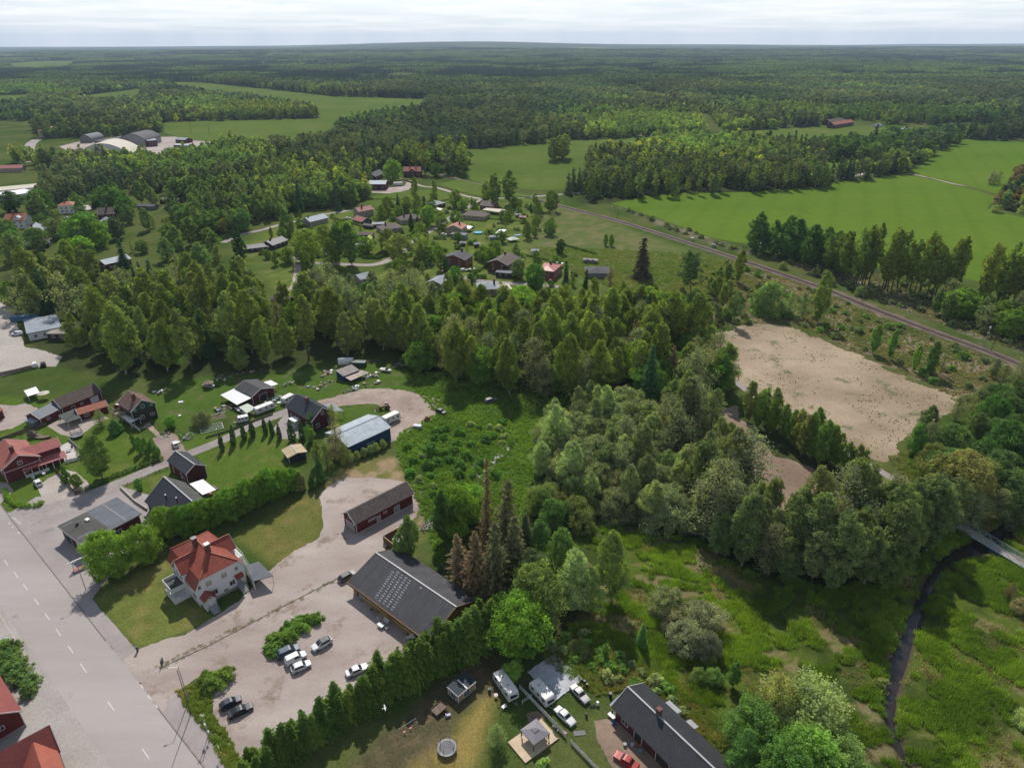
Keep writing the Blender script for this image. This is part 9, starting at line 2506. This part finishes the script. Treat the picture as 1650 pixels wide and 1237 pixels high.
for k,(kd,c,h) in base.items():
 for lod,(a,b_,q) in enumerate(((0,950,.22),(950,1500,.06),(1500,9e9,.02))):
  s_ = (kinds == k) & (dv >= a) & (dv < b_)
  for v in range(2):
   w_ = s_ & (npr.rand(len(x)) < .5) if v == 0 else s_ & ~prev
   prev = w_ if v == 0 else prev
   n = int(w_.sum())
   if not n:
    continue
   ph = npr.rand(n)
   hs = np.stack([h / NATIVE[kd] * (.72 + .5 * ph),1.15 + .35 * npr.rand(n)],1)
   kk = (.8 + .45 * npr.rand(n))[:,None]
   cc = np.array(c) * kk * (1 + (nB[w_][:,None] - .5) * np.array((1.6,1.0,.4))) * (.72 + 1.1 * np.clip(fbm(x[w_],y[w_],200,3,77) - .22,0,.6))[:,None]
   if k >= 2:
    yl = (npr.rand(n) < .10)[:,None]; cc = np.where(yl,cc * np.array((1.5,1.25,.9)),cc)
   wood('forest',kd,np.stack([x[w_],y[w_],zf_[w_]],1),v=v,q=q,hs=hs,cols=cc)
def patch(seed,conif,size=64.0,n=95):
 rs = np.random.RandomState(seed); V = []; F = []; T = []
 for i in range(n):
  x,y = (rs.rand(2) - .5) * size; h = (14 + 6 * rs.rand()); r = (1.9 + .8 * rs.rand()) if conif else (2.9 + 1.2 * rs.rand()); m = 6; k = len(V)
  a0 = rs.rand() * 6
  zs = ((.1,1.0),(.55,.62),(1.0,.03)) if conif else ((.12,.75),(.6,1.0),(.95,.35))
  for zf,rf in zs:
   for j in range(m):
    a = a0 + 6.2832 * j / m; q = r * rf * (.8 + .4 * rs.rand()); V.append((x + q * math.cos(a),y + q * math.sin(a),h * zf + rs.normal() * .4))
  t = rs.rand()
  for l in range(2):
   for j in range(m):
    p = k + l * m + j; p2 = k + l * m + (j + 1) % m; F.append((p,p2,p2 + m,p + m)); T.append(np.clip(t + rs.normal() * .12,0,1))
  if not conif:
   F.append((k + 2 * m,k + 2 * m + 1,k + 2 * m + 2,k + 2 * m + 3)); T.append(t); F.append((k + 2 * m,k + 2 * m + 3,k + 2 * m + 4,k + 2 * m + 5)); T.append(t)
 return npmesh('forest_patch',np.array(V),np.array(F),[needle_i if conif else leaf_i],{'tint': ('FACE','FLOAT',np.array(T))})
PATS = [(patch(1,True),1),(patch(2,True),1),(patch(3,False),0),(patch(4,False),0)]
gx = np.arange(-7600,7600,50.0); gy = np.arange(2200,9200,50.0)
X,Y = np.meshgrid(gx,gy,indexing='ij'); X = X.ravel() + npr.rand(X.size) * 20; Y = Y.ravel() + npr.rand(Y.size) * 20
m_ = np.abs(X) < .80 * Y + 60
for n_ in ('distant','northwest','far_left','left_edge'):
 m_ &= sdf(X,Y,FIELDS[n_]) > 35
open_ = (fbm(X,Y,900,4,61) > .655)
m_ &= ~open_
X,Y = X[m_],Y[m_]
nA = fbm(X,Y,600,4,63) * .6 + fbm(X,Y,170,3,66) * .4 + (npr.rand(len(X)) - .5) * .12
for i,(pm_,cf) in enumerate(PATS):
 s_ = ((nA > .49) if cf else (nA <= .49)) & ((npr.rand(len(X)) < .5) if i % 2 == 0 else True)
 if i % 2: s_ = s_ & ~last
 last = s_
 n = int(s_.sum()); c = np.array((0.030,0.050,0.028) if cf else (0.076,0.104,0.042))
 cc = c * (.8 + .4 * npr.rand(n))[:,None] * (1 + (fbm(X[s_],Y[s_],350,3,71)[:,None] - .5) * np.array((1.0,.8,.5)))
 wood('forest','patch',np.stack([X[s_],Y[s_],relief(X[s_],Y[s_]) - .5],1),mesh=pm_,hs=np.stack([.85 + .35 * npr.rand(n),np.ones(n)],1),cols=cc)
# -- grass and low plants
def tuft(seed,n,r,h,wd,lean=.5):
 rs = np.random.RandomState(seed); V = []; F = []
 for i in range(n):
  a = rs.rand() * 6.28; q = r * rs.rand() ** .6; x,y = q * math.cos(a),q * math.sin(a); b_ = rs.rand() * 6.28; l = lean * rs.rand(); hh = h * (.5 + .6 * rs.rand())
  tx,ty = x + math.cos(a) * l * hh,y + math.sin(a) * l * hh; dx,dy = math.cos(b_) * wd,math.sin(b_) * wd; k = len(V)
  V += [(x - dx,y - dy,0),(x + dx,y + dy,0),(tx + dx * .3,ty + dy * .3,hh),(tx - dx * .3,ty - dy * .3,hh)]; F.append((k,k + 1,k + 2,k + 3))
 return npmesh('tuft',np.array(V),np.array(F),[leaf_i],{'tint': ('FACE','FLOAT',rs.rand(len(F)))})
TU = [tuft(1,46,.55,.75,.045),tuft(2,40,.4,.55,.05),tuft(3,60,.8,.45,.06,.9)]
PATHP = Q((1150,592),(1180,612),(1225,645),(1290,690),(1350,722),(1415,757),(1470,790),(1522,826))
def meadow(name,pg,n,cols,v,s=(.7,1.4),thr=None,o=0):
 xs = [p[0] for p in pg]; ys = [p[1] for p in pg]
 x = npr.uniform(min(xs),max(xs),n * 3); y = npr.uniform(min(ys),max(ys),n * 3)
 k = (sdf(x,y,pg) < 0) & (np.hypot(x,y) < 420)
 k &= (poly_dist(x,y,RIVER,RIVER_W) > .3) & (poly_dist(x,y,RAIL) > 5) & (poly_dist(x,y,PATHP) > 2.2)
 if thr is not None:
  k &= fbm(x,y,9,4,o) > thr
 if name == 'marsh_grass':
  st = straw(x,y)
  k &= (st < .35) & (fbm(x,y,4.5,3,14) > .47)
 x,y = x[k][:n],y[k][:n]; m = len(x)
 if not m: return
 z = ground_z(x,y); nb = fbm(x,y,9,4,12)
 c0,c1 = np.array(cols[0]),np.array(cols[1]); w_ = smst(.4,.6,nb + (npr.rand(m) - .5) * .25)[:,None]
 cc = (c0 * (1 - w_) + c1 * w_) * (.75 + .5 * npr.rand(m))[:,None]
 wood(name,'tuft',np.stack([x,y,z],1),mesh=TU[v],hs=np.stack([s[0] + (s[1] - s[0]) * npr.rand(m),np.ones(m)],1),cols=cc)
meadow('marsh_grass',Z['marsh'],17000,((0.078,0.118,0.017),(0.045,0.075,0.012)),0)
meadow('reed_straw',Z['marsh'],2600,((0.13,0.115,0.065),(0.10,0.09,0.05)),2,(.5,1.1),.56,21)
meadow('sand_weeds',Q((1128,552),(1215,524),(1290,531),(1440,600),(1545,642),(1418,740),(1230,650),(1140,590)),1500,((0.05,0.06,0.022),(0.075,0.075,0.03)),1,(.25,.6),.57,51)
meadow('rough_grass',Z['lush'],9000,((0.060,0.098,0.022),(0.045,0.078,0.018)),1)
meadow('rough_grass',Z['brush'],7000,((0.06,0.075,0.03),(0.10,0.085,0.055)),1,(.7,1.3))
meadow('rough_grass',Z['northside'],6000,((0.07,0.08,0.035),(0.11,0.10,0.065)),1,(.8,1.6))
meadow('rough_grass',Z['strip'],7000,((0.06,0.085,0.026),(0.08,0.09,0.04)),2,(.7,1.3))
meadow('rough_grass',Z['rightbank'],5000,((0.055,0.08,0.022),(0.08,0.08,0.04)),0)
meadow('rough_grass',Q((284,1112),(316,1100),(345,1118),(340,1148),(366,1180),(378,1200),(420,1300),(385,1300),(352,1215),(330,1176),(300,1140)),1500,((0.065,0.09,0.024),(0.13,0.11,0.055)),1,(.5,1.0))
meadow('rough_grass',Q((245,1074),(262,1068),(320,1040),(400,1000),(470,968),(545,930),(548,934),(470,975),(400,1008),(330,1045),(262,1077)),420,((0.11,0.095,0.045),(0.08,0.085,0.03)),2,(.3,.6))
meadow('rough_grass',Q((870,1040),(940,1010),(1080,1080),(1200,1200),(1160,1240),(1020,1110),(960,1120),(880,1070)),3500,((0.06,0.085,0.024),(0.10,0.09,0.04)),1,(.6,1.1))
m = MB()
for a,b_ in (((262,1074),(330,1043)),((330,1043),(440,985)),((440,985),(545,931))):
 p,q = P(*a),P(*b_); m.bar((p[0],p[1],.08),(q[0],q[1],.08),.07,.12)
struct(m.build('edging',kerbm))
# -- the air
HZ = True
if HZ:
 m = MB(); m.box(-20400,20400,-9400,22800,-400,330)
 hm = bpy.data.materials.new('haze'); hm.use_nodes = True; nt = hm.node_tree; nt.nodes.clear()
 o_ = nt.nodes.new('ShaderNodeOutputMaterial'); v_ = nt.nodes.new('ShaderNodeVolumePrincipled')
 v_.inputs['Color'].default_value = (0.62,0.76,0.95,1); v_.inputs['Density'].default_value = 0.000045; v_.inputs['Anisotropy'].default_value = 0.0
 nt.links.new(v_.outputs[0],o_.inputs['Volume'])
 struct(m.build('haze',hm),'stuff')
